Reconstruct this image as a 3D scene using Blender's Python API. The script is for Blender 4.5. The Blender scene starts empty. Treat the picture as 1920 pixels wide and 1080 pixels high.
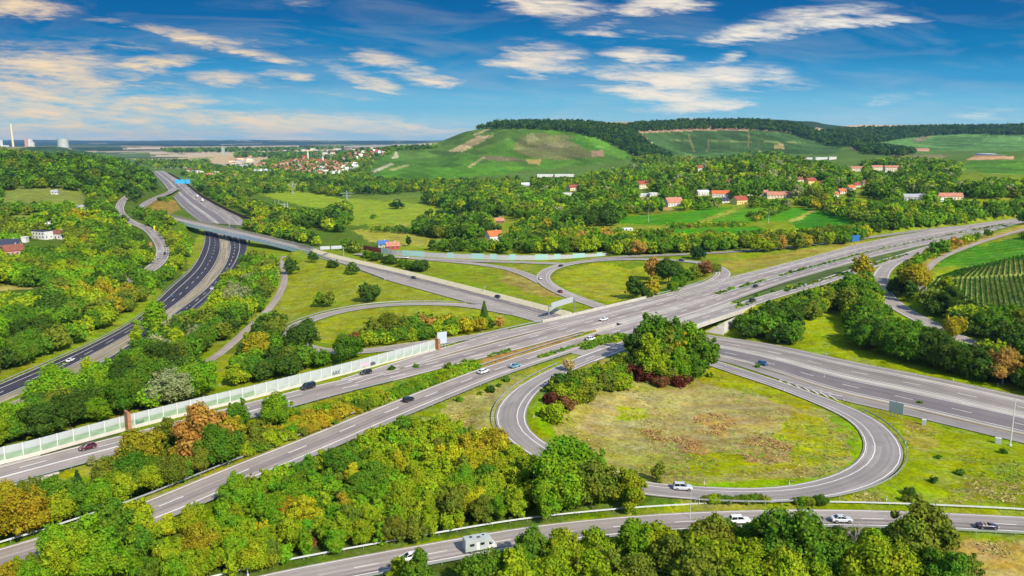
import bpy, math, random
import numpy as np
from mathutils import Vector, Matrix

random.seed(7)
RNG = np.random.default_rng(7)
scene = bpy.context.scene
COL = scene.collection
R = math.radians

# ------------------------------------------------------------------ camera model (used to read the plan off the photograph)
PITCH, FPX, CAMZ = R(10.5), 1500.0, 85.0
CPI, SPI = math.cos(PITCH), math.sin(PITCH)

def ray(u, v):
    u = np.asarray(u, float); v = np.asarray(v, float)
    a = u - 960.0; b = 540.0 - v
    return a, FPX * CPI + b * SPI, -FPX * SPI + b * CPI

def at(u, v, z=0.0):
    dx, dy, dz = ray(u, v)
    t = (np.asarray(z, float) - CAMZ) / dz
    return dx * t, dy * t

def proj(x, y, z):
    zc = y * CPI - (z - CAMZ) * SPI
    yc = y * SPI + (z - CAMZ) * CPI
    zc = np.maximum(zc, 1e-3)
    return 960 + FPX * x / zc, 540 - FPX * yc / zc, zc

# ------------------------------------------------------------------ small numpy helpers
_T = RNG.random((256, 256))
def vn(x, y, s, seed=0):
    x = np.asarray(x, float) / s + seed * 17.3; y = np.asarray(y, float) / s + seed * 31.7
    xi = np.floor(x).astype(int); yi = np.floor(y).astype(int)
    fx = x - xi; fy = y - yi
    fx = fx * fx * (3 - 2 * fx); fy = fy * fy * (3 - 2 * fy)
    g = lambda i, j: _T[i & 255, j & 255]
    return (g(xi, yi) * (1 - fx) + g(xi + 1, yi) * fx) * (1 - fy) + (g(xi, yi + 1) * (1 - fx) + g(xi + 1, yi + 1) * fx) * fy

def fbm(x, y, s, seed=0, o=3):
    r = 0; a = 1; t = 0
    for k in range(o):
        r = r + a * vn(x, y, s / 2 ** k, seed + k); t += a; a *= .55
    return r / t

def sst(a, b, x):
    t = np.clip((x - a) / (b - a), 0, 1)
    return t * t * (3 - 2 * t)

def inpoly(u, v, poly):
    p = np.asarray(poly, float); n = len(p)
    ins = np.zeros(np.shape(u), bool)
    j = n - 1
    for i in range(n):
        xi, yi = p[i]; xj, yj = p[j]
        c = ((yi > v) != (yj > v)) & (u < (xj - xi) * (v - yi) / (yj - yi + 1e-12) + xi)
        ins ^= c
        j = i
    return ins

# ------------------------------------------------------------------ object helpers
def tag(o, label=None, cat=None, group=None, kind=None):
    if label: o['label'] = label
    if cat: o['category'] = cat
    if group: o['group'] = group
    if kind: o['kind'] = kind
    return o

def empty(name, loc, rz=0.0):
    o = bpy.data.objects.new(name, None); COL.objects.link(o)
    o.empty_display_size = .3
    o.location = loc; o.rotation_euler = (0, 0, rz)
    return o

def mk(name, V, F, mats, parent=None, smooth=False, fmat=None, kind=None, loc=None):
    me = bpy.data.meshes.new(name)
    me.from_pydata([tuple(map(float, q)) for q in V], [], [tuple(map(int, f)) for f in F])
    if not isinstance(mats, (list, tuple)): mats = [mats]
    for m in mats: me.materials.append(m)
    if fmat is not None: me.polygons.foreach_set('material_index', fmat)
    if smooth: me.polygons.foreach_set('use_smooth', [True] * len(me.polygons))
    me.update()
    o = bpy.data.objects.new(name, me); COL.objects.link(o)
    if parent: o.parent = parent
    if loc is not None: o.location = loc
    if kind: o['kind'] = kind
    return o

def big(name, V, Q, mat, k=4, face_attr=None, point_col=None, smooth=False):
    """large mesh from arrays; faces all with k corners"""
    me = bpy.data.meshes.new(name)
    V = np.ascontiguousarray(V, np.float32); Q = np.ascontiguousarray(Q, np.int32)
    me.vertices.add(len(V)); me.vertices.foreach_set('co', V.ravel())
    me.loops.add(Q.size); me.loops.foreach_set('vertex_index', Q.ravel())
    me.polygons.add(len(Q))
    me.polygons.foreach_set('loop_start', np.arange(0, Q.size, k, dtype=np.int32))
    try: me.polygons.foreach_set('loop_total', np.full(len(Q), k, np.int32))
    except Exception: pass
    if smooth: me.polygons.foreach_set('use_smooth', np.ones(len(Q), bool))
    if face_attr is not None:
        for nm, arr in face_attr.items():
            if arr.ndim == 1:
                a = me.attributes.new(nm, 'FLOAT', 'FACE'); a.data.foreach_set('value', arr.astype(np.float32))
            else:
                a = me.attributes.new(nm, 'FLOAT_COLOR', 'FACE')
                a.data.foreach_set('color', np.c_[arr, np.ones(len(arr))].astype(np.float32).ravel())
    if point_col is not None:
        a = me.attributes.new('cover', 'FLOAT_COLOR', 'POINT')
        a.data.foreach_set('color', np.c_[point_col, np.ones(len(V))].astype(np.float32).ravel())
    me.materials.append(mat)
    me.update(calc_edges=True)
    return me

def link(name, me, parent=None, loc=None):
    o = bpy.data.objects.new(name, me); COL.objects.link(o)
    if parent: o.parent = parent
    if loc is not None: o.location = loc
    return o

class MB:
    """collects simple solids into one mesh"""
    def __init__(s): s.V = []; s.F = []; s.M = []
    def add(s, V, F, m=0):
        b = len(s.V); s.V += [tuple(q) for q in V]; s.F += [tuple(i + b for i in f) for f in F]; s.M += [m] * len(F)
    def box(s, x0, x1, y0, y1, z0, z1, m=0):
        s.add([(x0,y0,z0),(x1,y0,z0),(x1,y1,z0),(x0,y1,z0),(x0,y0,z1),(x1,y0,z1),(x1,y1,z1),(x0,y1,z1)],
              [(0,3,2,1),(4,5,6,7),(0,1,5,4),(1,2,6,5),(2,3,7,6),(3,0,4,7)], m)
    def prism(s, poly, y0, y1, m=0):       # polygon in x,z extruded along y
        n = len(poly)
        s.add([(p[0], y0, p[1]) for p in poly] + [(p[0], y1, p[1]) for p in poly],
              [tuple(range(n)), tuple(range(2*n-1, n-1, -1))] + [((i+1) % n, i, n+i, n+(i+1) % n) for i in range(n)], m)
    def slab(s, poly, z0, z1, m=0):        # polygon in x,y extruded up
        n = len(poly)
        s.add([(p[0], p[1], z0) for p in poly] + [(p[0], p[1], z1) for p in poly],
              [tuple(range(n-1, -1, -1)), tuple(range(n, 2*n))] + [(i, (i+1) % n, n+(i+1) % n, n+i) for i in range(n)], m)
    def bar(s, a, b, r, m=0, n=6, r2=None):
        a = Vector(a); b = Vector(b); d = (b - a).normalized()
        t = Vector((0,0,1)) if abs(d.z) < .9 else Vector((1,0,0))
        u = d.cross(t).normalized(); w = d.cross(u); r2 = r if r2 is None else r2
        V = []
        for c, rr in ((a, r), (b, r2)):
            for k in range(n):
                q = 2 * math.pi * k / n
                V.append(tuple(c + (u * math.cos(q) + w * math.sin(q)) * rr))
        s.add(V, [(k, (k+1) % n, n+(k+1) % n, n+k) for k in range(n)] + [tuple(range(n-1,-1,-1)), tuple(range(n,2*n))], m)
    def cyl_y(s, cx, cz, y0, y1, r, m=0, n=14): s.bar((cx,y0,cz), (cx,y1,cz), r, m, n)
    def build(s, name, mats, parent=None, kind=None, loc=None, smooth=False):
        return mk(name, s.V, s.F, mats, parent, smooth, s.M, kind, loc)

# ------------------------------------------------------------------ materials
MATS = {}
def nodes_of(name):
    m = bpy.data.materials.new(name); m.use_nodes = True
    nt = m.node_tree; b = nt.nodes['Principled BSDF']
    return m, nt, b

def pmat(name, col, rough=.6, metal=0.0, noise=.12, scale=3.0, spec=.3, coat=0.0):
    if name in MATS: return MATS[name]
    m, nt, b = nodes_of(name)
    N = nt.nodes; L = nt.links
    tc = N.new('ShaderNodeTexCoord'); no = N.new('ShaderNodeTexNoise'); no.inputs['Scale'].default_value = scale
    no.inputs['Detail'].default_value = 4
    L.new(tc.outputs['Object'], no.inputs['Vector'])
    mr = N.new('ShaderNodeMapRange'); mr.inputs[1].default_value = .3; mr.inputs[2].default_value = .7
    mr.inputs[3].default_value = 1 - noise; mr.inputs[4].default_value = 1 + noise
    L.new(no.outputs['Fac'], mr.inputs[0])
    mx = N.new('ShaderNodeVectorMath'); mx.operation = 'SCALE'; mx.inputs[0].default_value = col
    L.new(mr.outputs[0], mx.inputs['Scale']); L.new(mx.outputs[0], b.inputs['Base Color'])
    b.inputs['Roughness'].default_value = rough; b.inputs['Metallic'].default_value = metal
    b.inputs['Specular IOR Level'].default_value = spec
    b.inputs['Coat Weight'].default_value = coat
    MATS[name] = m
    return m

def asphalt(name, col, streak=.12):
    m, nt, b = nodes_of(name); N = nt.nodes; L = nt.links
    uv = N.new('ShaderNodeUVMap'); mp = N.new('ShaderNodeMapping'); mp.inputs['Scale'].default_value = (1.1, .02, 1)
    L.new(uv.outputs[0], mp.inputs[0])
    n1 = N.new('ShaderNodeTexNoise'); n1.inputs['Scale'].default_value = 1.0; n1.inputs['Detail'].default_value = 3
    L.new(mp.outputs[0], n1.inputs['Vector'])
    tc = N.new('ShaderNodeTexCoord'); n2 = N.new('ShaderNodeTexNoise'); n2.inputs['Scale'].default_value = .12; n2.inputs['Detail'].default_value = 6
    L.new(tc.outputs['Object'], n2.inputs['Vector'])
    n3 = N.new('ShaderNodeTexNoise'); n3.inputs['Scale'].default_value = 1.5; n3.inputs['Detail'].default_value = 3
    L.new(tc.outputs['Object'], n3.inputs['Vector'])
    def mr(src, lo, hi):
        k = N.new('ShaderNodeMapRange'); k.inputs[1].default_value = .3; k.inputs[2].default_value = .7
        k.inputs[3].default_value = lo; k.inputs[4].default_value = hi; L.new(src, k.inputs[0]); return k.outputs[0]
    a = N.new('ShaderNodeMath'); a.operation = 'MULTIPLY'
    L.new(mr(n1.outputs['Fac'], 1 - streak, 1 + streak), a.inputs[0]); L.new(mr(n2.outputs['Fac'], .9, 1.1), a.inputs[1])
    a2 = N.new('ShaderNodeMath'); a2.operation = 'MULTIPLY'; L.new(a.outputs[0], a2.inputs[0]); L.new(mr(n3.outputs['Fac'], .94, 1.06), a2.inputs[1])
    wv = N.new('ShaderNodeTexWave'); wv.inputs['Scale'].default_value = .18; wv.inputs['Distortion'].default_value = .6; wv.inputs['Detail'].default_value = 2; wv.inputs['Detail Scale'].default_value = .3
    L.new(uv.outputs[0], wv.inputs['Vector'])
    mp2 = N.new('ShaderNodeMapping'); mp2.inputs['Scale'].default_value = (.27, .022, 1); L.new(uv.outputs[0], mp2.inputs[0])
    vo = N.new('ShaderNodeTexVoronoi'); vo.distance = 'CHEBYCHEV'; vo.inputs['Scale'].default_value = 1.0; vo.inputs['Randomness'].default_value = .8; L.new(mp2.outputs[0], vo.inputs['Vector'])
    sp3 = N.new('ShaderNodeSeparateXYZ'); L.new(vo.outputs['Color'], sp3.inputs[0])
    pt = N.new('ShaderNodeMapRange'); pt.inputs[1].default_value = .0; pt.inputs[2].default_value = 1.0; pt.inputs[3].default_value = 1 - streak * .9; pt.inputs[4].default_value = 1 + streak * .6; L.new(sp3.outputs[0], pt.inputs[0])
    a3 = N.new('ShaderNodeMath'); a3.operation = 'MULTIPLY'; L.new(a2.outputs[0], a3.inputs[0]); L.new(pt.outputs[0], a3.inputs[1])
    wm = N.new('ShaderNodeMapRange'); wm.inputs[3].default_value = 1 - streak * .8; wm.inputs[4].default_value = 1 + streak * .3; L.new(wv.outputs['Fac'], wm.inputs[0])
    a4 = N.new('ShaderNodeMath'); a4.operation = 'MULTIPLY'; L.new(a3.outputs[0], a4.inputs[0]); L.new(wm.outputs[0], a4.inputs[1])
    s = N.new('ShaderNodeVectorMath'); s.operation = 'SCALE'; s.inputs[0].default_value = col
    L.new(a4.outputs[0], s.inputs['Scale']); L.new(s.outputs[0], b.inputs['Base Color'])
    b.inputs['Roughness'].default_value = .85; b.inputs['Specular IOR Level'].default_value = .2
    MATS[name] = m
    return m

def leafmat(name, per_face):
    m = bpy.data.materials.new(name); m.use_nodes = True; nt = m.node_tree; N = nt.nodes; L = nt.links
    for n in list(N): N.remove(n)
    out = N.new('ShaderNodeOutputMaterial')
    if per_face:
        c = N.new('ShaderNodeAttribute'); c.attribute_name = 'col'; cs = c.outputs['Color']
    else:
        c = N.new('ShaderNodeObjectInfo'); cs = c.outputs['Color']
    t = N.new('ShaderNodeAttribute'); t.attribute_name = 'tint'
    sc = N.new('ShaderNodeVectorMath'); sc.operation = 'SCALE'
    L.new(cs, sc.inputs[0]); L.new(t.outputs['Fac'], sc.inputs['Scale'])
    hs = N.new('ShaderNodeHueSaturation')
    tc = N.new('ShaderNodeNewGeometry'); no = N.new('ShaderNodeTexNoise'); no.inputs['Scale'].default_value = .34; no.inputs['Detail'].default_value = 4
    L.new(tc.outputs['Position'], no.inputs['Vector'])
    mr = N.new('ShaderNodeMapRange'); mr.inputs[1].default_value = .3; mr.inputs[2].default_value = .7
    mr.inputs[3].default_value = .475; mr.inputs[4].default_value = .53; L.new(no.outputs['Fac'], mr.inputs[0])
    L.new(mr.outputs[0], hs.inputs['Hue']); L.new(sc.outputs[0], hs.inputs['Color'])
    d = N.new('ShaderNodeBsdfDiffuse'); tr = N.new('ShaderNodeBsdfTranslucent'); mx = N.new('ShaderNodeMixShader')
    mx.inputs[0].default_value = .27
    L.new(hs.outputs[0], d.inputs[0]); L.new(hs.outputs[0], tr.inputs[0])
    L.new(d.outputs[0], mx.inputs[1]); L.new(tr.outputs[0], mx.inputs[2]); L.new(mx.outputs[0], out.inputs[0])
    MATS[name] = m
    return m

def groundmat():
    m, nt, b = nodes_of('ground'); N = nt.nodes; L = nt.links
    at_ = N.new('ShaderNodeAttribute'); at_.attribute_name = 'cover'
    g = N.new('ShaderNodeNewGeometry')
    def noise(sc, det, rough=.6, stretch=None):
        n = N.new('ShaderNodeTexNoise'); n.inputs['Scale'].default_value = sc; n.inputs['Detail'].default_value = det
        n.inputs['Roughness'].default_value = rough
        if stretch:
            mp = N.new('ShaderNodeMapping'); mp.inputs['Scale'].default_value = stretch; mp.inputs['Rotation'].default_value = (0, 0, .5)
            L.new(g.outputs['Position'], mp.inputs[0]); L.new(mp.outputs[0], n.inputs['Vector'])
        else: L.new(g.outputs['Position'], n.inputs['Vector'])
        return n.outputs['Fac']
    def mr(src, a, b_, lo, hi):
        k = N.new('ShaderNodeMapRange'); k.inputs[1].default_value = a; k.inputs[2].default_value = b_
        k.inputs[3].default_value = lo; k.inputs[4].default_value = hi; L.new(src, k.inputs[0]); return k.outputs[0]
    def mul(a, c):
        k = N.new('ShaderNodeMath'); k.operation = 'MULTIPLY'; L.new(a, k.inputs[0]); L.new(c, k.inputs[1]); return k.outputs[0]
    f = mul(mul(mr(noise(.8, 6, .78), .32, .68, .55, 1.45), mr(noise(.16, 5, .68), .3, .7, .66, 1.32)), mr(noise(.035, 3), .3, .7, .86, 1.14))
    s = N.new('ShaderNodeVectorMath'); s.operation = 'SCALE'; L.new(at_.outputs['Color'], s.inputs[0]); L.new(f, s.inputs['Scale'])
    hs = N.new('ShaderNodeHueSaturation'); L.new(s.outputs[0], hs.inputs['Color'])
    L.new(mr(noise(.07, 5, .7), .3, .7, .465, .53), hs.inputs['Hue'])
    L.new(mr(noise(.11, 4, .6, (1, 2.4, 1)), .35, .7, 1.2, .9), hs.inputs['Saturation'])
    L.new(hs.outputs[0], b.inputs['Base Color'])
    b.inputs['Roughness'].default_value = .95; b.inputs['Specular IOR Level'].default_value = .05
    bp = N.new('ShaderNodeBump'); bp.inputs['Strength'].default_value = .5; bp.inputs['Distance'].default_value = .5
    L.new(noise(1.2, 4, .7), bp.inputs['Height']); L.new(bp.outputs[0], b.inputs['Normal'])
    MATS['ground'] = m
    return m

# ------------------------------------------------------------------ terrain: valley, hills and far plain
FAR = [(5000,-6),(9000,-8),(15000,15),(18500,62),(19500,70),(24000,40),(90000,20)]
COLS = [
 (-400, [(0,0),(250,-6),(400,-7),(600,3),(800,13),(1000,31),(1300,58),(1600,45),(2200,15),(3000,60),(3500,45)]),
 (0,   [(0,0),(250,-6),(400,-7),(600,3),(800,13),(1000,31),(1300,58),(1600,45),(2200,15),(3000,60),(3500,45)]),
 (110, [(0,0),(250,-6),(450,-7),(600,0),(800,11),(1000,29),(1300,52),(1600,35),(2200,18),(3000,60),(3500,35)]),
 (200, [(0,0),(250,-6),(450,-7),(650,-3),(800,6),(1000,22),(1300,44),(1600,24),(2200,10),(3000,32),(3500,10)]),
 (280, [(0,0),(400,-7),(800,-4),(1000,8),(1300,22),(1600,8),(2200,0),(3000,2)]),
 (340, [(0,0),(400,-7),(800,-6),(1100,-6),(1500,-4),(2300,-2),(3000,-8)]),
 (440, [(0,0),(400,-7),(800,-6),(1500,-6),(2300,-8),(3000,-8)]),
 (600, [(0,0),(450,-2),(800,-4),(1200,-5),(2000,-9),(2500,-12),(2800,-2),(3200,6),(4000,-2)]),
 (690, [(0,0),(500,0),(900,-4),(1500,-6),(2200,-5),(2600,20),(3000,48),(3600,30)]),
 (820, [(0,0),(500,0),(900,-4),(1500,-5),(1900,-5),(2400,26),(2900,80),(3500,60)]),
 (880, [(0,0),(500,0),(900,-3),(1500,-5),(1850,-5),(2300,46),(2800,117),(3400,110)]),
 (950, [(0,0),(500,0),(900,-2),(1500,-4),(1800,-4),(2200,48),(2600,127),(3000,150),(3600,140)]),
 (1100,[(0,0),(500,0),(800,2),(1000,5),(1300,10),(1600,5),(1750,3),(2200,52),(2600,122),(3000,150),(3600,140)]),
 (1180,[(0,0),(500,0),(800,4),(1000,8),(1300,14),(1600,8),(1800,10),(2200,42),(2600,100),(3000,152),(3600,150)]),
 (1300,[(0,0),(500,1),(700,4),(800,8),(1000,14),(1200,20),(1400,30),(1600,25),(2000,22),(2500,48),(3000,127),(3300,170),(3800,165)]),
 (1430,[(0,0),(500,2),(700,5),(800,10),(1000,18),(1200,28),(1400,47),(1600,38),(2000,25),(2500,50),(3000,124),(3300,170),(3800,165)]),
 (1520,[(0,0),(500,3),(700,6),(800,12),(1000,20),(1200,28),(1400,38),(1600,34),(2000,30),(2600,60),(3100,122),(3400,162),(3900,160)]),
 (1600,[(0,0),(400,2),(600,7),(800,15),(1000,22),(1200,28),(1500,30),(2000,38),(2600,62),(3000,84),(3600,132),(4200,160),(4600,150)]),
 (1750,[(0,0),(330,0),(420,6),(600,12),(800,20),(1000,26),(1300,36),(1600,42),(2000,42),(2600,46),(3200,72),(3400,82),(3800,136),(4300,165)]),
 (1920,[(0,0),(300,0),(400,6),(500,13),(600,20),(700,22),(1000,29),(1300,41),(1500,55),(1800,60),(2500,57),(3000,74),(3300,112),(3800,150),(4300,160)]),
 (2300,[(0,0),(300,2),(400,9),(500,16),(600,24),(700,26),(1000,33),(1300,45),(1500,58),(1800,62),(2500,60),(3000,80),(3300,118),(3800,150),(4300,160)]),
]
_LD = np.linspace(math.log(20), math.log(90000), 900)
_TAB = []
for u, pr in COLS:
    pr = pr + FAR
    d = [p[0] for p in pr]; z = [p[1] for p in pr]
    zz = np.interp(np.exp(_LD), d, z)
    k = np.exp(-np.linspace(-2, 2, 9) ** 2); k /= k.sum()
    _TAB.append(np.convolve(np.pad(zz, 4, mode='edge'), k, 'valid'))
_TAB = np.array(_TAB); _TC = np.array([(u - 960) / 1525.0 for u, _ in COLS])

def base(x, y):
    x = np.asarray(x, float); y = np.asarray(y, float)
    yy = np.maximum(y, 21.0)
    t = np.clip(x / yy, _TC[0], _TC[-1] - 1e-6)
    i = np.clip(np.searchsorted(_TC, t, side='right') - 1, 0, len(_TC) - 2)
    f = (t - _TC[i]) / (_TC[i + 1] - _TC[i]); f = f * .5 + .5 * f * f * (3 - 2 * f)
    q = (np.log(yy) - _LD[0]) / (_LD[1] - _LD[0]); q = np.clip(q, 0, len(_LD) - 1.001)
    j = q.astype(int); g = q - j
    z = (_TAB[i, j] * (1 - f) + _TAB[i + 1, j] * f) * (1 - g) + (_TAB[i, j + 1] * (1 - f) + _TAB[i + 1, j + 1] * f) * g
    amp = np.clip(y / 900, .4, 3)
    return z + (fbm(x, y, 70, 3) - .5) * 1.4 * amp + np.where(y > 3300, (fbm(x, y, 1500, 5, 2) - .47) * np.clip((y - 3300) / 40, 0, 85) * np.clip((17000 - y) / 5000, 0, 1) + (fbm(x, y, 2600, 9, 3) - .5) * np.clip((y - 9000) / 60, 0, 70), 0)

# ------------------------------------------------------------------ roads: centre lines read off the photograph as (u, v[, width])
def catmull(P, step_f):
    P = np.asarray(P, float); out = []
    n = len(P)
    for i in range(n - 1):
        p0 = P[max(i - 1, 0)]; p1 = P[i]; p2 = P[i + 1]; p3 = P[min(i + 2, n - 1)]
        if i == 0: p0 = 2 * p1 - p2
        if i == n - 2: p3 = 2 * p2 - p1
        L = math.hypot(*(p2 - p1)[:2]); m = max(1, int(L / step_f(p1)))
        # centripetal-ish parametrisation through chord lengths
        d1 = max(math.hypot(*(p1 - p0)[:2]) ** .5, 1e-3); d2 = max(L ** .5, 1e-3); d3 = max(math.hypot(*(p3 - p2)[:2]) ** .5, 1e-3)
        m1 = (p2 - p1) + d2 * ((p1 - p0) / d1 - (p2 - p0) / (d1 + d2))
        m2 = (p2 - p1) + d2 * ((p3 - p2) / d3 - (p3 - p1) / (d2 + d3))
        for k in range(m):
            s = k / m
            out.append((2*s**3-3*s**2+1)*p1 + (s**3-2*s**2+s)*m1 + (-2*s**3+3*s**2)*p2 + (s**3-s**2)*m2)
    out.append(P[-1])
    return np.array(out)

ROADS = {}
def road(name, pts, width, z, bridge=None):
    """pts (u,v) or (u,v,w); z a number or list of (index, z)"""
    n = len(pts)
    if isinstance(z, (list, tuple)): zz = np.interp(range(n), [a for a, _ in z], [b for _, b in z])
    else: zz = np.full(n, float(z))
    P = []
    for k, p in enumerate(pts):
        x, y = at(p[0], p[1], zz[k]); P.append((float(x), float(y), zz[k], (p[2] if len(p) > 2 else width) / 2))
    C = catmull(P, lambda p: max(3.0, p[1] * .012))
    # even out pixel-reading jitter
    for _ in range(3):
        C[1:-1, :] = .25 * C[:-2] + .5 * C[1:-1] + .25 * C[2:]
    finish_road(name, C, bridge)

def road2(name, Lp, Rp, z, bridge=None, stamp=True):
    """strip between two traced edges"""
    def w(pp):
        P = []
        for p in pp:
            zz = p[2] if len(p) > 2 else z
            x, y = at(p[0], p[1], zz); P.append((float(x), float(y), zz))
        P = np.array(P)
        s = np.r_[0, np.cumsum(np.hypot(*np.diff(P[:, :2], axis=0).T))]
        C = catmull(P, lambda p: 6.0)
        s = np.r_[0, np.cumsum(np.hypot(*np.diff(C[:, :2], axis=0).T))]
        q = np.linspace(0, s[-1], 240)
        return np.c_[np.interp(q, s, C[:, 0]), np.interp(q, s, C[:, 1]), np.interp(q, s, C[:, 2])]
    A = w(Lp); B = w(Rp)
    C = np.c_[(A + B) / 2, np.hypot(*(A - B)[:, :2].T) / 2]
    finish_road(name, C, bridge, (A, B), stamp)

def finish_road(name, C, bridge, edges=None, stamp=True):
    t = np.gradient(C[:, :2], axis=0); t /= np.maximum(np.hypot(*t.T), 1e-6)[:, None]
    nrm = np.c_[-t[:, 1], t[:, 0]]              # to the left of travel
    u, v, _ = proj(C[:, 0], C[:, 1], C[:, 2])
    br = np.zeros(len(C), bool)
    if bridge: br = (u > bridge[0]) & (u < bridge[1])
    s = np.r_[0, np.cumsum(np.hypot(*np.diff(C[:, :2], axis=0).T))]
    if edges is None:
        A = np.c_[C[:, :2] + nrm * C[:, 3:4], C[:, 2]]; B = np.c_[C[:, :2] - nrm * C[:, 3:4], C[:, 2]]
    else: A, B = edges
    ROADS[name] = dict(C=C, t=t, n=nrm, br=br, s=s, A=A, B=B, stamp=stamp, u=u, v=v)

ZA = 7.0
road('far_side_collector', [(652,715),(735,689),(817,663),(890,643,8.5),(960,624,10),(1070,599,9),(1180,572),(1280,547),(1360,526),(1440,506),(1540,480),(1640,455,12),(1760,433,14),(1900,413,14),(2000,402,14)], 8, ZA, (1035,1240))
road('west_carriageway', [(-320,978),(0,893),(120,861),(240,829.5),(360,798),(480,766),(652,721.5,13),(735,704,11),(817,683,11),(960,646),(1130,600.5),(1280,562),(1440,517.5),(1540,491),(1640,465),(1760,441),(1900,417),(2000,404)], 13.5, [(0,6),(5,ZA),(17,ZA)], (-420,96))
ROADS['west_carriageway']['br'] |= (ROADS['west_carriageway']['u'] > 1080) & (ROADS['west_carriageway']['u'] < 1290)
road('east_carriageway', [(-300,1160),(0,1052),(75,1031),(180,995),(282,960),(397,912),(500,869),(587,834),(697,787),(766,759),(907,703),(960,684.5),(1108,637),(1200,609),(1297,580),(1440,531),(1540,502),(1640,475.5),(1760,449),(1900,421),(2000,407)], 12, [(0,5),(4,ZA),(20,ZA)], (1130,1345))
road('near_side_collector', [(1098,674),(1152,654),(1220,630),(1285,607),(1412,566),(1465,550),(1530,532),(1590,512),(1690,481),(1765,457.5),(1830,441),(1890,427)], 8.5, ZA, (1200,1392))
road('loop_ramp', [(1152,654),(1065,688),(1000,722),(966,755,9),(956,785,9),(968,812,8.5),(1003,838,8),(1080,882),(1180,912),(1300,924),(1440,928),(1530,919,8.5),(1600,900,9.5),(1643,874,10),(1657,845,10),(1646,815,9.5),(1618,788,9),(1580,768,8.5),(1530,748),(1460,721.5),(1400,702),(1340,682),(1250,652)], 7.5,
     [(0,ZA),(2,6.8),(6,5),(9,3.2),(13,1.6),(17,.3),(19,0),(22,0)])
road('southern_slip_road', [(380,1126),(430,1112),(517,1092),(700,1056),(870,1025),(960,1009),(1055,996),(1255,978),(1440,971),(1540,970),(1695,973),(1915,983),(2060,992)], 8, 2.0)
road('western_ramp', [(965,588),(867,571.5),(805,569.5),(730,571),(655,580),(592,596),(555,611),(541,626),(555,644),(600,657),(660,660),(720,655),(767,647),(830,640),(900,630),(960,619)], 7.5, [(0,0),(4,0),(8,2.5),(11,5.5),(13,ZA),(15,ZA)])
road('eastern_loop', [(1140,580),(1100,566),(1060,551),(1025,532),(1017,518),(1030,505),(1062,495),(1110,488.5),(1185,485.5),(1260,488),(1312,492),(1345,501),(1357,513),(1338,528.5),(1285,545)], 9, [(0,0),(4,.5),(8,3.5),(11,6.4),(13,ZA),(14,ZA)])
road('wall_road', [(668,476),(700,479),(800,485),(880,489),(960,491),(1062,495)], 9, [(0,1),(4,.8),(5,1)])
road('wall_branch', [(780,484.5),(792,486),(880,493),(950,503),(990,516),(1017,530)], 8, [(0,.9),(5,.3)])
road('northern_slip_road', [(1110,487),(1150,482),(1200,480),(1292,476.5),(1400,470),(1500,461),(1560,453),(1640,443.5),(1720,433),(1800,424)], 7.5, [(0,2.5),(3,4),(5,ZA),(9,ZA)])
road('eastern_ramp', [(1765,457.5),(1690,484),(1660,504),(1650,526),(1657,550),(1677,570),(1705,588),(1755,613),(1790,630),(1820,643),(1880,672),(1960,716)], 9, [(0,ZA),(1,ZA),(4,5.5),(8,2.5),(11,0)])
road('field_track', [(1990,408),(1920,430),(1830,457),(1762,485),(1734,512),(1729,540),(1740,560)], 4.2, [(0,18),(1,17),(3,12),(6,9)])
road('footpath', [(533,480),(530,497),(534,520),(527,545),(512,570),(500,584),(470,612),(440,640),(415,661),(390,678),(350,700)], 4.2, [(0,-5),(3,-3),(10,-3)])
road('hillside_road', [(262,352),(245,364),(231,375),(224,391),(226,400),(248,417),(275,428),(297,450),(306,470),(300,488),(285,503),(262,516),(235,532)], 10, [(0,9),(4,2),(6,0),(12,-4)])
road('hillside_ramp', [(330,353),(315,362),(298,369),(279,378),(268,388),(272,402),(287,405)], 12, [(0,0),(6,0)])
road2('main_platform', [(250,390),(290,397.5),(346,411.5),(480,441),(580,466),(640,483),(775,514),(960,561),(1060,588),(1180,606),(1300,624),(1440,644),(1600,678),(1760,709),(1915,742),(2050,772)],
      [(262,398),(300,405.5),(346,418),(480,447.5),(575,472),(640,493),(720,523),(775,539),(880,568),(960,591),(1050,616),(1180,650),(1340,674),(1440,704),(1562,746),(1690,776),(1915,830),(2050,862)], 0.0, (338,588))
road2('valley_carriageway', [(-300,850),(0,720),(67,691),(160,650),(252,600),(322,537),(360,502),(382,457),(383,435),(376,417)],
      [(-300,876),(0,745),(90,707),(160,672),(287,600),(350,555),(390,515),(410,482),(414,457),(408,437),(395,421)], -8.0)
road2('opposite_valley_carriageway', [(-300,918),(0,776),(90,731),(170,690),(250,640),(340,577),(390,537),(422,495),(430,460),(420,438),(409,423)],
      [(-300,944),(0,795),(100,743),(190,700),(280,640),(372,577),(425,522),(449,495),(462,462),(456,440),(441,425)], -8.0)
road2('valley_platform', [(376,417,-8),(346,393,-7),(325,370,-5),(306,344,-2),(290,326.5,0),(284,321,1)],
      [(468,424,-8),(445,404,-7),(419,391,-6.4),(375,366,-5),(346,342.5,-2),(316,325,0),(306,320,1)], -8.0)
DEN=True; EXPO=0.6; SKYGAIN=.70; HAZE=3.2e-5
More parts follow.
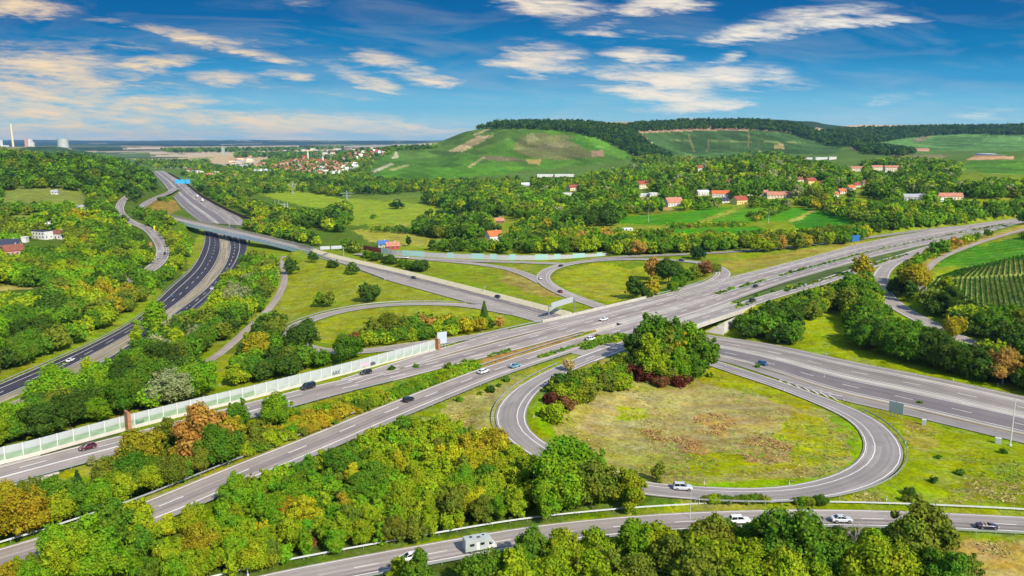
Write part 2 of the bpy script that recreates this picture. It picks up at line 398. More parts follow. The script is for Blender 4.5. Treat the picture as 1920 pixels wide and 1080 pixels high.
# ------------------------------------------------------------------ height raster: roads cut into and banked up from the valley
GX0, GX1, GY0, GY1, GS = -1150.0, 900.0, 50.0, 2700.0, 2.5
gx = np.arange(GX0, GX1, GS); gy = np.arange(GY0, GY1, GS)
MX, MY = np.meshgrid(gx, gy)                 # [iy, ix]
HB = base(MX, MY)
S0 = np.zeros_like(HB); S1 = np.zeros_like(HB); RD = np.full(HB.shape, 1e3); CUT = np.zeros_like(HB)
def seg_dist(px, py, a, b):
    ax, ay = a[0], a[1]; dx, dy = b[0] - ax, b[1] - ay
    t = np.clip(((px - ax) * dx + (py - ay) * dy) / (dx * dx + dy * dy + 1e-9), 0, 1)
    d = np.hypot(px - ax - t * dx, py - ay - t * dy)
    return d - (a[3] + t * (b[3] - a[3])), a[2] + t * (b[2] - a[2])
for nm, rd in ROADS.items():
    C = rd['C']; D = np.full(HB.shape, 1e3); Z = np.zeros_like(HB)
    for k in range(len(C) - 1):
        m = 60 + max(C[k, 3], C[k + 1, 3])
        x0, x1 = sorted((C[k, 0], C[k + 1, 0])); y0, y1 = sorted((C[k, 1], C[k + 1, 1]))
        i0 = max(int((x0 - m - GX0) / GS), 0); i1 = min(int((x1 + m - GX0) / GS) + 1, len(gx))
        j0 = max(int((y0 - m - GY0) / GS), 0); j1 = min(int((y1 + m - GY0) / GS) + 1, len(gy))
        if i1 <= i0 or j1 <= j0: continue
        d, z = seg_dist(MX[j0:j1, i0:i1], MY[j0:j1, i0:i1], C[k], C[k + 1])
        RD[j0:j1, i0:i1] = np.minimum(RD[j0:j1, i0:i1], d)
        if rd['br'][k] or rd['br'][k + 1]: continue
        s = D[j0:j1, i0:i1]; q = d < s
        s[q] = d[q]; Z[j0:j1, i0:i1][q] = z[q]
    dd = np.maximum(D - 1.6, 0)
    w = (1 / (dd + .6) ** 2.2) * sst(60, 30, D)
    S0 += w; S1 += w * Z
    CUT = np.maximum(CUT, sst(2.2, .8, D))
WB = 1 / 11.0 ** 2.2
edge = np.minimum(np.minimum(MX - GX0, GX1 - MX), np.minimum(MY - GY0, GY1 - MY))
H = (S1 + WB * HB) / (S0 + WB)
H = np.where(edge < 60, HB + (H - HB) * sst(0, 60, edge), H)
H -= CUT * (.25 + np.clip(MY - 300, 0, 1500) * .0006)

def _lk(A, x, y, order=1):
    fx = np.clip((np.asarray(x, float) - GX0) / GS, 0, len(gx) - 1.001); fy = np.clip((np.asarray(y, float) - GY0) / GS, 0, len(gy) - 1.001)
    i = fx.astype(int); j = fy.astype(int); a = fx - i; b = fy - j
    return (A[j, i] * (1 - a) + A[j, i + 1] * a) * (1 - b) + (A[j + 1, i] * (1 - a) + A[j + 1, i + 1] * a) * b
def ground(x, y):
    x = np.asarray(x, float); y = np.asarray(y, float)
    ins = (x > GX0) & (x < GX1 - GS) & (y > GY0) & (y < GY1 - GS)
    out = _lk(H, np.nan_to_num(x), np.nan_to_num(y)); o = ~ins
    if out.ndim == 0: return out if ins else base(x, y)
    if o.any(): out[o] = base(x[o], y[o])
    return out
def road_gap(x, y):
    x = np.asarray(x, float); y = np.asarray(y, float)
    ins = (x > GX0) & (x < GX1 - GS) & (y > GY0) & (y < GY1 - GS)
    return np.where(ins, _lk(RD, x, y), 1e3)

_tt = np.exp(np.linspace(math.log(60), math.log(7000), 620))
def hit(u, v, h=0.0):
    """first point where the sight line of a pixel meets the ground raised by h"""
    u = np.atleast_1d(np.asarray(u, float)); v = np.atleast_1d(np.asarray(v, float)); h = np.broadcast_to(np.asarray(h, float), u.shape)
    dx, dy, dz = ray(u, v); l = dy
    xs = np.full(len(u), np.nan); ys = xs.copy()
    for a in range(0, len(u), 2000):
        sl = slice(a, a + 2000)
        X = (dx[sl] / l[sl])[:, None] * _tt; Y = np.broadcast_to(_tt, X.shape); Zr = CAMZ + (dz[sl] / l[sl])[:, None] * _tt
        g = Zr - ground(X, Y) - h[sl][:, None]
        neg = g < 0; k = np.argmax(neg, 1); ok = neg.any(1) & (k > 0)
        r = np.arange(len(k)); kk = np.maximum(k, 1)
        g0 = g[r, kk - 1]; g1 = g[r, kk]; f = g0 / (g0 - g1 + 1e-9)
        T = _tt[kk - 1] + f * (_tt[kk] - _tt[kk - 1])
        xs[sl] = np.where(ok, (dx[sl] / l[sl]) * T, np.nan); ys[sl] = np.where(ok, T, np.nan)
    return xs, ys
def hit1(u, v, h=0.0):
    x, y = hit([u], [v], h); x = float(x[0]); y = float(y[0])
    if not (x == x): print('no hit', u, v); return x, y, x
    return x, y, float(ground(x, y))

# ------------------------------------------------------------------ land cover
GREEN = (.185, .245, .022)
COVER = [  # (polygon in the photograph, albedo, feather px)
 ([(0,690),(250,580),(375,440),(330,330),(0,280),(-200,280),(-200,700)], (0.081,0.128,0.020)),
 ([(0,345),(70,343),(150,350),(160,385),(0,380)], (0.186,0.220,0.050)), ([(0,395),(60,388),(80,400),(40,418),(0,418)], (0.232,0.267,0.050)),
 ([(0,540),(40,523),(90,525),(85,535),(0,548)], (0.348,0.302,0.090)),
 ([(265,520),(300,380),(330,330),(420,330),(640,350),(720,470),(600,470),(480,430),(375,425),(330,560)], (0.093,0.151,0.020)),
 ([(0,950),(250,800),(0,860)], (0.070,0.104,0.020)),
 ([(270,385),(298,372),(330,376),(338,392),(318,402),(285,398)], (0.278,0.197,0.050)),
 ([(495,590),(530,500),(600,480),(720,520),(905,575),(720,562),(560,600),(520,650),(430,700)], (0.232,0.261,0.030)),
 ([(590,620),(600,600),(660,585),(760,577),(900,580),(960,600),(900,650),(700,650)], (0.249,0.278,0.030)),
 ([(405,690),(420,665),(500,680),(560,660),(600,690),(420,735)], (0.232,0.267,0.030)),
 ([(660,700),(620,655),(540,640),(470,600),(420,660)], (0.116,0.162,0.020)),
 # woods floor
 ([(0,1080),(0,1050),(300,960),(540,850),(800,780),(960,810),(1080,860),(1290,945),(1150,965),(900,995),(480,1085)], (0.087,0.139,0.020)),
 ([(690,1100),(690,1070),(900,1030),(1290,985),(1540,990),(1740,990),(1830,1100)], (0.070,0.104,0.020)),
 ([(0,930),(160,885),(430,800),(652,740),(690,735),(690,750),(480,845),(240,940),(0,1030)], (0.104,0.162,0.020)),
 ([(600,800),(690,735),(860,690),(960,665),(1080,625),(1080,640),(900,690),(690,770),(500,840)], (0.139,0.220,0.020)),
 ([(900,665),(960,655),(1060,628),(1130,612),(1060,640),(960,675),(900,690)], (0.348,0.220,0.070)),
 ([(800,790),(880,740),(980,705),(990,712),(945,755),(940,800),(960,830),(880,810)], (0.313,0.290,0.085)),
 # loop interior
 ([(1000,770),(1020,735),(1060,700),(1180,650),(1340,690),(1440,718),(1550,770),(1610,810),(1628,855),(1590,890),(1500,912),(1300,916),(1180,905),(1050,850)], (0.295,0.272,0.070)),
 ([(1000,770),(1010,740),(1030,730),(1030,790),(1060,840),(1100,870),(1040,850)], (0.174,0.278,0.020)),
 ([(1300,908),(1500,898),(1580,880),(1600,850),(1590,815),(1540,775),(1620,800),(1632,855),(1590,895),(1500,915),(1300,918)], (0.186,0.290,0.020)),
 ([(1300,700),(1350,690),(1480,730),(1540,770),(1500,770),(1380,735),(1330,735)], (0.278,0.290,0.020)),
 ([(1120,745),(1330,720),(1480,760),(1520,810),(1380,870),(1200,850),(1080,800)], (0.345,0.295,0.11)),
 ([(1480,770),(1560,800),(1590,850),(1500,880),(1380,890),(1300,895),(1320,860),(1440,850)], (0.313,0.313,0.030)),
 ([(1300,850),(1390,850),(1390,890),(1310,890)], (0.278,0.302,0.020)),
 ([(1300,780),(1350,772),(1380,790),(1360,830),(1320,800)], (0.418,0.284,0.100)), ([(1260,820),(1300,825),(1345,845),(1330,855),(1280,840)], (0.394,0.273,0.100)),
 ([(1380,830),(1420,815),(1480,830),(1470,865),(1420,870)], (0.313,0.220,0.085)), ([(1370,780),(1440,790),(1420,815),(1380,810)], (0.371,0.302,0.110)),
 ([(1190,805),(1240,810),(1250,825),(1200,822)], (0.255,0.209,0.050)), ([(1160,762),(1220,765),(1210,790),(1160,790)], (0.290,0.336,0.040)),
 # right meadows
 ([(1390,620),(1500,580),(1560,545),(1640,600),(1700,650),(1800,680),(1920,740),(1700,690),(1500,650)], (0.249,0.313,0.018)),
 ([(1600,780),(1690,778),(1920,838),(1990,860),(1990,985),(1700,945),(1560,945),(1640,905),(1690,860),(1700,830)], (0.238,0.284,0.022)),
 ([(1690,790),(1740,800),(1760,830),(1720,850),(1690,820)], (0.290,0.255,0.050)), ([(1820,900),(1870,915),(1850,945),(1800,930)], (0.232,0.220,0.040)),
 ([(1780,1010),(1990,1010),(1990,1120),(1790,1120)], (0.383,0.296,0.085)), ([(1790,998),(1990,1008),(1990,1020),(1800,1012)], (0.209,0.255,0.030)),
 # eastern loop
 ([(1036,520),(1062,505),(1120,495),(1260,495),(1320,502),(1340,512),(1280,535),(1150,570),(1090,560)], (0.261,0.284,0.028)),
 ([(1145,493),(1210,492),(1220,499),(1160,502)], (0.139,0.220,0.020)), ([(1060,535),(1150,530),(1180,560),(1140,565)], (0.313,0.307,0.045)),
 ([(970,510),(1010,496),(1050,490),(1060,494),(1010,505),(1004,520)], (0.174,0.232,0.030)),
 ([(790,490),(870,495),(960,510),(1000,540),(1110,577),(1060,577),(880,525),(790,508)], (0.197,0.249,0.022)),
 ([(950,505),(1000,525),(1060,560),(1000,552),(940,525)], (0.278,0.232,0.060)),
 ([(1360,505),(1350,490),(1500,470),(1640,448),(1560,470),(1440,503)], (0.302,0.267,0.055)),
 ([(1655,441),(1720,425),(1850,415),(1760,430)], (0.209,0.255,0.030)),
 ([(1745,500),(1800,470),(1990,425),(1990,470),(1840,500)], (0.070,0.197,0.018)), ([(1740,530),(1800,508),(1990,472),(1990,600),(1800,580)], (0.29,0.33,0.08)),
 ([(1690,480),(1760,460),(1850,440),(1990,405),(1990,420),(1830,455),(1760,483),(1720,515)], (0.348,0.273,0.075)),
 # valley meadows
 ([(470,360),(560,357),(640,372),(700,375),(860,395),(900,405),(850,418),(700,420),(620,420),(640,395),(560,385)], (0.235,0.32,0.035)),
 ([(600,372),(700,380),(740,376),(870,398),(700,420),(620,425)], (0.232,0.302,0.035)),
 ([(660,430),(760,432),(880,440),(900,450),(860,465),(700,458)], (0.313,0.302,0.055)), ([(780,452),(900,442),(920,452),(830,466)], (0.220,0.244,0.050)),
 ([(890,375),(950,375),(950,398),(880,390)], (0.255,0.302,0.050)), ([(740,418),(860,414),(880,420),(740,425)], (0.290,0.302,0.060)),
 ([(390,345),(440,345),(430,360),(400,362)], (0.255,0.290,0.050)),
 # hamlet vineyards
 ([(1140,410),(1290,397),(1300,392),(1380,387),(1300,418),(1240,423),(1150,418)], (0.070,0.232,0.015)), ([(1240,423),(1300,418),(1380,390),(1395,395),(1310,425),(1260,428)], (0.255,0.290,0.050)),
 ([(1235,445),(1240,428),(1400,425),(1440,428),(1420,445)], (0.070,0.232,0.015)),
 ([(1310,424),(1400,388),(1470,386),(1440,410),(1380,424)], (0.093,0.244,0.020)),
 ([(1400,415),(1490,388),(1530,393),(1480,415)], (0.075,0.255,0.015)), ([(1480,418),(1530,393),(1560,395),(1615,405),(1595,430),(1500,432)], (0.052,0.197,0.015)),
 ([(1475,414),(1525,394),(1535,395),(1490,416)], (0.348,0.336,0.080)), ([(1210,370),(1250,385),(1270,395),(1200,392),(1170,384)], (0.348,0.255,0.100)),
 ([(1280,372),(1330,372),(1320,378),(1285,378)], (0.406,0.290,0.130)),
]
HILL = [
 ([(690,336),(700,285),(830,262),(880,242),(1000,236),(1100,243),(1180,285),(1180,300),(1100,310),(960,322),(800,336)], (.055,.165,.022)),
 ([(820,262),(880,238),(960,236),(1000,240),(960,262),(880,290),(760,300),(730,290)], (.065,.165,.028)),
 ([(700,335),(720,318),(860,312),(1000,312),(960,325),(800,338)], (.06,.2,.02)),
 ([(840,284),(868,284),(926,254),(896,255)], (.38,.29,.15)), ([(884,252),(915,241),(920,243),(890,254)], (.3,.27,.12)),
 ([(960,282),(975,255),(1010,250),(1075,255),(1090,275),(1120,295),(1050,300),(1000,297)], (.100,.150,.045)),
 ([(985,256),(1000,248),(1010,262),(990,270)], (.22,.22,.09)), ([(1000,275),(1060,262),(1075,275),(1020,282)], (.105,.14,.055)), ([(1108,283),(1130,281),(1133,293),(1110,294)], (.26,.18,.1)),
 ([(900,292),(960,294),(985,301),(960,303),(905,299)], (.1,.12,.055)), ([(985,298),(1015,298),(1012,308),(990,308)], (.22,.24,.07)),
 ([(1070,255),(1100,248),(1150,272),(1128,279),(1085,266)], (.08,.25,.03)), ([(1060,262),(1072,258),(1128,279),(1120,284)], (.04,.15,.02)),
 ([(695,321),(732,306),(740,308),(702,324)], (.42,.38,.24)), ([(728,318),(765,308),(768,310),(735,321)], (.26,.26,.1)), ([(738,292),(742,282),(745,288),(748,296),(734,297)], (.38,.34,.2)),
 ([(876,313),(905,294),(910,295),(882,314)], (.28,.26,.1)),
 ([(1190,246),(1300,242),(1420,242),(1520,252),(1590,270),(1560,290),(1400,286),(1250,290),(1210,272)], (.038,.105,.026)),
 ([(1190,246),(1300,239),(1420,239),(1495,245),(1495,249),(1420,244),(1300,245),(1195,250)], (.40,.27,.17)),
 ([(1198,254),(1208,253),(1226,270),(1218,272)], (.38,.28,.18)), ([(1325,285),(1328,262),(1330,262),(1327,285)], (.17,.2,.09)), ([(1401,276),(1402.5,249),(1404.5,249),(1403,277)], (.17,.2,.09)),
 ([(1255,262),(1500,266),(1500,268),(1255,264)], (.12,.2,.06)), ([(1452,270),(1470,269),(1470,279),(1452,279)], (.24,.27,.1)), ([(1290,252),(1292,250),(1304,285),(1300,285)], (.13,.18,.06)),
 ([(1280,288),(1400,285),(1440,290),(1400,300),(1300,298)], (.06,.17,.04)), ([(1200,300),(1300,292),(1360,302),(1300,310)], (.14,.2,.06)),
 ([(1590,260),(1700,256),(1800,248),(1990,250),(1990,286),(1760,282),(1640,266)], (.075,.21,.05)), ([(1700,268),(1780,255),(1850,262),(1800,278)], (.06,.17,.04)),
 ([(1708,263),(1742,254),(1746,256),(1725,266)], (.22,.17,.11)), ([(1630,250),(1700,248),(1700,251),(1640,252)], (.2,.18,.1)),
 ([(1812,300),(1828,290),(1900,293),(1900,299)], (.42,.26,.14)), ([(1795,312),(1830,300),(1990,298),(1990,330),(1850,325)], (.07,.22,.03)),
 ([(1670,308),(1740,293),(1770,296),(1720,310)], (.09,.14,.05)), ([(1670,290),(1780,290),(1760,300),(1690,300)], (.14,.17,.07)),
 ([(1590,275),(1600,274),(1612,283),(1604,285)], (.2,.24,.1)), ([(1735,340),(1800,338),(1900,342),(1880,350),(1750,348)], (.06,.16,.03)),
 ([(110,290),(125,278),(135,278),(130,288),(100,294)], (.3,.24,.16)), ([(0,285),(70,272),(110,276),(200,290),(100,293)], (.03,.085,.035)),
]
PLAIN = [([(330,297),(400,291),(470,289),(525,293),(460,306),(400,304),(300,307)], (.50,.37,.21)), ([(288,316),(330,306),(385,308),(360,315)], (.55,.46,.31)), ([(430,303),(480,299),(470,308)], (.26,.30,.10)), ([(180,279),(330,275),(560,273),(560,277),(330,280)], (.52,.40,.28)),
 ([(280,285),(420,283),(420,287),(280,289)], (.50,.39,.27)), ([(440,284),(560,280),(640,279),(640,283),(560,286)], (.46,.36,.24)), ([(330,299),(400,294),(400,296),(340,301)], (.20,.26,.08)), ([(560,277),(700,272),(820,268),(820,271),(700,276)], (.40,.36,.26)), ([(520,307),(585,302),(590,306),(530,311)], (.28,.30,.12))]
def far_fields(x, y, col):
    """mosaic of fields, woods and towns on the far plain"""
    X = x + (fbm(x, y, 900, 11) - .5) * 700; Y = y + (fbm(x, y, 900, 12) - .5) * 700
    i = np.floor(X / 420).astype(int); j = np.floor(Y / 620).astype(int)
    r = _T[(i * 7 + j * 3) & 255, (j * 13 + i) & 255]
    pal = np.array([(.48,.37,.24),(.38,.30,.19),(.13,.17,.07),(.48,.39,.27),(.07,.11,.05),(.24,.26,.12),(.10,.15,.06)])
    c = pal[(r * len(pal)).astype(int) % len(pal)]
    w = fbm(x, y, 1500, 14); c = np.where((w > .56)[:, None], np.array((.03,.055,.035)), c)
    k = sst(2600, 3300, y)[:, None]
    k2 = sst(8600, 12500, y + (fbm(x, y, 1700, 16, 2) - .5) * 9000)[:, None] * np.where((y > 12500) & (fbm(x, y, 900, 18) > .60), .25, 1.0)[:, None]
    c = c * (1 - k2) + np.array((.02,.04,.03)) * k2
    return col * (1 - k) + c * k

def build_ground():
    th = np.r_[np.linspace(-180, -41, 44)[:-1], np.linspace(-41, 41, 1000), np.linspace(41, 180, 44)[1:-1]]
    th = np.radians(th)
    r = [2.0, 30, 70, 100]
    while r[-1] < 23000:
        r.append(r[-1] * (1.0068 if r[-1] < 1500 else 1.012 if r[-1] < 4500 else 1.03))
    r = np.array(r); nt, nr = len(th), len(r)
    Rr, Tt = np.meshgrid(r, th, indexing='ij')
    x = (Rr * np.sin(Tt)).ravel(); y = (Rr * np.cos(Tt)).ravel()
    z = ground(x, y)
    u, v, zc = proj(x, y, z)
    col = np.tile(np.array(GREEN), (len(x), 1))
    f = fbm(x, y, 60, 21); g = fbm(x, y, 22, 23)
    col *= (.82 + .36 * f)[:, None]
    dry = sst(.5, .7, g)[:, None] * .5
    col = col * (1 - dry) + np.array((.31, .275, .05)) * dry
    kf = sst(900, 1500, y)[:, None]; col = col * (1 - kf) + np.array((.10, .165, .035)) * (.75 + .5 * fbm(x, y, 120, 27))[:, None] * kf
    near = y < 2600
    far = y > 2600
    col[far] = far_fields(x[far], y[far], col[far])
    ju = (fbm(x, y, 6, 31) - .5); jv = (fbm(x, y, 6, 37) - .5)
    wob = np.clip(9000 / np.maximum(zc, 50), 3, 26)
    uu = u + ju * wob * 1.6; vv = v + jv * wob * .7
    front = (y > 40)
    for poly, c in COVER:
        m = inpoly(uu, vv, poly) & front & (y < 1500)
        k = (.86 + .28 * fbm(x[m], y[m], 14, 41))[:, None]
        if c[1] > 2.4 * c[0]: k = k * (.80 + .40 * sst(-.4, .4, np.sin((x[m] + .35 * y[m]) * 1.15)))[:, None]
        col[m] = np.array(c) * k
    for poly, c in HILL:
        m = inpoly(u + ju * 1.5, v + jv * 1.0, poly) & (y > 1000) & (y < 4200)
        k = (.8 + .4 * fbm(x[m] * 1.0, y[m] * .35, 40, 43))[:, None]
        xs = x[m] + .35 * y[m]; pi_ = np.floor(xs / 38).astype(int); pj = np.floor((y[m] - .2 * x[m]) / 150).astype(int)   # single plots of vines
        h_ = _T[(pi_ * 37 + pj * 11) & 255, (pj * 29 + pi_) & 255]; k = k * (.66 + .68 * h_)[:, None]
        k = k * np.where((np.abs((y[m] - .2 * x[m]) / 150 - pj - .5) > .475) | (np.abs(xs / 38 - pi_ - .5) > .455), 1.32, 1.0)[:, None]
        if c[1] > c[0]: k = k * np.array((1.38, .97, 1.1))
        col[m] = np.array(c) * k
    for poly, c in PLAIN:
        m = inpoly(u + ju * 3, v + jv * .8, poly) & (y > 2400)
        col[m] = np.array(c) * (.85 + .3 * fbm(x[m], y[m], 90, 51))[:, None]
    V = np.c_[x, y, z]
    i = np.arange(nr - 1)[:, None]; j = np.arange(nt)[None, :]
    a = i * nt + j; b = i * nt + (j + 1) % nt
    Q = np.stack([a, a + nt, b + nt, b], -1).reshape(-1, 4)
    Q = Q[:, ::-1]
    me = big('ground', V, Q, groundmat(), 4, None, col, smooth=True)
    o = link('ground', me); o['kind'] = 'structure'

build_ground()

# ------------------------------------------------------------------ road surfaces and paint
asphalt('pale_asphalt', (.34, .295, .262)); asphalt('tan_asphalt', (.345, .292, .255)); asphalt('grey_asphalt', (.29, .256, .235))
asphalt('violet_asphalt', (.195, .167, .165)); asphalt('dark_asphalt', (.052, .047, .062), .2); asphalt('lane_asphalt', (.275, .235, .212)); asphalt('concrete_paving', (.46, .42, .36), .2)
asphalt('dirt_track', (.36, .30, .26)); asphalt('warm_verge', (.30, .22, .11), .35); asphalt('green_verge', (.10, .15, .025), .5)
asphalt('road_paint', (.78, .74, .68), .1)
asphalt('sandy_gravel', (.34, .29, .19), .3); asphalt('worn_asphalt', (.305, .265, .237), .25)

_layer = [0]
def ribbon(name, rd, f0, f1, mat, dz, lo=None, hi=None, fr0=None, fr1=None, thick=0):
    """a sheet between the fractions f0..f1 of a road's width (0 = its left edge)"""
    A, B = rd['A'], rd['B']; n = len(A)
    sel = np.ones(n, bool)
    if lo is not None: sel &= rd['u'] >= lo
    if hi is not None: sel &= rd['u'] <= hi
    idx = np.where(sel)[0]
    if len(idx) < 2: return None
    if hasattr(f0, '__call__'): F0 = f0(rd['u'][idx]); F1 = f1(rd['u'][idx])
    else: F0 = np.full(len(idx), f0); F1 = np.full(len(idx), f1)
    P = A[idx] + (B[idx] - A[idx]) * F0[:, None]; Q = A[idx] + (B[idx] - A[idx]) * F1[:, None]
    P = P.copy(); Q = Q.copy(); P[:, 2] += dz; Q[:, 2] += dz
    V = np.empty((2 * len(idx), 3)); V[0::2] = P; V[1::2] = Q
    W = np.hypot(*(B - A)[idx, :2].T)
    uv = np.empty((2 * len(idx), 2)); uv[0::2, 0] = F0 * W; uv[1::2, 0] = F1 * W
    uv[0::2, 1] = rd['s'][idx]; uv[1::2, 1] = rd['s'][idx]
    F = [(2*k, 2*k+1, 2*k+3, 2*k+2) for k in range(len(idx) - 1) if idx[k+1] == idx[k] + 1]
    me = bpy.data.meshes.new(name); me.from_pydata(V.tolist(), [], F)
    ul = me.uv_layers.new(name='UVMap')
    li = np.empty(len(me.loops), np.int32); me.loops.foreach_get('vertex_index', li)
    ul.data.foreach_set('uv', uv[li].astype(np.float32).ravel())
    me.materials.append(MATS[mat])
    # make the sheets face up
    me.update()
    if len(me.polygons) and me.polygons[0].normal.z < 0: me.flip_normals()
    o = bpy.data.objects.new(name, me); COL.objects.link(o); o['kind'] = 'structure'
    return o

PAINT = []
def paint(rd, f, w, dash=None, lo=-1e9, hi=1e9, dz=.05, off=0.0):
    """line of paint at fraction f, w metres wide, optionally (length, gap)"""
    A, B = rd['A'], rd['B']; W = np.hypot(*(B - A)[:, :2].T)
    c = A + (B - A) * f; d = (B - A) / W[:, None]
    c = c + d * off
    s = rd['s']
    def pt(q):
        return [np.interp(q, s, c[:, k]) for k in range(3)], [np.interp(q, s, d[:, k]) for k in range(2)], np.interp(q, s, rd['u'])
    L = s[-1]; q = 0.0
    st, gp = dash if dash else (6.0, 0.0)
    while q < L - .1:
        e = min(q + st, L)
        p0, d0, u0 = pt(q); p1, d1, u1 = pt(e)
        if lo <= u0 <= hi and lo <= u1 <= hi:
            h = w / 2
            PAINT.append([(p0[0]-d0[0]*h, p0[1]-d0[1]*h, p0[2]+dz), (p0[0]+d0[0]*h, p0[1]+d0[1]*h, p0[2]+dz),
                          (p1[0]+d1[0]*h, p1[1]+d1[1]*h, p1[2]+dz), (p1[0]-d1[0]*h, p1[1]-d1[1]*h, p1[2]+dz)])
        q = e + gp
def paint_quad(pts, z):
    PAINT.append([(*map(float, at(u, v, z)), z + .06) for u, v in pts])

Rw = ROADS
# upper motorway
ribbon('carriageway', Rw['west_carriageway'], 0, 1, 'tan_asphalt', .01)
ribbon('carriageway_lane', Rw['west_carriageway'], .30, .52, 'lane_asphalt', .022)
ribbon('carriageway', Rw['far_side_collector'], 0, 1, 'pale_asphalt', .0)
ribbon('carriageway', Rw['east_carriageway'], 0, 1, 'tan_asphalt', .005)
ribbon('carriageway_lane', Rw['east_carriageway'], .42, .66, 'lane_asphalt', .018)
ribbon('carriageway', Rw['near_side_collector'], 0, 1, 'pale_asphalt', -.005)
for nm, f, dsh, lo, hi in [('west_carriageway', .06, None, -1e9, 1e9), ('west_carriageway', .94, None, -1e9, 1e9), ('west_carriageway', .34, (6,12), -1e9, 1e9), ('west_carriageway', .6, None, -500, 560), ('west_carriageway', .56, None, -500, 560),
        ('west_carriageway', .66, (6,12), 560, 2000), ('far_side_collector', .08, None, -1e9, 1e9), ('far_side_collector', .92, None, -1e9, 1e9), ('far_side_collector', .5, (6,12), -1e9, 1e9),
        ('east_carriageway', .07, None, -1e9, 1e9), ('east_carriageway', .80, None, -1e9, 1e9), ('east_carriageway', .43, (6,12), -1e9, 1e9),
        ('near_side_collector', .08, None, -1e9, 1e9), ('near_side_collector', .92, None, -1e9, 1e9), ('near_side_collector', .5, (6,12), -1e9, 1e9)]:
    paint(Rw[nm], f, .38, dsh, lo, hi)
# lower motorway
mp = Rw['main_platform']
ribbon('motorway', mp, 0, 1, 'grey_asphalt', .0)
rgt = dict(lo=1180, hi=2100); lft = dict(lo=560, hi=1180)
ribbon('motorway_lane', mp, .145, .41, 'worn_asphalt', .02, **rgt)
ribbon('motorway_lane', mp, .50, .79, 'violet_asphalt', .02, **rgt)
ribbon('concrete_median', mp, .42, .495, 'concrete_paving', .03, **rgt)
ribbon('concrete_strip', mp, .10, .14, 'concrete_paving', .03, **rgt)
ribbon('concrete_strip', mp, .80, .835, 'concrete_paving', .03, lo=1180, hi=2100)
ribbon('motorway_verge', mp, .838, .86, 'warm_verge', .03, lo=1180, hi=2100)
ribbon('motorway_lane', mp, .06, .44, 'violet_asphalt', .02, **lft)
ribbon('concrete_median', mp, .47, .53, 'sandy_gravel', .03, **lft)
ribbon('motorway_lane', mp, .54, .97, 'pale_asphalt', .02, **lft)
ribbon('motorway_lane', mp, .04, .96, 'pale_asphalt', .02, lo=250, hi=560)
for f, dsh, k in [(.16, None, rgt), (.28, (6,12), rgt), (.40, None, rgt), (.51, None, rgt), (.65, (6,12), rgt), (.775, None, rgt), (.08, None, lft), (.26, (6,12), lft), (.44, None, lft), (.56, None, lft), (.93, None, lft), (.72, (6,12), lft), (.025, None, rgt)]:
    paint(mp, f, .34, dsh, k['lo'], k['hi'])
# valley motorway
v1, v2, vp = Rw['valley_carriageway'], Rw['opposite_valley_carriageway'], Rw['valley_platform']
ribbon('carriageway', v1, 0, 1, 'dark_asphalt', .0); ribbon('carriageway', v2, 0, 1, 'dark_asphalt', .0)
ribbon('motorway', vp, 0, 1, 'worn_asphalt', -.02)
ribbon('motorway_lane', vp, .02, .30, 'violet_asphalt', .03); ribbon('concrete_median', vp, .335, .375, 'concrete_paving', .05)
ribbon('motorway_lane', vp, .41, .60, 'violet_asphalt', .03)
for rd, f, dsh in [(v1, .34, None), (v1, .96, None), (v1, .66, (8,12)), (v1, .03, None), (v2, .05, None), (v2, .62, None), (v2, .33, (8,12)), (vp, .05, None), (vp, .3, None), (vp, .17, (8,14)), (vp, .4, None), (vp, .62, None), (vp, .8, None)]:
    paint(rd, f, .42, dsh)
# gravel strip between the valley carriageways
gm = dict(A=v1['B'], B=v2['A'], s=v1['s'], u=v1['u'])
ribbon('gravel_median', gm, 0, 1, 'sandy_gravel', -.02)
# ramps, slip roads and tracks
for nm, mat, dz in [('loop_ramp','grey_asphalt',.06),('southern_slip_road','pale_asphalt',0),('western_ramp','pale_asphalt',.05),('eastern_loop','pale_asphalt',.06),
                    ('wall_road','pale_asphalt',.04),('wall_branch','pale_asphalt',.03),('northern_slip_road','grey_asphalt',.04),('eastern_ramp','pale_asphalt',.05),
                    ('hillside_road','worn_asphalt',.02),('hillside_ramp','worn_asphalt',.04)]:
    ribbon('ramp_road' if 'road' not in nm else 'slip_road', Rw[nm], 0, 1, mat, dz)
    for f in (.07, .93): paint(Rw[nm], f, .26, None, dz=dz + .04)
ribbon('slip_road_lane', Rw['southern_slip_road'], .56, .9, 'worn_asphalt', .015)
ribbon('field_path', Rw['field_track'], 0, 1, 'dirt_track', .05); ribbon('footpath', Rw['footpath'], 0, 1, 'dirt_track', .05)
paint(Rw['southern_slip_road'], .55, .24, (5, 9)); paint(Rw['hillside_road'], .5, .3, (5, 6), dz=.08)
paint(Rw['loop_ramp'], .30, .24, None, dz=.11); paint(Rw['eastern_loop'], .72, .26, None, dz=.11)
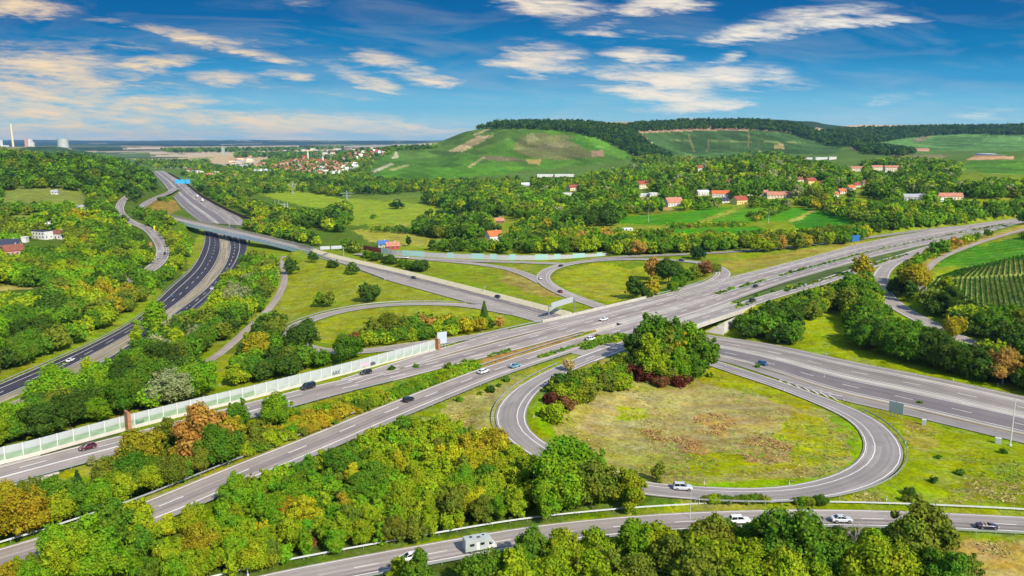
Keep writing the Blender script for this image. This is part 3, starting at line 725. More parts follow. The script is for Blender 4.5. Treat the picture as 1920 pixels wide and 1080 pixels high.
# verges between the carriageways of the upper motorway
def between(name, ra, rb, lo, hi, mat, dz, fa=1.0, fb=0.0):
    A = ra['A'] + (ra['B'] - ra['A']) * fa; Bq = rb['A'] + (rb['B'] - rb['A']) * fb
    sel = (ra['u'] >= lo) & (ra['u'] <= hi); A = A[sel]
    B = np.array([Bq[np.argmin(np.hypot(*(Bq[:, :2] - a[:2]).T))] for a in A])
    # smooth the matched edge
    for _ in range(4): B[1:-1] = .25 * B[:-2] + .5 * B[1:-1] + .25 * B[2:]
    s = ra['s'][sel]
    return ribbon(name, dict(A=A, B=B, s=s, u=ra['u'][sel]), 0, 1, mat, dz), (A, B)
c1, c2, c3, c4 = (Rw[k] for k in ('far_side_collector','west_carriageway','east_carriageway','near_side_collector'))
between('verge', c1, c2, 700, 1075, 'warm_verge', .012); between('concrete_strip', c1, c2, 1075, 1245, 'concrete_paving', .012); between('verge', c1, c2, 1245, 1420, 'green_verge', .012)
between('concrete_strip', c2, c3, 1130, 1320, 'concrete_paving', .012)
between('concrete_strip', c2, c3, 1320, 1900, 'green_verge', .012)
between('concrete_strip', c3, c4, 1230, 1345, 'concrete_paving', .012); between('verge', c3, c4, 1345, 1800, 'green_verge', .012)
between('hard_shoulder', c3, c4, 1040, 1110, 'pale_asphalt', -.01)
# hatching at the noses
for k in range(7):
    a = k / 6
    u0 = 1460 + 92 * a; v0 = 713 + 27 * a; l = 5 + 13 * a
    paint_quad([(u0, v0), (u0 + 1.5, v0 - .2), (u0 + 1.5 + l, v0 + l * .63), (u0 + l, v0 + l * .66)], .07)
    paint_quad([(u0 + 2, v0 - .6), (u0 + 2.3, v0 - 1.1), (u0 + 2 + l * 1.4, v0 + l * .13), (u0 + 1.6 + l * 1.4, v0 + l * .17 + .2)], .07)
for k in range(3):
    u0 = 1104 + 11.5 * k; v0 = 676 - 4.6 * k
    paint_quad([(u0, v0 + 3), (u0 + 2.4, v0 + 2.1), (u0 + 5.2, v0 - 8), (u0 + 3.8, v0 - 7.6)], 6.85)
for k in range(4):
    u0 = 988 + 9 * k; v0 = 797 + 8 * k
    paint_quad([(u0, v0), (u0 + 1.2, v0 - 1.4), (u0 + 17, v0 + 8), (u0 + 15.4, v0 + 9.6)], 3.5)
V = []; F = []
for q in PAINT:
    b = len(V); V += q; F.append((b, b + 1, b + 2, b + 3))
o = mk('road_marking', V, F, MATS['road_paint'], kind='structure')
o.data.update()
flip = [p.index for p in o.data.polygons if p.normal.z < 0]
if flip:
    import bmesh
    bm = bmesh.new(); bm.from_mesh(o.data); bm.faces.ensure_lookup_table()
    bmesh.ops.reverse_faces(bm, faces=[bm.faces[i] for i in flip]); bm.to_mesh(o.data); bm.free()
# ------------------------------------------------------------------ foliage prototypes
leafmat('leaves', False); leafmat('far_leaves', True)
pmat('bark', (.10,.075,.05), .9, noise=.3); pmat('pale_bark', (.42,.38,.32), .9, noise=.2)

def ico(sub):
    import bmesh
    bm = bmesh.new(); bmesh.ops.create_icosphere(bm, subdivisions=sub, radius=1.0)
    V = np.array([v.co[:] for v in bm.verts]); F = np.array([[v.index for v in f.verts] for f in bm.faces]); bm.free()
    return V, F
ICO1, ICO2 = ico(1), ico(2)

def lobes_for(form, rng):
    """ellipsoid lobes: centre x,y,z, radius; the whole plant is 1 high and its widest radius is rw"""
    L = []
    if form == 'round':      # broad crown, high trunk
        n = 30; rw, c, a = .42, .54, .43
    elif form == 'tall':
        n = 26; rw, c, a = .29, .53, .46
    elif form == 'wide':
        n = 34; rw, c, a = .54, .53, .43
    elif form == 'bush':
        n = 20; rw, c, a = .62, .42, .44
    elif form == 'column':
        n = 18; rw, c, a = .15, .52, .47
    for k in range(n):
        q = rng.normal(size=3); q /= np.linalg.norm(q); q *= (.35 + .65 * rng.random() ** .5) * (1 + .22 * rng.normal())
        if form in ('round', 'wide') and q[2] < -.5: q[2] *= .5
        s = 1.0 - .35 * max(q[2], 0)
        L.append((q[0]*rw*.80*s, q[1]*rw*.80*s, min(.93, max(.10, c + q[2]*a*.80)), (.20 + .26*rng.random()**1.5) * (rw if form != 'column' else .22) + .03))
    for k in range(9):      # stray boughs that break the outline
        t_ = rng.random() * 6.283; e = rng.uniform(-.5, .9); s = math.sqrt(1 - e * e * .8) * rng.uniform(.85, 1.12)
        L.append((math.cos(t_)*rw*s, math.sin(t_)*rw*s, min(.97, max(.1, c + e*a*1.08)), rng.uniform(.07, .13) * (rw if form != 'column' else .2) + .02))
    L.append((0, 0, c, rw * .55))
    return np.array(L)

def crown(form, nq, leaf, seed):
    """leaf clumps spread over and between uneven lobes -> verts, quads, tint per face"""
    rng = np.random.default_rng(seed)
    if form == 'fir':
        n = nq; z = rng.random(n) ** 1.35 * .93; rr = (.24 * (1 - z) + .012) * (.82 + .3 * np.sin(z * 46) ** 2)
        a = rng.random(n) * 6.283; rad = rr * (.55 + .45 * rng.random(n) ** .5)
        C = np.c_[rad * np.cos(a), rad * np.sin(a), .05 + z - .02 * rad / .2]
        Nn = np.c_[np.cos(a), np.sin(a), np.full(n, .7)]
        size = leaf * (.5 + .8 * rng.random(n)) * (1.1 - .5 * z)
        core = [(0, 0, .12 + .1 * k, .17 * (1 - .11 * k)) for k in range(7)]
        zmin = 0.0
    else:
        Lb = lobes_for(form, rng)
        w = Lb[:, 3] ** 2; w /= w.sum()
        n = int(nq * 2.2)
        k = rng.choice(len(Lb), n, p=w)
        q = rng.normal(size=(n, 3)); q[:, 2] += .25; q /= np.linalg.norm(q, axis=1)[:, None]
        rr = Lb[k, 3] * (.80 + .34 * rng.random(n) ** 1.6)
        # small-scale raggedness of every lobe
        rr *= 1 + .14 * np.sin(q[:, 0] * 7 + k) * np.sin(q[:, 1] * 8 + 2 * k) + .10 * np.sin(q[:, 2] * 13 + 3 * k)
        C = Lb[k, :3] + q * rr[:, None]
        dist = np.sqrt(((C[:, None, :] - Lb[None, :, :3]) ** 2).sum(2)) / Lb[None, :, 3]
        dist[np.arange(n), k] = 9
        keep = (dist.min(1) > .80) & (C[:, 2] > .01)
        C = C[keep][:nq]; Nn = q[keep][:nq]; n = len(C)
        size = leaf * (.55 + .9 * rng.random(n))
        core = [(a[0], a[1], a[2], a[3] * .78) for a in Lb]
    Nn = Nn + rng.normal(size=(n, 3)) * .45; Nn /= np.linalg.norm(Nn, axis=1)[:, None]
    t = np.cross(Nn, rng.normal(size=(n, 3))); t /= np.linalg.norm(t, axis=1)[:, None] + 1e-9
    b = np.cross(Nn, t)
    cs = []
    for sx_, sy_ in ((-1, -.7), (.8, -1), (1, .8), (-.7, 1)):
        j = (.7 + .6 * rng.random((n, 2)))
        cs.append(C + t * (size * sx_ * j[:, 0])[:, None] + b * (size * sy_ * j[:, 1])[:, None] - Nn * (size * .25 * (rng.random(n)))[:, None])
    V = np.stack(cs, 1).reshape(-1, 3); Q = np.arange(4 * n).reshape(-1, 4)
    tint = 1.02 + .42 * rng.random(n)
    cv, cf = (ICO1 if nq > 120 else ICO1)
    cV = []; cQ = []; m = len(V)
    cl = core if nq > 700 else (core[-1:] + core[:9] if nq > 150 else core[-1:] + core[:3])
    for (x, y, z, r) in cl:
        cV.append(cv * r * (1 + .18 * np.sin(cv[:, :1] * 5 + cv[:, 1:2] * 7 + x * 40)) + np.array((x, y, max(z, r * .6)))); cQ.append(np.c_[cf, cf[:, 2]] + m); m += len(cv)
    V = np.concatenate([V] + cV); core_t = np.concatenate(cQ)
    return V, Q, core_t[:, :3], np.r_[tint], np.full(len(core_t), .7)  # core faces tinted darker: shade between the leaf clumps put into the colour

def crown_mesh(name, form, nq, leaf, seed, mat):
    V, Q, T, t1, t2 = crown(form, nq, leaf, seed)
    me = bpy.data.meshes.new(name)
    me.vertices.add(len(V)); me.vertices.foreach_set('co', V.astype(np.float32).ravel())
    li = np.r_[Q.ravel(), T.ravel()].astype(np.int32); me.loops.add(len(li)); me.loops.foreach_set('vertex_index', li)
    st = np.r_[np.arange(0, Q.size, 4), Q.size + np.arange(0, T.size, 3)].astype(np.int32)
    me.polygons.add(len(st)); me.polygons.foreach_set('loop_start', st)
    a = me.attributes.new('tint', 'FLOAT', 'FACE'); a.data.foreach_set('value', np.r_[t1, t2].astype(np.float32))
    me.materials.append(mat); me.update(calc_edges=True)
    return me

def trunk_mesh(name, seed, h=.5, r=.016, mat='bark'):
    rng = random.Random(seed); mb = MB()
    p = Vector((0, 0, -.02)); rad = r
    for k in range(3):
        q = Vector((rng.uniform(-.015, .015), rng.uniform(-.015, .015), h * (k + 1) / 3)); mb.bar(p, q, rad, 0, 7, rad * .78); p = q; rad *= .78
    for k in range(5):
        a = rng.random() * 6.28; z0 = h * rng.uniform(.5, 1.0)
        mb.bar((0, 0, z0), (math.cos(a) * .2, math.sin(a) * .2, z0 + rng.uniform(.1, .26)), r * .5, 0, 5, r * .18)
    me = bpy.data.meshes.new(name); me.from_pydata(mb.V, [], mb.F); me.materials.append(MATS[mat]); me.update()
    return me

LEAF = MATS['leaves']
FORMS = {'round': [], 'tall': [], 'wide': [], 'bush': [], 'column': [], 'fir': []}
for f, n, nq, lf in (('round', 7, 4200, .0165), ('tall', 5, 3600, .015), ('wide', 6, 4800, .0165), ('bush', 5, 2200, .032), ('column', 2, 1800, .013), ('fir', 2, 2600, .022)):
    for k in range(n): FORMS[f].append(crown_mesh('crown', f, nq, lf, 100 + 13 * k + len(f), LEAF))
TRUNKS = [trunk_mesh('trunk', k) for k in range(3)]; PALE_TRUNK = trunk_mesh('trunk', 9, .62, .02, 'pale_bark')

# palettes: (albedo, word)
PAL = {
 'mid': ((.095,.188,.014), 'mid green'), 'fresh': ((.145,.272,.012), 'fresh green'), 'dark': ((.058,.108,.014), 'dark green'), 'deep': ((.026,.065,.016), 'deep bluish-green'),
 'yg': ((.228,.298,.012), 'yellow-green'), 'yellow': ((.38,.37,.014), 'yellow'), 'olive': ((.145,.185,.018), 'olive'), 'orange': ((.34,.20,.04), 'orange-brown'),
 'gold': ((.31,.26,.016), 'golden'), 'brown': ((.17,.085,.03), 'brownish'), 'red': ((.12,.035,.022), 'dark red'), 'pale': ((.25,.27,.11), 'pale grey-green'), 'tan': ((.36,.27,.12), 'straw-coloured'),
}
MIX = {   # ordered from green to gold, so that a slow noise groups like with like
 'thicket': [('mid',16),('fresh',26),('yg',46),('olive',8),('yellow',4),('gold',1.5)],
 'green': [('dark',16),('mid',36),('fresh',26),('yg',14),('olive',8)],
 'left': [('dark',16),('mid',34),('fresh',16),('yg',20),('olive',13),('gold',1.5)],
 'freshwood': [('mid',30),('fresh',40),('yg',20),('olive',10)],
 'autumn': [('mid',30),('fresh',14),('yg',28),('olive',20),('gold',5),('orange',2.5)],
 'bank': [('dark',20),('mid',36),('fresh',16),('pale',4),('olive',12),('yg',12)],
 'right': [('dark',26),('mid',34),('yg',12),('olive',24),('gold',3)],
 'lower': [('dark',12),('mid',30),('yg',28),('olive',26),('gold',2),('tan',1.2)],
 'shrub': [('mid',28),('fresh',26),('yg',28),('olive',14),('gold',2)],
 'forest': [('deep',18),('dark',36),('mid',30),('olive',8),('fresh',8)],
 'ridge': [('deep',62),('dark',38)],
 'valley': [('deep',10),('dark',26),('mid',34),('olive',16),('yg',14)],
 'hamlet': [('dark',22),('mid',36),('pale',4),('fresh',14),('yg',14),('olive',10)],
 'belt': [('dark',14),('mid',30),('yg',28),('olive',20),('gold',6),('orange',1.5)],
}
def pick(mix, rng, x=None, y=None):
    ks = MIX[mix]; t = sum(k[1] for k in ks); q = rng.random()
    if x is not None:      # neighbours of one kind stand together
        e = float(np.clip((fbm(x, y, 34, 61, 2) - .5) * 1.9 + .5, 0, .999)); q = e if rng.random() < .62 else q
    q *= t
    for k, w_ in ks:
        q -= w_
        if q <= 0: return k
    return ks[-1][0]

# ------------------------------------------------------------------ where things grow
# (zone phrase, polygon in the photograph, mix, height range, spacing as share of height, forms)
B_ = [('round',4),('wide',4),('tall',2)]
ZONES = [
 ('in the thicket above the slip road', [(0,1090),(0,1052),(80,1040),(150,1005),(240,962),(330,968),(395,915),(520,880),(600,842),(690,800),(760,788),(870,800),(950,840),(1000,850),(1020,900),(990,955),(900,975),(700,1020),(480,1075)], 'thicket', (4.8,8.4), .36, [('round',3),('tall',7),('wide',1)]),
 ('in the wood beside the loop ramp', [(1025,862),(1090,868),(1150,885),(1240,912),(1288,925),(1288,940),(1200,950),(1010,958),(1010,900)], 'freshwood', (10,13.5), .42, B_),
 ('in the trees below the slip road', [(700,1090),(725,1055),(800,1062),(880,1062),(960,1035),(1000,1015),(1060,1010),(1150,1000),(1260,1005),(1330,1010),(1440,1000),(1530,1005),(1540,1020),(1650,1025),(1690,1000),(1760,1010),(1800,1060),(1810,1100)], 'lower', (8,12.5), .45, [('round',4),('tall',4),('wide',2)]),
 ('between the two upper carriageways', [(0,985),(0,945),(60,925),(130,930),(250,862),(340,845),(390,815),(420,838),(430,862),(380,885),(290,918),(250,935),(90,1000)], 'autumn', (6,10), .42, B_),
 ('between the two upper carriageways', [(430,850),(430,822),(520,775),(600,768),(690,742),(760,740),(740,755),(640,790),(560,815),(480,845)], 'shrub', (2.2,5), .5, [('bush',3),('round',2)]),
 ('between the two upper carriageways', [(720,738),(800,705),(900,682),(900,688),(800,722),(730,752)], 'shrub', (1.2,2.6), .5, [('bush',1)]),
 ('on the wooded slope left of the valley motorway', [(0,705),(70,680),(160,635),(250,590),(318,525),(355,490),(372,455),(365,440),(330,445),(318,475),(318,492),(282,505),(235,545),(180,590),(90,645),(0,675)], 'left', (9,13), .45, B_),
 ('on the hillside left of the rail cutting', [(0,650),(80,625),(170,575),(230,530),(290,490),(285,470),(255,432),(238,405),(215,385),(150,385),(130,430),(120,470),(0,490),(0,520),(90,520),(90,560),(0,550)], 'left', (9,14), .5, B_),
 ('on the bank right of the valley motorway', [(0,845),(0,800),(100,748),(200,700),(280,645),(372,582),(425,530),(452,492),(480,478),(520,490),(520,520),(515,555),(498,580),(465,610),(430,640),(395,668),(380,700),(415,735),(330,735),(240,770),(100,825)], 'bank', (8,13), .42, B_),
 ('between the noise wall and the western ramp', [(430,720),(470,640),(500,600),(535,600),(530,640),(560,662),(640,675),(720,668),(800,650),(810,640),(700,685),(600,700),(520,725)], 'bank', (7,11), .48, B_),
 ('inside the western ramp', [(685,640),(720,610),(790,600),(880,607),(960,604),(985,605),(940,618),(860,628),(780,640)], 'belt', (5,9), .45, B_),
 ('on the far bank of the lower motorway', [(380,395),(440,385),(470,405),(560,430),(600,452),(660,460),(690,468),(700,478),(640,475),(560,455),(470,425)], 'belt', (8,12), .5, B_),
 ('in the belt behind the grey noise barrier', [(730,470),(780,468),(850,470),(960,468),(1010,458),(1100,450),(1200,438),(1290,445),(1400,445),(1480,440),(1600,430),(1640,425),(1630,436),(1500,455),(1380,466),(1290,470),(1150,475),(960,477),(860,476)], 'belt', (8,13), .45, B_),
 ('in the belt behind the grey noise barrier', [(1000,455),(1080,432),(1180,440),(1180,455)], 'belt', (9,13), .5, B_),
 ('beside the bridge abutment', [(1392,612),(1400,578),(1450,560),(1540,540),(1562,532),(1575,545),(1560,570),(1500,592),(1490,630),(1440,635)], 'right', (6,9), .45, B_),
 ('left of the curving eastern ramp', [(1585,560),(1592,505),(1622,490),(1640,510),(1642,560),(1680,600),(1660,645),(1610,640),(1600,600)], 'right', (8,13), .45, B_),
 ('in the wood right of the meadow', [(1665,640),(1690,610),(1760,640),(1810,650),(1900,660),(1990,700),(1990,760),(1900,722),(1800,690),(1740,665)], 'right', (9,14), .42, B_),
 ('between the eastern ramp and the vineyard', [(1695,500),(1725,500),(1740,545),(1790,570),(1850,585),(1990,590),(1990,700),(1900,660),(1830,635),(1760,600),(1715,570),(1685,530)], 'right', (8,13), .45, B_),
 ('beside the track along the upper motorway', [(1700,490),(1780,455),(1850,437),(1920,428),(1920,434),(1860,444),(1790,468),(1735,500)], 'autumn', (3,7), .6, B_),
 ('along the far verge of the upper motorway', [(1630,425),(1700,400),(1800,398),(1920,385),(1920,405),(1800,410),(1700,428)], 'green', (9,14), .5, B_),
 ('inside the loop ramp', [(1040,730),(1030,712),(1070,700),(1160,668),(1190,700),(1160,715),(1110,725),(1080,745)], 'shrub', (3.5,7), .45, [('bush',2),('round',3)]),
]
STUFF = [  # far woods that read as masses: polygon, mix, heights, spacing
 ([(0,450),(0,362),(90,350),(150,352),(200,352),(238,378),(215,392),(150,400),(130,440),(60,450)], 'left', (8,13), .62),
 ([(0,352),(0,283),(60,285),(180,290),(240,300),(285,322),(288,350),(262,362),(235,372),(170,352),(100,345)], 'forest', (12,18), .55),
 ([(290,372),(330,372),(345,400),(315,405),(300,388)], 'valley', (4,7), .6), ([(228,402),(265,400),(310,430),(330,440),(318,470),(300,440),(262,416)], 'belt', (7,11), .55),
 ([(360,345),(420,330),(520,325),(640,335),(700,345),(690,350),(640,362),(560,355),(480,358),(420,380),(395,385)], 'valley', (10,15), .6),
 ([(395,385),(440,370),(530,395),(600,400),(650,380),(656,400),(640,425),(600,420),(540,412),(470,405),(440,392)], 'valley', (10,15), .55),
 ([(520,325),(690,335),(830,340),(1000,335),(1100,335),(1180,330),(1180,345),(1000,350),(960,360),(900,355),(800,352),(700,360),(620,350)], 'valley', (11,16), .55),
 ([(800,352),(900,352),(960,370),(940,398),(880,395),(840,385),(800,372)], 'valley', (13,18), .5), ([(960,358),(1030,350),(1100,352),(1180,360),(1180,400),(1140,412),(1060,418),(1000,410),(960,398)], 'hamlet', (11,16), .55),
 ([(775,428),(800,402),(860,400),(905,402),(925,418),(935,435),(890,440),(800,434)], 'valley', (10,14), .5), ([(690,430),(720,425),(790,430),(880,438),(880,441),(780,435)], 'valley', (3,6), .7),
 ([(960,440),(980,415),(1040,412),(1090,420),(1090,445),(1000,456),(945,470),(910,462)], 'belt', (9,13), .5), ([(785,462),(830,455),(905,455),(930,465),(790,472)], 'valley', (8,12), .6),
 ([(1090,330),(1160,318),(1230,305),(1330,300),(1390,290),(1450,285),(1520,300),(1570,315),(1600,335),(1600,365),(1480,362),(1400,362),(1300,355),(1240,372),(1180,365),(1090,350)], 'hamlet', (12,18), .5),
 ([(1180,365),(1270,360),(1330,372),(1300,385),(1200,395),(1150,405),(1140,400)], 'hamlet', (8,13), .8), ([(1260,375),(1400,372),(1480,376),(1480,384),(1400,384),(1280,390)], 'hamlet', (5,9), .7),
 ([(1480,375),(1560,372),(1620,385),(1640,420),(1610,440),(1600,405),(1540,390)], 'belt', (8,13), .55), ([(1600,320),(1680,318),(1760,328),(1800,345),(1900,352),(1920,355),(1920,362),(1780,362),(1740,375),(1640,365),(1600,345)], 'hamlet', (11,15), .5),
 ([(1620,385),(1700,375),(1800,382),(1920,372),(1920,400),(1800,412),(1700,415),(1640,420)], 'green', (10,15), .52),
 ([(1560,322),(1640,300),(1700,296),(1760,300),(1800,310),(1780,320),(1690,318)], 'hamlet', (9,13), .7), ([(1740,315),(1780,305),(1800,320),(1780,335)], 'hamlet', (10,14), .6), ([(1850,338),(1990,345),(1990,352),(1850,346)], 'hamlet', (9,12), .6),
 ([(1300,445),(1420,442),(1500,440),(1480,447),(1300,450)], 'belt', (4,7), .6), ([(1400,402),(1470,385),(1480,390),(1420,412)], 'belt', (4,6), .6), ([(1250,420),(1340,418),(1400,416),(1400,421),(1260,425)], 'belt', (3,5), .7),
 ([(1170,295),(1300,295),(1420,300),(1400,305),(1200,302)], 'valley', (8,12), 1.0), ([(1185,300),(1230,290),(1260,300),(1220,310)], 'valley', (10,14), .6),
 ([(490,300),(690,284),(740,284),(700,300),(690,335),(620,337),(520,332),(480,322)], 'valley', (8,12), .75), ([(400,312),(520,312),(520,326),(380,335),(340,325)], 'valley', (9,13), .9), ([(250,300),(340,300),(420,312),(300,314)], 'valley', (10,14), 1.0),
 ([(680,282),(740,274),(820,272),(820,276),(740,280),(690,286)], 'forest', (9,13), .8),
 ([(280,303),(390,301),(390,307),(290,309)], 'forest', (14,20), .7), ([(440,287),(560,285),(640,284),(560,291),(440,293)], 'forest', (16,24), .8), ([(370,311),(520,309),(520,323),(365,323)], 'valley', (12,18), .9), ([(300,279),(560,277),(690,274),(560,281),(320,284)], 'forest', (18,28), .8), ([(500,295),(560,292),(600,292),(560,298)], 'forest', (12,18), .8), ([(620,284),(700,278),(740,276),(700,283),(640,290)], 'forest', (14,20), .8),
]
RIDGE = [ # hilltop forests
 [(876,240),(920,229),(1000,226),(1100,228),(1180,236),(1195,250),(1215,266),(1245,290),(1210,292),(1185,284),(1140,262),(1080,244),(1000,238),(930,237)],
 [(1140,240),(1200,230),(1300,224),(1420,224),(1500,232),(1570,262),(1600,272),(1560,270),(1480,246),(1400,239),(1290,239),(1195,244),(1180,252)],
 [(1520,247),(1600,240),(1750,236),(1920,234),(1990,234),(1990,250),(1800,248),(1700,256),(1640,266),(1600,262)],
 [(1570,262),(1640,270),(1720,282),(1690,288),(1620,282)], [(1205,262),(1235,280),(1260,292),(1240,296),(1200,280)],
]
SINGLES = [  # (u, v of the foot, height px, form, colour, phrase)
 (692,566,36,'wide','dark','on the grass slope above the western ramp'), (600,575,26,'round','mid','on the grass slope above the western ramp'), (618,575,28,'round','olive','on the grass slope above the western ramp'),
 (545,515,30,'round','dark','beside the footpath near the bridge pier'), (588,493,22,'round','dark','by the pale retaining wall'), (625,502,16,'bush','dark','by the pale retaining wall'), (660,515,24,'round','dark','by the pale retaining wall'),
 (1225,524,42,'round','orange','inside the eastern loop'), (1254,532,50,'round','dark','inside the eastern loop'), (1190,557,36,'wide','dark','inside the eastern loop'), (1222,555,34,'round','gold','inside the eastern loop'), (1212,558,26,'bush','dark','inside the eastern loop'),
 (1285,528,28,'bush','mid','inside the eastern loop'), (1302,524,26,'round','olive','inside the eastern loop'), (1322,518,30,'round','brown','inside the eastern loop'), (1270,540,22,'bush','mid','inside the eastern loop'), (1262,546,20,'bush','fresh','inside the eastern loop'), (1340,510,18,'bush','olive','inside the eastern loop'),
 (1308,487,26,'wide','deep','behind the eastern loop'), (908,600,38,'fir','dark','beside the western ramp'), (766,462,20,'column','deep','in the meadow behind the grey noise barrier'), (1118,470,42,'tall','fresh','in the belt behind the grey noise barrier'), (735,495,18,'bush','dark','between the barrier and the lower motorway'), (755,500,16,'bush','mid','between the barrier and the lower motorway'),
 (772,506,20,'bush','mid','between the barrier and the lower motorway'), (790,508,22,'bush','dark','between the barrier and the lower motorway'), (705,489,18,'bush','dark','between the barrier and the lower motorway'), (725,493,16,'bush','dark','between the barrier and the lower motorway'), (690,484,16,'bush','mid','between the barrier and the lower motorway'),
 # the big group in the loop
 (1232,690,102,'round','mid','inside the loop ramp'), (1195,692,78,'tall','dark','inside the loop ramp'), (1215,706,84,'tall','yg','inside the loop ramp'), (1240,704,88,'tall','olive','inside the loop ramp'), (1263,700,84,'tall','gold','inside the loop ramp'), (1284,700,94,'round','fresh','inside the loop ramp'),
 (1308,706,80,'round','mid','inside the loop ramp'), (1265,714,62,'round','fresh','inside the loop ramp'), (1225,716,60,'round','yg','inside the loop ramp'), (1250,718,44,'round','olive','inside the loop ramp'), (1300,716,56,'round','mid','inside the loop ramp'), (1186,702,50,'tall','dark','inside the loop ramp'),
 (1200,713,34,'bush','red','inside the loop ramp'), (1275,724,26,'bush','red','inside the loop ramp'), (1240,724,24,'bush','brown','inside the loop ramp'), (1165,695,34,'bush','olive','inside the loop ramp'), (1150,712,30,'bush','mid','inside the loop ramp'), (1120,722,32,'bush','fresh','inside the loop ramp'), (1105,728,28,'bush','dark','inside the loop ramp'), (1160,728,32,'bush','yg','inside the loop ramp'), (1142,730,28,'bush','olive','inside the loop ramp'),
 (1040,792,40,'bush','yg','inside the loop ramp'), (1035,760,28,'bush','red','inside the loop ramp'), (1062,766,30,'bush','brown','inside the loop ramp'), (1072,742,36,'bush','mid','inside the loop ramp'), (1050,735,40,'round','dark','inside the loop ramp'), (1075,730,44,'tall','olive','inside the loop ramp'), (1090,738,36,'bush','yg','inside the loop ramp'),
 (1066,697,26,'round','tan','on the outer verge of the loop ramp'),
 (262,412,26,'round','mid','at the end of the valley bridge'),(282,416,28,'round','olive','at the end of the valley bridge'),(300,420,28,'wide','mid','at the end of the valley bridge'),(318,424,22,'round','yg','at the end of the valley bridge'),
 (620,992,24,'bush','red','in the thicket above the slip road'),(493,1030,30,'bush','red','in the thicket above the slip road'),(571,1026,30,'bush','brown','in the thicket above the slip road'),(742,994,16,'bush','red','in the thicket above the slip road'),(705,1000,22,'bush','yg','in the thicket above the slip road'),
 (1532,1082,40,'bush','red','in the trees below the slip road'),(1235,905,40,'tall','olive','inside the loop ramp'),
 (25,822,66,'wide','fresh','on the bank right of the valley motorway'),(72,806,60,'round','mid','on the bank right of the valley motorway'),(150,752,50,'round','mid','on the bank right of the valley motorway'),(200,722,48,'wide','fresh','on the bank right of the valley motorway'),(238,700,44,'round','mid','on the bank right of the valley motorway'),(300,655,40,'round','yg','on the bank right of the valley motorway'),
 (112,1062,84,'round','fresh','in the wood at the lower left'),(165,1048,90,'tall','fresh','in the wood at the lower left'),(212,1030,88,'round','mid','in the wood at the lower left'),(246,1012,78,'round','yg','in the wood at the lower left'),(140,1085,90,'wide','yg','in the wood at the lower left'),(200,1088,96,'round','fresh','in the wood at the lower left'),(268,1062,84,'tall','mid','in the wood at the lower left'),
 (1372,1034,62,'tall','mid','in the trees below the slip road'),(1404,1036,60,'tall','yg','in the trees below the slip road'),(752,1092,50,'round','yg','in the trees below the slip road'),
 # trees that stand out
 (385,878,112,'round','orange','between the two upper carriageways'), (316,850,72,'tall','olive','between the two upper carriageways'), (448,816,66,'tall','mid','between the two upper carriageways'), (522,800,62,'round','fresh','between the two upper carriageways'), (420,860,80,'round','gold','between the two upper carriageways'), (148,925,48,'fir','deep','beside the pale concrete abutment'), (172,876,24,'tall','pale','beside the pale concrete abutment'), (270,880,70,'wide','gold','between the two upper carriageways'), (205,912,54,'wide','olive','between the two upper carriageways'), (250,915,70,'wide','mid','between the two upper carriageways'),
 (40,1010,92,'wide','gold','in the wood at the lower left'), (10,965,60,'wide','gold','in the wood at the lower left'), (110,985,66,'round','yg','in the wood at the lower left'),
 (1735,1072,140,'tall','olive','in the trees below the slip road'), (1685,1080,115,'round','olive','in the trees below the slip road'), (1475,1085,130,'wide','mid','in the trees below the slip road'), (1190,1068,110,'tall','fresh','in the trees below the slip road'), (1240,1060,88,'round','yg','in the trees below the slip road'), (1320,1070,104,'round','olive','in the trees below the slip road'),
 (380,745,62,'wide','fresh','on the bank right of the valley motorway'), (165,702,34,'tall','yg','on the bank right of the valley motorway'), (258,650,40,'tall','yg','on the bank right of the valley motorway'), (110,770,78,'wide','fresh','on the bank right of the valley motorway'), (290,632,66,'round','fresh','on the bank right of the valley motorway'),
 (570,662,58,'wide','dark','beside the western ramp'), (520,690,48,'round','dark','beside the western ramp'), (490,680,56,'round','gold','beside the western ramp'), (520,630,40,'round','olive','beside the western ramp'), (655,676,50,'wide','mid','between the noise wall and the western ramp'), (700,640,44,'round','olive','inside the western ramp'), (735,636,50,'wide','olive','inside the western ramp'), (668,650,30,'bush','brown','inside the western ramp'), (800,628,40,'round','orange','inside the western ramp'), (838,622,36,'round','gold','inside the western ramp'),
 (1430,632,44,'round','mid','beside the bridge abutment'), (1465,640,36,'bush','dark','beside the bridge abutment'), (1632,652,50,'wide','dark','in the meadow right of the bridge'), (1615,520,40,'round','gold','left of the curving eastern ramp'), (1762,480,32,'round','mid','beside the field track'), (1715,545,52,'round','gold','between the eastern ramp and the vineyard'), (1790,640,50,'round','gold','beside the eastern ramp'), (1880,720,64,'round','orange','in the wood right of the meadow'), (1775,545,30,'bush','yg','beside the vineyard'),
 (1620,450,28,'round','yellow','along the far verge of the upper motorway'), (745,392,18,'wide','deep','alone in the valley meadow'), (700,410,9,'bush','mid','alone in the valley meadow'), (1042,438,30,'tall','mid','in the belt behind the grey noise barrier'),
]
SMALLSHRUBS = [(1155,700),(1330,707),(860,752),(900,740),(920,735),(935,725),(950,715),(1420,940),(1500,945),(1530,944),(1360,942),(1385,941),(1330,942),(1322,941),(1338,942),(1346,942),(1353,943),(1368,943),(1376,943),(1392,942),(1400,942),(1408,943),(1412,941),(1436,943),(1428,941),(1508,946),(1516,946),(1522,945),(1536,946),(1542,945),(1492,945),(1100,640),(1120,634),(1140,628),(1160,622),(1180,618),(1385,570),(1420,556),(1450,548),(1480,540),(1500,534),(1420,690),(1684,765),(1724,757),(1800,890),(1760,860),(1750,905),(1712,930),(1705,928),(1880,850),(1700,940),
 (470,1050),(560,1020),(640,1010),(900,965),(120,1075),(735,695),(780,690),(840,690),(870,680)]
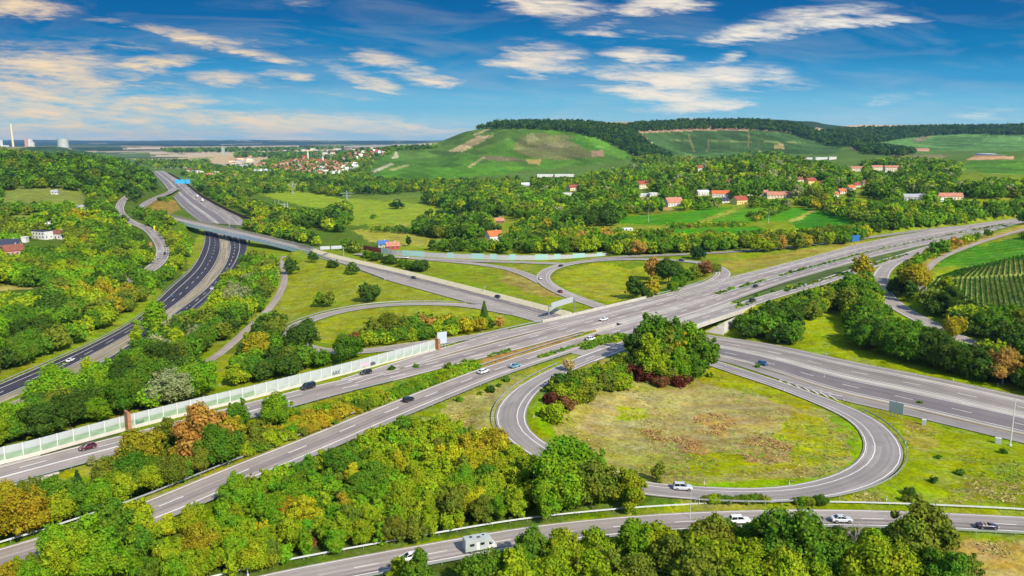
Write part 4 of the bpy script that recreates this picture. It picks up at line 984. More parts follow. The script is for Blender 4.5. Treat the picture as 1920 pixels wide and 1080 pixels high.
HS = [ # u, v base, width px, depth ratio, wall, roof, storeys height, roof height, yaw, label
 (1074,357,19,.8,'wall_cream','roof_red',5.5,4.5,.4,'red-roofed house among trees left of the hamlet'), (1062,367,22,.6,'wall_white','roof_pale',4,0,.1,'low white flat-roofed building below the leftmost red house'),
 (1022,331,30,.5,'wall_white','roof_pale',5,0,.0,'long white hall at the foot of the vineyard hill'), (1058,331,36,.5,'wall_white','roof_pale',5,0,-.05,'second long white hall at the foot of the vineyard hill'), (985,349,18,.7,'wall_grey','roof_pale',4,3,.2,'pale house in trees below the white halls'),
 (1204,353,27,.7,'wall_cream','roof_red',7,5,.5,'cream villa with red roof in the middle of the hamlet'), (1172,369,14,.7,'wall_white','roof_pale',4,0,0,'small white flat building at the left of the hamlet'), (1208,368,20,.5,'wall_white','roof_pale',4,0,.05,'white flat hall left of the salmon-roofed barn'), (1228,367,22,.5,'wall_white','roof_pale',4.2,0,.05,'white flat hall below the cream villa'),
 (1262,386,34,.6,'wall_white','roof_salmon',4.5,6,.35,'large white barn with salmon roof and gable toward the camera'), (1317,366,21,.6,'wall_white','roof_pale',6,2,.1,'pale metal-roofed hall left of the bright orange roof'), (1353,369,38,.5,'wall_white','roof_orange',4.5,4,-.12,'long house with bright orange roof'),
 (1358,380,16,.7,'wall_white','roof_dark',4,4,.3,'dark-roofed house below the bright orange roof'), (1386,382,29,.6,'wall_yellow','roof_red',5,4.5,.5,'yellow-walled house with weathered red roof'), (1405,366,18,.6,'wall_white','roof_pale',5,2,.1,'white hall right of the orange roof'), (1435,366,24,.4,'wall_white','roof_salmon',4,3,.0,'low white house with salmon roof right of the hall'),
 (1311,321,15,.7,'wall_white','roof_red',8,5,.2,'tall white house with red roof high in the wooded slope'), (1407,317,10,.8,'wall_cream','roof_red',5,4,.1,'small red roof near the top of the wooded hill'), (1368,346,12,.8,'wall_white','roof_red',6,4,.4,'narrow white house with red roof among trees above the orange roof'), (1257,348,14,.8,'wall_cream','roof_brown',5,4,.3,'brown-roofed house in trees right of the cream villa'),
 (1460,371,46,.35,'wall_cream','roof_salmon',4,4,-.08,'very long farm building with salmon roof'), (1496,342,17,.7,'wall_cream','roof_brown',6,4.5,.3,'house with dark red roof, left of three on the slope'), (1519,346,19,.7,'wall_yellow','roof_red',7,5,.3,'bright red roof with yellow wall on the slope'), (1540,348,16,.7,'wall_white','roof_red',5,4,.2,'red-roofed house, right of three on the slope'),
 (1565,369,13,.7,'wall_white','roof_orange',5,4,.5,'white house with orange roof, lowest of the diagonal row'), (1577,363,19,.6,'wall_white','roof_orange',5,4,.5,'white house with orange roof, second of the diagonal row'), (1594,356,18,.6,'wall_white','roof_orange',5,4,.5,'white house with orange roof, third of the diagonal row'), (1605,351,15,.6,'wall_cream','roof_red',5,4,.5,'red-roofed house at the upper end of the diagonal row'), (1620,347,13,.7,'wall_cream','roof_brown',5,4,.4,'brown-roofed house behind the diagonal row'),
 (1606,322,24,.5,'wall_cream','roof_salmon',7,3,.0,'cream block with salmon roof, left of three behind the hamlet'), (1643,320,22,.5,'wall_cream','roof_salmon',7,3,.1,'cream block with salmon roof, middle of three behind the hamlet'), (1671,322,27,.5,'wall_cream','roof_salmon',8,3,-.1,'wide cream block with salmon roof, right of three behind the hamlet'),
 (1715,375,46,.35,'wall_grey','roof_grey',4,3,-.05,'long grey-roofed sheds right of the hamlet'), (1777,374,50,.3,'wall_cream','roof_salmon',4,3.5,-.03,'long barn with red-brown roof at the right'), (1759,379,16,.7,'wall_white','roof_pale',3.5,2.5,.2,'small white shed below the long red-brown barn'),
 (1540,299,26,.5,'wall_white','roof_pale',6,0,.0,'white hall below the far right vineyards'), (1560,299,14,.5,'wall_white','roof_pale',7,0,.0,'white hall next to the one below the far right vineyards'), (1515,299,14,.5,'wall_white','roof_pale',5,0,.0,'leftmost small white hall below the far right vineyards'), (1728,283,24,.4,'wall_pink','roof_salmon',6,3,0,'pink farm building in the far right fields'),
 (926,451,30,.6,'wall_white','roof_orange',6,5,.6,'white house with orange roof at the left end of the tree belt'), (934,418,22,.5,'wall_wood' if 0 else 'wood_brown','roof_salmon',4,4,.2,'wooden barn with salmon roof at the edge of the valley wood'), (966,461,20,.6,'wall_white','roof_red',4,4,.3,'low red-roofed house half hidden in the tree belt'), (1041,421,14,.8,'wall_white','roof_blue',4,5,.4,'small house with blue roof between trees'), (1075,417,10,.8,'wall_cream','roof_brown',3.5,3,.2,'small brown shed right of the blue-roofed house'), (1177,433,17,.7,'wall_white','roof_pale',3.5,0,.1,'tiny white hut in the vineyard below the hamlet'),
 (718,463,20,.7,'wall_grey','roof_blue',4,4,.3,'blue-roofed house behind the dark red barrier'), (736,467,26,.6,'wall_red','roof_salmon',4.5,4,.3,'red house with salmon roof behind the noise barrier'),
 (78,447,40,.5,'wall_white','roof_dark',7,0,-.35,'modern white house with dark flat roof on the left hillside'), (112,447,26,.7,'wall_white','roof_brown',7,3.5,-.35,'white block with reddish roof beside the modern white house'), (20,466,34,.7,'wall_white','roof_dark',5,4.5,.35,'white house with dark blue roof at the left edge'), (24,478,30,.7,'wall_pink','roof_brown',5,5,.9,'pink gabled house at the left edge'), (45,454,14,.8,'wall_white','roof_pale',6,0,.1,'small white annex between the dark roof and the modern house'), (4,482,14,.8,'wall_yellow','roof_brown',4,3,.6,'yellow shed at the very left edge'),
 (84,524,8,.9,'wall_white','roof_pale',4,0,0,'tiny white transformer hut on the left hillside'), (150,391,16,.5,'wall_grey','roof_grey',3,2,.1,'grey shed in the left hillside gardens'), (90,423,18,.5,'wall_grey','roof_pale',3,2,.1,'pale shed in the left hillside gardens'), (103,364,12,.6,'wall_white','roof_grey',4,3,.2,'small grey-roofed house at the foot of the left forest'),
]
# ------------------------------------------------------------------ plant the trees
PLANTS = []   # dict(x,y,z,h,form,colour,phrase,px)
_grid = {}
def free(x, y, rad, cell=8.0):
    i, j = int(x // cell), int(y // cell); m = int(rad // cell) + 2
    for a in range(i - m, i + m + 1):
        for b in range(j - m, j + m + 1):
            for (px, py, pr) in _grid.get((a, b), ()):
                if (px - x) ** 2 + (py - y) ** 2 < ((pr + rad) * .5) ** 2: return False
    return True
def claim(x, y, rad, cell=8.0): _grid.setdefault((int(x // cell), int(y // cell)), []).append((x, y, rad))
def add_plant(x, y, z, h, form, colk, phrase):
    u, v, zc = proj(x, y, z + h * .55)
    PLANTS.append(dict(x=x, y=y, z=z, h=h, form=form, col=colk, phrase=phrase, u=float(u), v=float(v), px=h * FPX / float(zc)))
rg = random.Random(11)
for (u, v, hp, form, ck, ph) in SINGLES:
    x, y, z = hit1(u, v)
    if not (x == x): continue
    zc = float(proj(x, y, z)[2]); h = hp * zc / FPX / math.cos(PITCH + .12)
    add_plant(x, y, z, h, form, ck, ph); claim(x, y, h * .5)
KEEP = [([(224,382),(222,395)],7), ([(250,412),(290,440),(308,470),(303,488),(292,500)],9), ([(270,392),(272,384),(288,372)],6), ([(531,497),(533,520),(526,548),(505,582)],4), ([(412,663),(392,677)],5),
 ([(440,450),(438,475),(424,500),(396,538),(376,565)],8), ([(395,440),(396,470),(380,500),(330,560),(250,622),(150,680),(40,735),(0,750)],12), ([(541,622),(560,605),(600,592),(660,579),(730,571),(800,569),(960,586)],6),
 ([(1700,482),(1660,505),(1652,528),(1660,555),(1695,582)],8), ([(1765,615),(1815,641)],4), ([(1732,538),(1734,512),(1762,485),(1830,457),(1915,432)],6), ([(738,474),(800,477),(880,480),(960,482),(1040,481),(1140,478)],8), ([(1150,484),(1290,477),(1400,470)],3),
 ([(1150,655),(1065,690),(1000,722),(960,765),(968,812),(1005,838)],12), ([(505,1082),(690,1056)],12), ([(850,1026),(925,1016)],26), ([(1370,972),(1410,973)],9), ([(1545,970),(1640,970)],14), ([(1780,975),(1920,985)],16), ([(960,995),(1100,985),(1250,972),(1500,962)],4),
 ([(282,955),(397,910)],12), ([(500,867),(600,830),(697,787),(800,744),(960,685),(1108,637)],14), ([(0,1045),(75,1025)],6), ([(0,893),(120,861),(240,829),(360,798),(480,766),(652,721),(817,680),(960,640)],16), ([(0,855),(245,785),(480,728),(652,688),(817,645)],11),
 ([(1282,915),(1300,924),(1440,928)],8), ([(590,478),(720,510),(800,530),(960,575)],8), ([(340,408),(480,445),(600,472)],6), ([(1290,610),(1400,572),(1560,522),(1690,480)],5)]
CLEAR = [[(0,345),(70,342),(150,349),(178,378),(60,387),(0,385)], [(0,396),(80,392),(85,404),(0,418)], [(0,524),(85,521),(88,538),(0,547)], [(60,450),(130,448),(135,462),(70,466)], [(270,386),(298,373),(328,377),(336,392),(318,402),(285,398)], [(160,480),(200,476),(200,490),(160,494)]]
def near_kept(u, v, r):
    m = np.zeros(len(u), bool)
    for pl, hw in KEEP:
        for (a, b), (c, d) in zip(pl[:-1], pl[1:]):
            dx, dy = c - a, d - b; t = np.clip(((u - a) * dx + (v - b) * dy) / (dx * dx + dy * dy), 0, 1)
            m |= np.hypot(u - a - t * dx, v - b - t * dy) < hw + r
    return m
def hidden_house(u, v):
    m = np.zeros(len(u), bool)
    for h in HS: m |= (np.abs(u - h[0]) < h[2] * .55 + 2) & (v > h[1] - 14) & (v < h[1] + (7 if h[1] < 400 else 10))
    return m
def scatter(poly, mix, hr, sp, forms, phrase, n, gap=.30, cap=2500, nmax=1500):
    P = np.array(poly, float)
    if phrase != 'ridge': P[:, 0] = np.where(P[:, 0] <= 0, -230, np.where(P[:, 0] >= 1918, np.maximum(P[:, 0], 2120), P[:, 0]))
    r = np.random.default_rng(int(abs(P.sum())) % 99991)
    u = r.uniform(P[:, 0].min(), P[:, 0].max(), n); v = r.uniform(P[:, 1].min(), P[:, 1].max(), n)
    m = inpoly(u, v, P); u, v = u[m][:nmax], v[m][:nmax]
    m = ~hidden_house(u, v); u, v = u[m], v[m]
    if len(u) == 0: return
    hh = r.uniform(hr[0], hr[1], len(u))
    x, y = hit(u, v, hh * .45)
    ok = np.isfinite(x); x, y, hh = x[ok], y[ok], hh[ok]
    z = ground(x, y); rgp = road_gap(x, y)
    pu, pv, pz = proj(x, y, z + hh * .5); kept = near_kept(pu, pv, hh * FPX / pz * .40)
    clr = np.zeros(len(x), bool)
    for pl in CLEAR: clr |= inpoly(pu, pv, pl)
    cnt = 0
    for k in range(len(x)):
        if kept[k] or clr[k] or not (x[k] == x[k]) or rgp[k] < hh[k] * gap + .5: continue
        rad = hh[k] * sp * 2
        if not free(x[k], y[k], rad): continue
        claim(x[k], y[k], rad)
        f = rg.choices([q[0] for q in forms], [q[1] for q in forms])[0]
        add_plant(float(x[k]), float(y[k]), float(z[k]), float(hh[k]), f, pick(mix, rg, float(x[k]), float(y[k])), phrase); cnt += 1
        if cnt >= cap: break
for (ph, poly, mix, hr, sp, forms) in ZONES: scatter(poly, mix, hr, sp * .60, forms, ph, 6400, .16 if 'beside the loop' in ph else .28, 2500, 3400)
NEARP = len(PLANTS)
for (poly, mix, hr, sp) in STUFF: scatter(poly, mix, hr, sp * .74, [('round',5),('wide',3),('tall',2)], 'far', 5000, .2, 2500, 2600)
for poly in RIDGE: scatter(poly, 'ridge', (14, 20), .36, [('round',5),('tall',3)], 'ridge', 16000, .2, 5200, 9000)
# hedges in the medians of the upper motorway
def hedge(pts, n, h0, h1, mix, wid=1.2):
    P = np.array([[float(q) for q in at(u, v, 7)] for u, v in pts]); s_ = np.r_[0, np.cumsum(np.hypot(*np.diff(P, axis=0).T))]
    for k in range(n):
        q = s_[-1] * (k + rg.random()) / n
        if fbm(np.array([q + 300 * pts[0][0]]), np.array([0.0]), 38, 71)[0] < .36: continue
        x = float(np.interp(q, s_, P[:, 0])) + rg.uniform(-wid, wid); y = float(np.interp(q, s_, P[:, 1])) + rg.uniform(-wid, wid)
        PLANTS.append(dict(x=x, y=y, z=float(ground(x, y)), h=rg.uniform(h0, h1), form='bush', col=pick(mix, rg, x, y), phrase='hedge', u=0, v=0, px=.1 + 0))
hedge([(1340,552),(1440,523.5),(1540,496.5),(1640,470),(1760,445),(1880,421)], 230, .9, 1.9, 'bank')
hedge([(1345,590),(1440,556),(1540,526),(1640,496),(1740,464)], 150, .8, 1.8, 'bank'); hedge([(1092,655),(1125,645),(1150,637),(1180,627)], 70, 1.2, 2.4, 'green', 1.0)
hedge([(1010,671),(1060,655),(1110,640),(1140,628)], 60, .8, 1.5, 'shrub', .8); hedge([(700,747),(800,708),(900,672),(985,650)], 90, .7, 1.4, 'shrub', .8)
# undergrowth along the thickets' edges
for (u, v) in SMALLSHRUBS:
    x, y, z = hit1(u, v)
    if x == x: add_plant(x, y, z, rg.uniform(1.2, 2.4), 'bush', rg.choice(['mid','dark','olive','yg']), 'verge')

order = sorted(range(len(PLANTS)), key=lambda k: -PLANTS[k]['px'])
vis = [k for k in order if PLANTS[k]['phrase'] not in ('far', 'ridge') and -40 < PLANTS[k]['u'] < 1960 and PLANTS[k]['v'] < 1125]
trees = [k for k in vis if PLANTS[k]['form'] not in ('bush',)][:300]
bushes = [k for k in vis if PLANTS[k]['form'] == 'bush'][:200]
solo = set(trees) | set(bushes)
NAMES = {'round': 'broadleaf_tree', 'wide': 'broadleaf_tree', 'tall': 'broadleaf_tree', 'column': 'cypress_tree', 'fir': 'fir_tree', 'bush': 'shrub'}
INDIV = []
for k in order:
    if k not in solo: continue
    p = PLANTS[k]; f = p['form']; h = p['h']
    c = PAL[p['col']][0]; j = rg.uniform(.86, 1.16); c = (c[0] * j * rg.uniform(.92, 1.1), c[1] * j, c[2] * j)
    rz = rg.random() * 6.28; sx = rg.uniform(.9, 1.15)
    if f == 'bush':
        o = link('shrub', rg.choice(FORMS['bush'])); root = o
        o.location = (p['x'], p['y'], p['z'] - .1); o.rotation_euler = (0, 0, rz); o.scale = (h * sx, h * sx, h); o.color = (*c, 1)
    else:
        root = empty(NAMES[f], (p['x'], p['y'], p['z'] - .15), rz); root.scale = (h * sx, h * sx, h)
        o = link('crown', rg.choice(FORMS[f]), root); o.color = (*c, 1)
        link('trunk', PALE_TRUNK if p['col'] in ('tan', 'pale', 'orange') else rg.choice(TRUNKS), root)
    INDIV.append((root, p))

# everything smaller in the picture: one mass of woodland, every crown still a crown of leaf clumps
LOD = {}
def lod(form, lv, k):
    key = (form, lv, k)
    if key not in LOD:
        nq, lf = {0: (1100, .032), 1: (260, .06), 2: (60, .11)}[lv]
        if form in ('column', 'tall'): lf *= .8
        if form == 'bush': lf *= 1.7
        V, Q, T, t1, t2 = crown(form, nq, lf, 500 + 7 * k + lv)
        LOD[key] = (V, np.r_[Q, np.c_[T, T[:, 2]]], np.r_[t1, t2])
    return LOD[key]
def mass(name, ks, kind='stuff'):
    VV = []; QQ = []; TT = []; CC = []; nb = 0
    for k in ks:
        p = PLANTS[k]; lv = 1 if p['phrase'] == 'hedge' else 0 if p['px'] > 26 else 1 if p['px'] > 12 else 2
        V, Q, t = lod(p['form'], lv, rg.randrange(4))
        a = rg.random() * 6.28; c_, s_ = math.cos(a), math.sin(a); h = p['h']; w = h * rg.uniform(.9, 1.15)
        W = np.c_[(V[:, 0] * c_ - V[:, 1] * s_) * w + p['x'], (V[:, 0] * s_ + V[:, 1] * c_) * w + p['y'], V[:, 2] * h + p['z'] - .05 * h]
        c = np.array(PAL[p['col']][0]) * rg.uniform(.98, 1.32)
        VV.append(W); QQ.append(Q + nb); nb += len(V); TT.append(t); CC.append(np.tile(c, (len(t), 1)))
    if not VV: return
    Q = np.concatenate(QQ)
    # triangles are stored as quads with a repeated corner: split them
    tri = Q[:, 2] == Q[:, 3]
    V = np.concatenate(VV).astype(np.float32); T_ = np.concatenate(TT); C_ = np.concatenate(CC)
    me = bpy.data.meshes.new(name)
    me.vertices.add(len(V)); me.vertices.foreach_set('co', V.ravel())
    q4, t3 = Q[~tri], Q[tri][:, :3]
    li = np.r_[q4.ravel(), t3.ravel()].astype(np.int32); me.loops.add(len(li)); me.loops.foreach_set('vertex_index', li)
    st = np.r_[np.arange(0, q4.size, 4), q4.size + np.arange(0, t3.size, 3)].astype(np.int32)
    me.polygons.add(len(st)); me.polygons.foreach_set('loop_start', st)
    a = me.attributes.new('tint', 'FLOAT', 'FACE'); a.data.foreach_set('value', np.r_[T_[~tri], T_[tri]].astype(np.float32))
    a = me.attributes.new('col', 'FLOAT_COLOR', 'FACE'); C_ = np.r_[C_[~tri], C_[tri]]
    a.data.foreach_set('color', np.c_[C_, np.ones(len(C_))].astype(np.float32).ravel())
    me.materials.append(MATS['far_leaves']); me.update(calc_edges=True)
    o = link(name, me); o['kind'] = kind
    return o
rest = [k for k in range(len(PLANTS)) if k not in solo]
mass('woodland', [k for k in rest if PLANTS[k]['form'] != 'bush' and PLANTS[k]['phrase'] != 'ridge'])
mass('hilltop_forest', [k for k in rest if PLANTS[k]['phrase'] == 'ridge'])
mass('undergrowth', [k for k in rest if PLANTS[k]['form'] == 'bush'])
# tufts, weeds and dead stalks of the rough meadows
TUFT_ZONES = [([(1300,782),(1350,770),(1380,792),(1345,818),(1308,812)], -700), ([(1255,820),(1300,822),(1348,850),(1308,852)], -600), ([(1375,835),(1430,815),(1488,838),(1470,866),(1400,866)], -900), ([(1190,803),(1240,808),(1250,826),(1200,822)], -160), ([(1010,760),(1060,710),(1180,725),(1340,700),(1440,725),(1550,778),(1605,812),(1620,855),(1590,885),(1500,905),(1300,908),(1190,895),(1060,845)], 5200), ([(1500,590),(1560,560),(1640,605),(1700,660),(1850,715),(1700,685),(1500,640)], 1500), ([(1640,790),(1720,800),(1920,850),(1920,945),(1560,940),(1690,880)], 3000),
  ([(540,560),(560,520),(620,495),(720,535),(860,570),(700,560)], 1500), ([(600,615),(660,590),(760,582),(900,588),(800,600),(680,640)], 700), ([(1040,520),(1120,500),(1330,505),(1150,565)], 900), ([(810,790),(900,735),(980,710),(945,760),(930,815)], 1100), ([(1800,1015),(1920,1012),(1920,1080),(1800,1080)], 900), ([(410,690),(440,675),(560,665),(500,705),(420,725)], 500)]
def tufts():
    r = np.random.default_rng(77); VV = []; CC = []
    for poly, n in TUFT_ZONES:
        brown = n < 0; n = abs(n)
        P = np.array(poly, float); u = r.uniform(P[:,0].min(), P[:,0].max(), n * 2); v = r.uniform(P[:,1].min(), P[:,1].max(), n * 2); m = inpoly(u, v, P); u, v = u[m][:n], v[m][:n]
        x, y = hit(u, v); ok = np.isfinite(x); x, y = x[ok], y[ok]; z = ground(x, y); ok = road_gap(x, y) > 1.5; x, y, z = x[ok], y[ok], z[ok]
        f = fbm(x, y, 16, 81); keep = r.random(len(x)) < ((.55 * sst(.36, .6, fbm(x, y, 5, 85))) if brown else .6 * sst(.4, .66, f)); x, y, z = x[keep], y[keep], z[keep]; k = len(x)
        g = fbm(x, y, 30, 83)[:, None]; c = np.where(g > .52, np.array((.46,.38,.13)), np.array((.27,.36,.04))); c = np.where(r.random((k,1)) < .18, np.array((.34,.235,.10)), c) * r.uniform(.75, 1.2, (k,1))
        if brown: c = np.array((.46,.30,.115)) * r.uniform(.75, 1.25, (k,1))
        for b in range(5):
            a = r.random(k) * 3.14; s_ = r.uniform(.12, .34, k); h = r.uniform(.1, .38, k) if brown else r.uniform(.06, .26, k); ox, oy = r.normal(size=k) * .3, r.normal(size=k) * .3; tx, ty = r.normal(size=k) * .35, r.normal(size=k) * .35
            dx, dy = np.cos(a) * s_, np.sin(a) * s_
            q = np.stack([np.c_[x+ox-dx, y+oy-dy, z-.05], np.c_[x+ox+dx, y+oy+dy, z-.05], np.c_[x+ox+dx*.7+tx, y+oy+dy*.7+ty, z+h], np.c_[x+ox-dx*.6+tx, y+oy-dy*.6+ty, z+h*.85]], 1)
            VV.append(q.reshape(-1, 3)); CC.append(c)
    V = np.concatenate(VV); C = np.concatenate(CC); Q = np.arange(len(V)).reshape(-1, 4)
    me = big('meadow_grass', V, Q, MATS['far_leaves'], 4, {'tint': r.uniform(.8, 1.25, len(Q)), 'col': C}); o = link('meadow_grass', me); o['kind'] = 'stuff'
tufts()
def bare_tree(u, v, hp, seed, label):
    x, y, z = hit1(u, v); h = hp * float(proj(x, y, z)[2]) / FPX; r = random.Random(seed); mb = MB()
    def grow(p, d, l, rad, n):
        q = p + d * l; mb.bar(p, q, rad, 0, 6, rad * .72)
        if n == 0: return
        for k in range(3 if n > 1 else 2):
            e = (d + Vector((r.uniform(-.75, .75), r.uniform(-.75, .75), r.uniform(-.1, .45)))).normalized(); grow(q if k else p + d * l * .8, e, l * r.uniform(.6, .8), rad * .62, n - 1)
    grow(Vector((0, 0, -.3)), Vector((r.uniform(-.12, .12), 0, 1)).normalized(), h * .36, h * .022, 4)
    o = mb.build('bare_tree', MATS['pale_bark'], loc=(x, y, z)); tag(o, label, 'tree', 'bare trees')
bare_tree(1575, 1052, 78, 4, 'bare pale-trunked tree among the trees below the slip road, left of two'); bare_tree(1602, 1046, 74, 9, 'bare pale-trunked tree among the trees below the slip road, right of two')
bare_tree(1085, 1075, 60, 14, 'bare pale tree in front of the slip road, right of the camper van')
print("PLANTS", len(PLANTS), NEARP, len(trees), len(bushes), len(rest)); from collections import Counter; print(Counter(p["phrase"] for p in PLANTS))
# ------------------------------------------------------------------ bridges, walls, rails, signs
pmat('steel', (.33,.35,.34), .5, .3, .12); pmat('concrete', (.46,.43,.37), .85, 0, .15, .6); pmat('pale_concrete', (.56,.52,.45), .85, 0, .12, .5); pmat('dark_concrete', (.20,.19,.18), .9, 0, .2, .6)
pmat('fascia_blue', (.76,.83,.86), .6, 0, .08, .4); pmat('pale_yellow', (.56,.50,.32), .8, 0, .1, .5); pmat('white_panel', (.42,.455,.435), .45, 0, .14, .35); pmat('green_panel', (.25,.35,.23), .35, 0, .2, .4); pmat('mint_panel', (.36,.435,.365), .4, 0, .14, .4)
pmat('white_paint', (.66,.66,.64), .5, 0, .05); pmat('grey_panel', (.42,.41,.43), .7, 0, .12, .5); pmat('turquoise_panel', (.33,.53,.51), .3, 0, .08); pmat('red_panel', (.22,.045,.045), .7, 0, .2, .5); pmat('maroon_panel', (.13,.05,.04), .8, 0, .25, .3)
pmat('rust_brown', (.36,.17,.09), .8, 0, .2, 1); pmat('sign_back', (.52,.60,.66), .5, .3, .12, 1); pmat('sign_blue', (.02,.13,.38), .5, 0, .1); pmat('sign_cyan', (.06,.42,.75), .5, 0, .1); pmat('sign_yellow', (.85,.62,.02), .5, 0, .05)
pmat('sign_grey', (.5,.53,.56), .5, .2, .1); pmat('mast', (.72,.74,.74), .4, .3, .05); pmat('graffiti_dark', (.09,.10,.12), .7); pmat('graffiti_pink', (.70,.42,.52), .7); pmat('graffiti_green', (.06,.17,.13), .7); pmat('weed', (.06,.10,.02), .9, 0, .4, 2)

def px3(u, v, z): x, y = at(u, v, z); return Vector((float(x), float(y), float(z)))
def line_px(pts, step, z=None):
    """even points along a traced line; each point (u,v[,z])"""
    P = [px3(p[0], p[1], p[2] if len(p) > 2 else z) for p in pts]
    C = catmull([tuple(p) for p in P], lambda p: 1.5)
    s = np.r_[0, np.cumsum(np.hypot(*np.diff(C[:, :2], axis=0).T))]
    n = max(2, int(round(s[-1] / step)) + 1); q = np.linspace(0, s[-1], n)
    return np.c_[[np.interp(q, s, C[:, k]) for k in range(3)]].T
def edge_line(rd, f, off, lo, hi, step):
    A, B = rd['A'], rd['B']; d = (B - A); W = np.hypot(*d[:, :2].T); d = d / W[:, None]
    P = A + (B - A) * f + d * off; m = (rd['u'] >= lo) & (rd['u'] <= hi); P = P[m]
    s = np.r_[0, np.cumsum(np.hypot(*np.diff(P[:, :2], axis=0).T))]; n = max(2, int(round(s[-1] / step)) + 1); q = np.linspace(0, s[-1], n)
    return np.c_[[np.interp(q, s, P[:, k]) for k in range(3)]].T
def sweep(P, prof, closed=True):
    """sweep a profile of (sideways, up) along points"""
    P = np.asarray(P, float); t = np.gradient(P[:, :2], axis=0); t /= np.hypot(*t.T)[:, None]; nr = np.c_[t[:, 1], -t[:, 0]]
    m = len(prof); V = []
    for k in range(len(P)):
        for (a, b) in prof: V.append((P[k, 0] + nr[k, 0] * a, P[k, 1] + nr[k, 1] * a, P[k, 2] + b))
    F = []
    for k in range(len(P) - 1):
        for j in range(m if closed else m - 1):
            F.append((k*m + j, k*m + (j+1) % m, (k+1)*m + (j+1) % m, (k+1)*m + j))
    if closed: F += [tuple(range(m-1, -1, -1)), tuple(range((len(P)-1)*m, len(P)*m))]
    return V, F
BEAM = [(-.05,.45),(.05,.46),(.10,.54),(.05,.62),(.05,.66),(.10,.74),(.05,.82),(-.05,.83)]
def guardrail(P, label, posts=False, rails=(0.0,), flip=False, group='guardrails along the carriageways'):
    o0 = P[len(P)//2]; Q = P - o0
    root = empty('guardrail', o0); tag(root, label, 'guardrail', group)
    prof = [(-a if flip else a, b) for a, b in BEAM]
    V, F = sweep(Q, prof); mk('rail', V, F, MATS['steel'], root)
    stepn = max(1, int(round(4.0 / max(np.hypot(*(Q[1] - Q[0])[:2]), .1))))
    idx = list(range(0, len(Q), stepn))
    mb = MB(); mb.box(-.06,.06,-.05,.05,-.5,.8); pm = None
    if posts:
        for k in idx[:100]:
            if pm is None: p = mb.build('post', MATS['steel'], root); pm = p.data
            else: p = link('post', pm, root)
            a = 0.0; p.location = Q[k]
            p.location.x += 0
    else:
        m2 = MB()
        for k in idx: x, y, z = Q[k]; m2.box(x-.06, x+.06, y-.06, y+.06, z-.5, z+.8)
        o = m2.build('post', MATS['steel'], root); o['kind'] = 'stuff'
    return root
GR = [('southern_slip_road', 0, -2.6, 300, 2000, True, 'steel guardrail on the far edge of the slip road at the bottom'), ('southern_slip_road', 1, 1.3, 300, 2000, True, 'steel guardrail on the near edge of the slip road, half hidden by trees'),
      ('east_carriageway', 0, -1.4, -400, 1120, False, 'long guardrail on the planted side of the nearer upper carriageway'), ('east_carriageway', 1, .8, -400, 1050, False, 'guardrail on the outer side of the nearer upper carriageway'),
      ('west_carriageway', 1, .8, -400, 730, False, 'guardrail on the bushy side of the farther upper carriageway'), ('far_side_collector', 0, -.8, 840, 1036, False, 'guardrail past the end of the white noise wall'),
      ('western_ramp', 0, 0, 0, 0, False, ''), ('far_side_collector', 0, -.9, 1240, 1330, False, 'short guardrail behind the motorway bridge, toward the eastern loop'), ('west_carriageway', 1, 1.2, 1330, 1900, False, 'guardrail in the planted median right of the bridge'),
      ('valley_carriageway', 0, -.9, -400, 384, False, 'guardrail on the grassy left edge of the dark valley motorway'), ('opposite_valley_carriageway', 1, .7, -400, 470, False, 'guardrail on the right edge of the dark valley motorway')]
for nm, f, off, lo, hi, po, lb in GR:
    if not lb: continue
    guardrail(edge_line(ROADS[nm], f, off, lo, hi, 2.0 if po else 4.0), lb, po, flip=(f == 1))
lr = ROADS['loop_ramp']; v_ = lr['v']; u_ = lr['u']
P = edge_line(dict(A=lr['A'], B=lr['B'], u=np.arange(len(u_))), 1.0, 1.0, int(np.argmin(np.hypot(u_-1300, v_-924))), int(np.argmin(np.hypot(u_-1590, v_-772))), 2.0)
guardrail(P, 'curved guardrail round the outside of the big loop ramp', True, flip=True)
P = edge_line(dict(A=lr['A'], B=lr['B'], u=np.arange(len(u_))), 1.0, .9, int(np.argmin(np.hypot(u_-1065, v_-688))), int(np.argmin(np.hypot(u_-968, v_-812))), 2.0)
guardrail(P, 'pale guardrail outside the left bend of the loop ramp', False, flip=True)
wr = ROADS['western_ramp']; el = ROADS['eastern_loop']
k0, k1 = int(np.argmin(np.hypot(wr['u']-900, wr['v']-573))), int(np.argmin(np.hypot(wr['u']-545, wr['v']-622)))
guardrail(edge_line(dict(A=wr['A'], B=wr['B'], u=np.arange(len(wr['u']))), 1.0, .9, min(k0,k1), max(k0,k1), 4.0), 'dark-looking guardrail outside the long western ramp', flip=True)
k0, k1 = int(np.argmin(np.hypot(el['u']-1350, el['v']-505))), int(np.argmin(np.hypot(el['u']-1285, el['v']-545)))
guardrail(edge_line(dict(A=el['A'], B=el['B'], u=np.arange(len(el['u']))), 1.0, .6, min(k0,k1), max(k0,k1), 4.0), 'guardrail on the inner side of the eastern loop bend', flip=True)

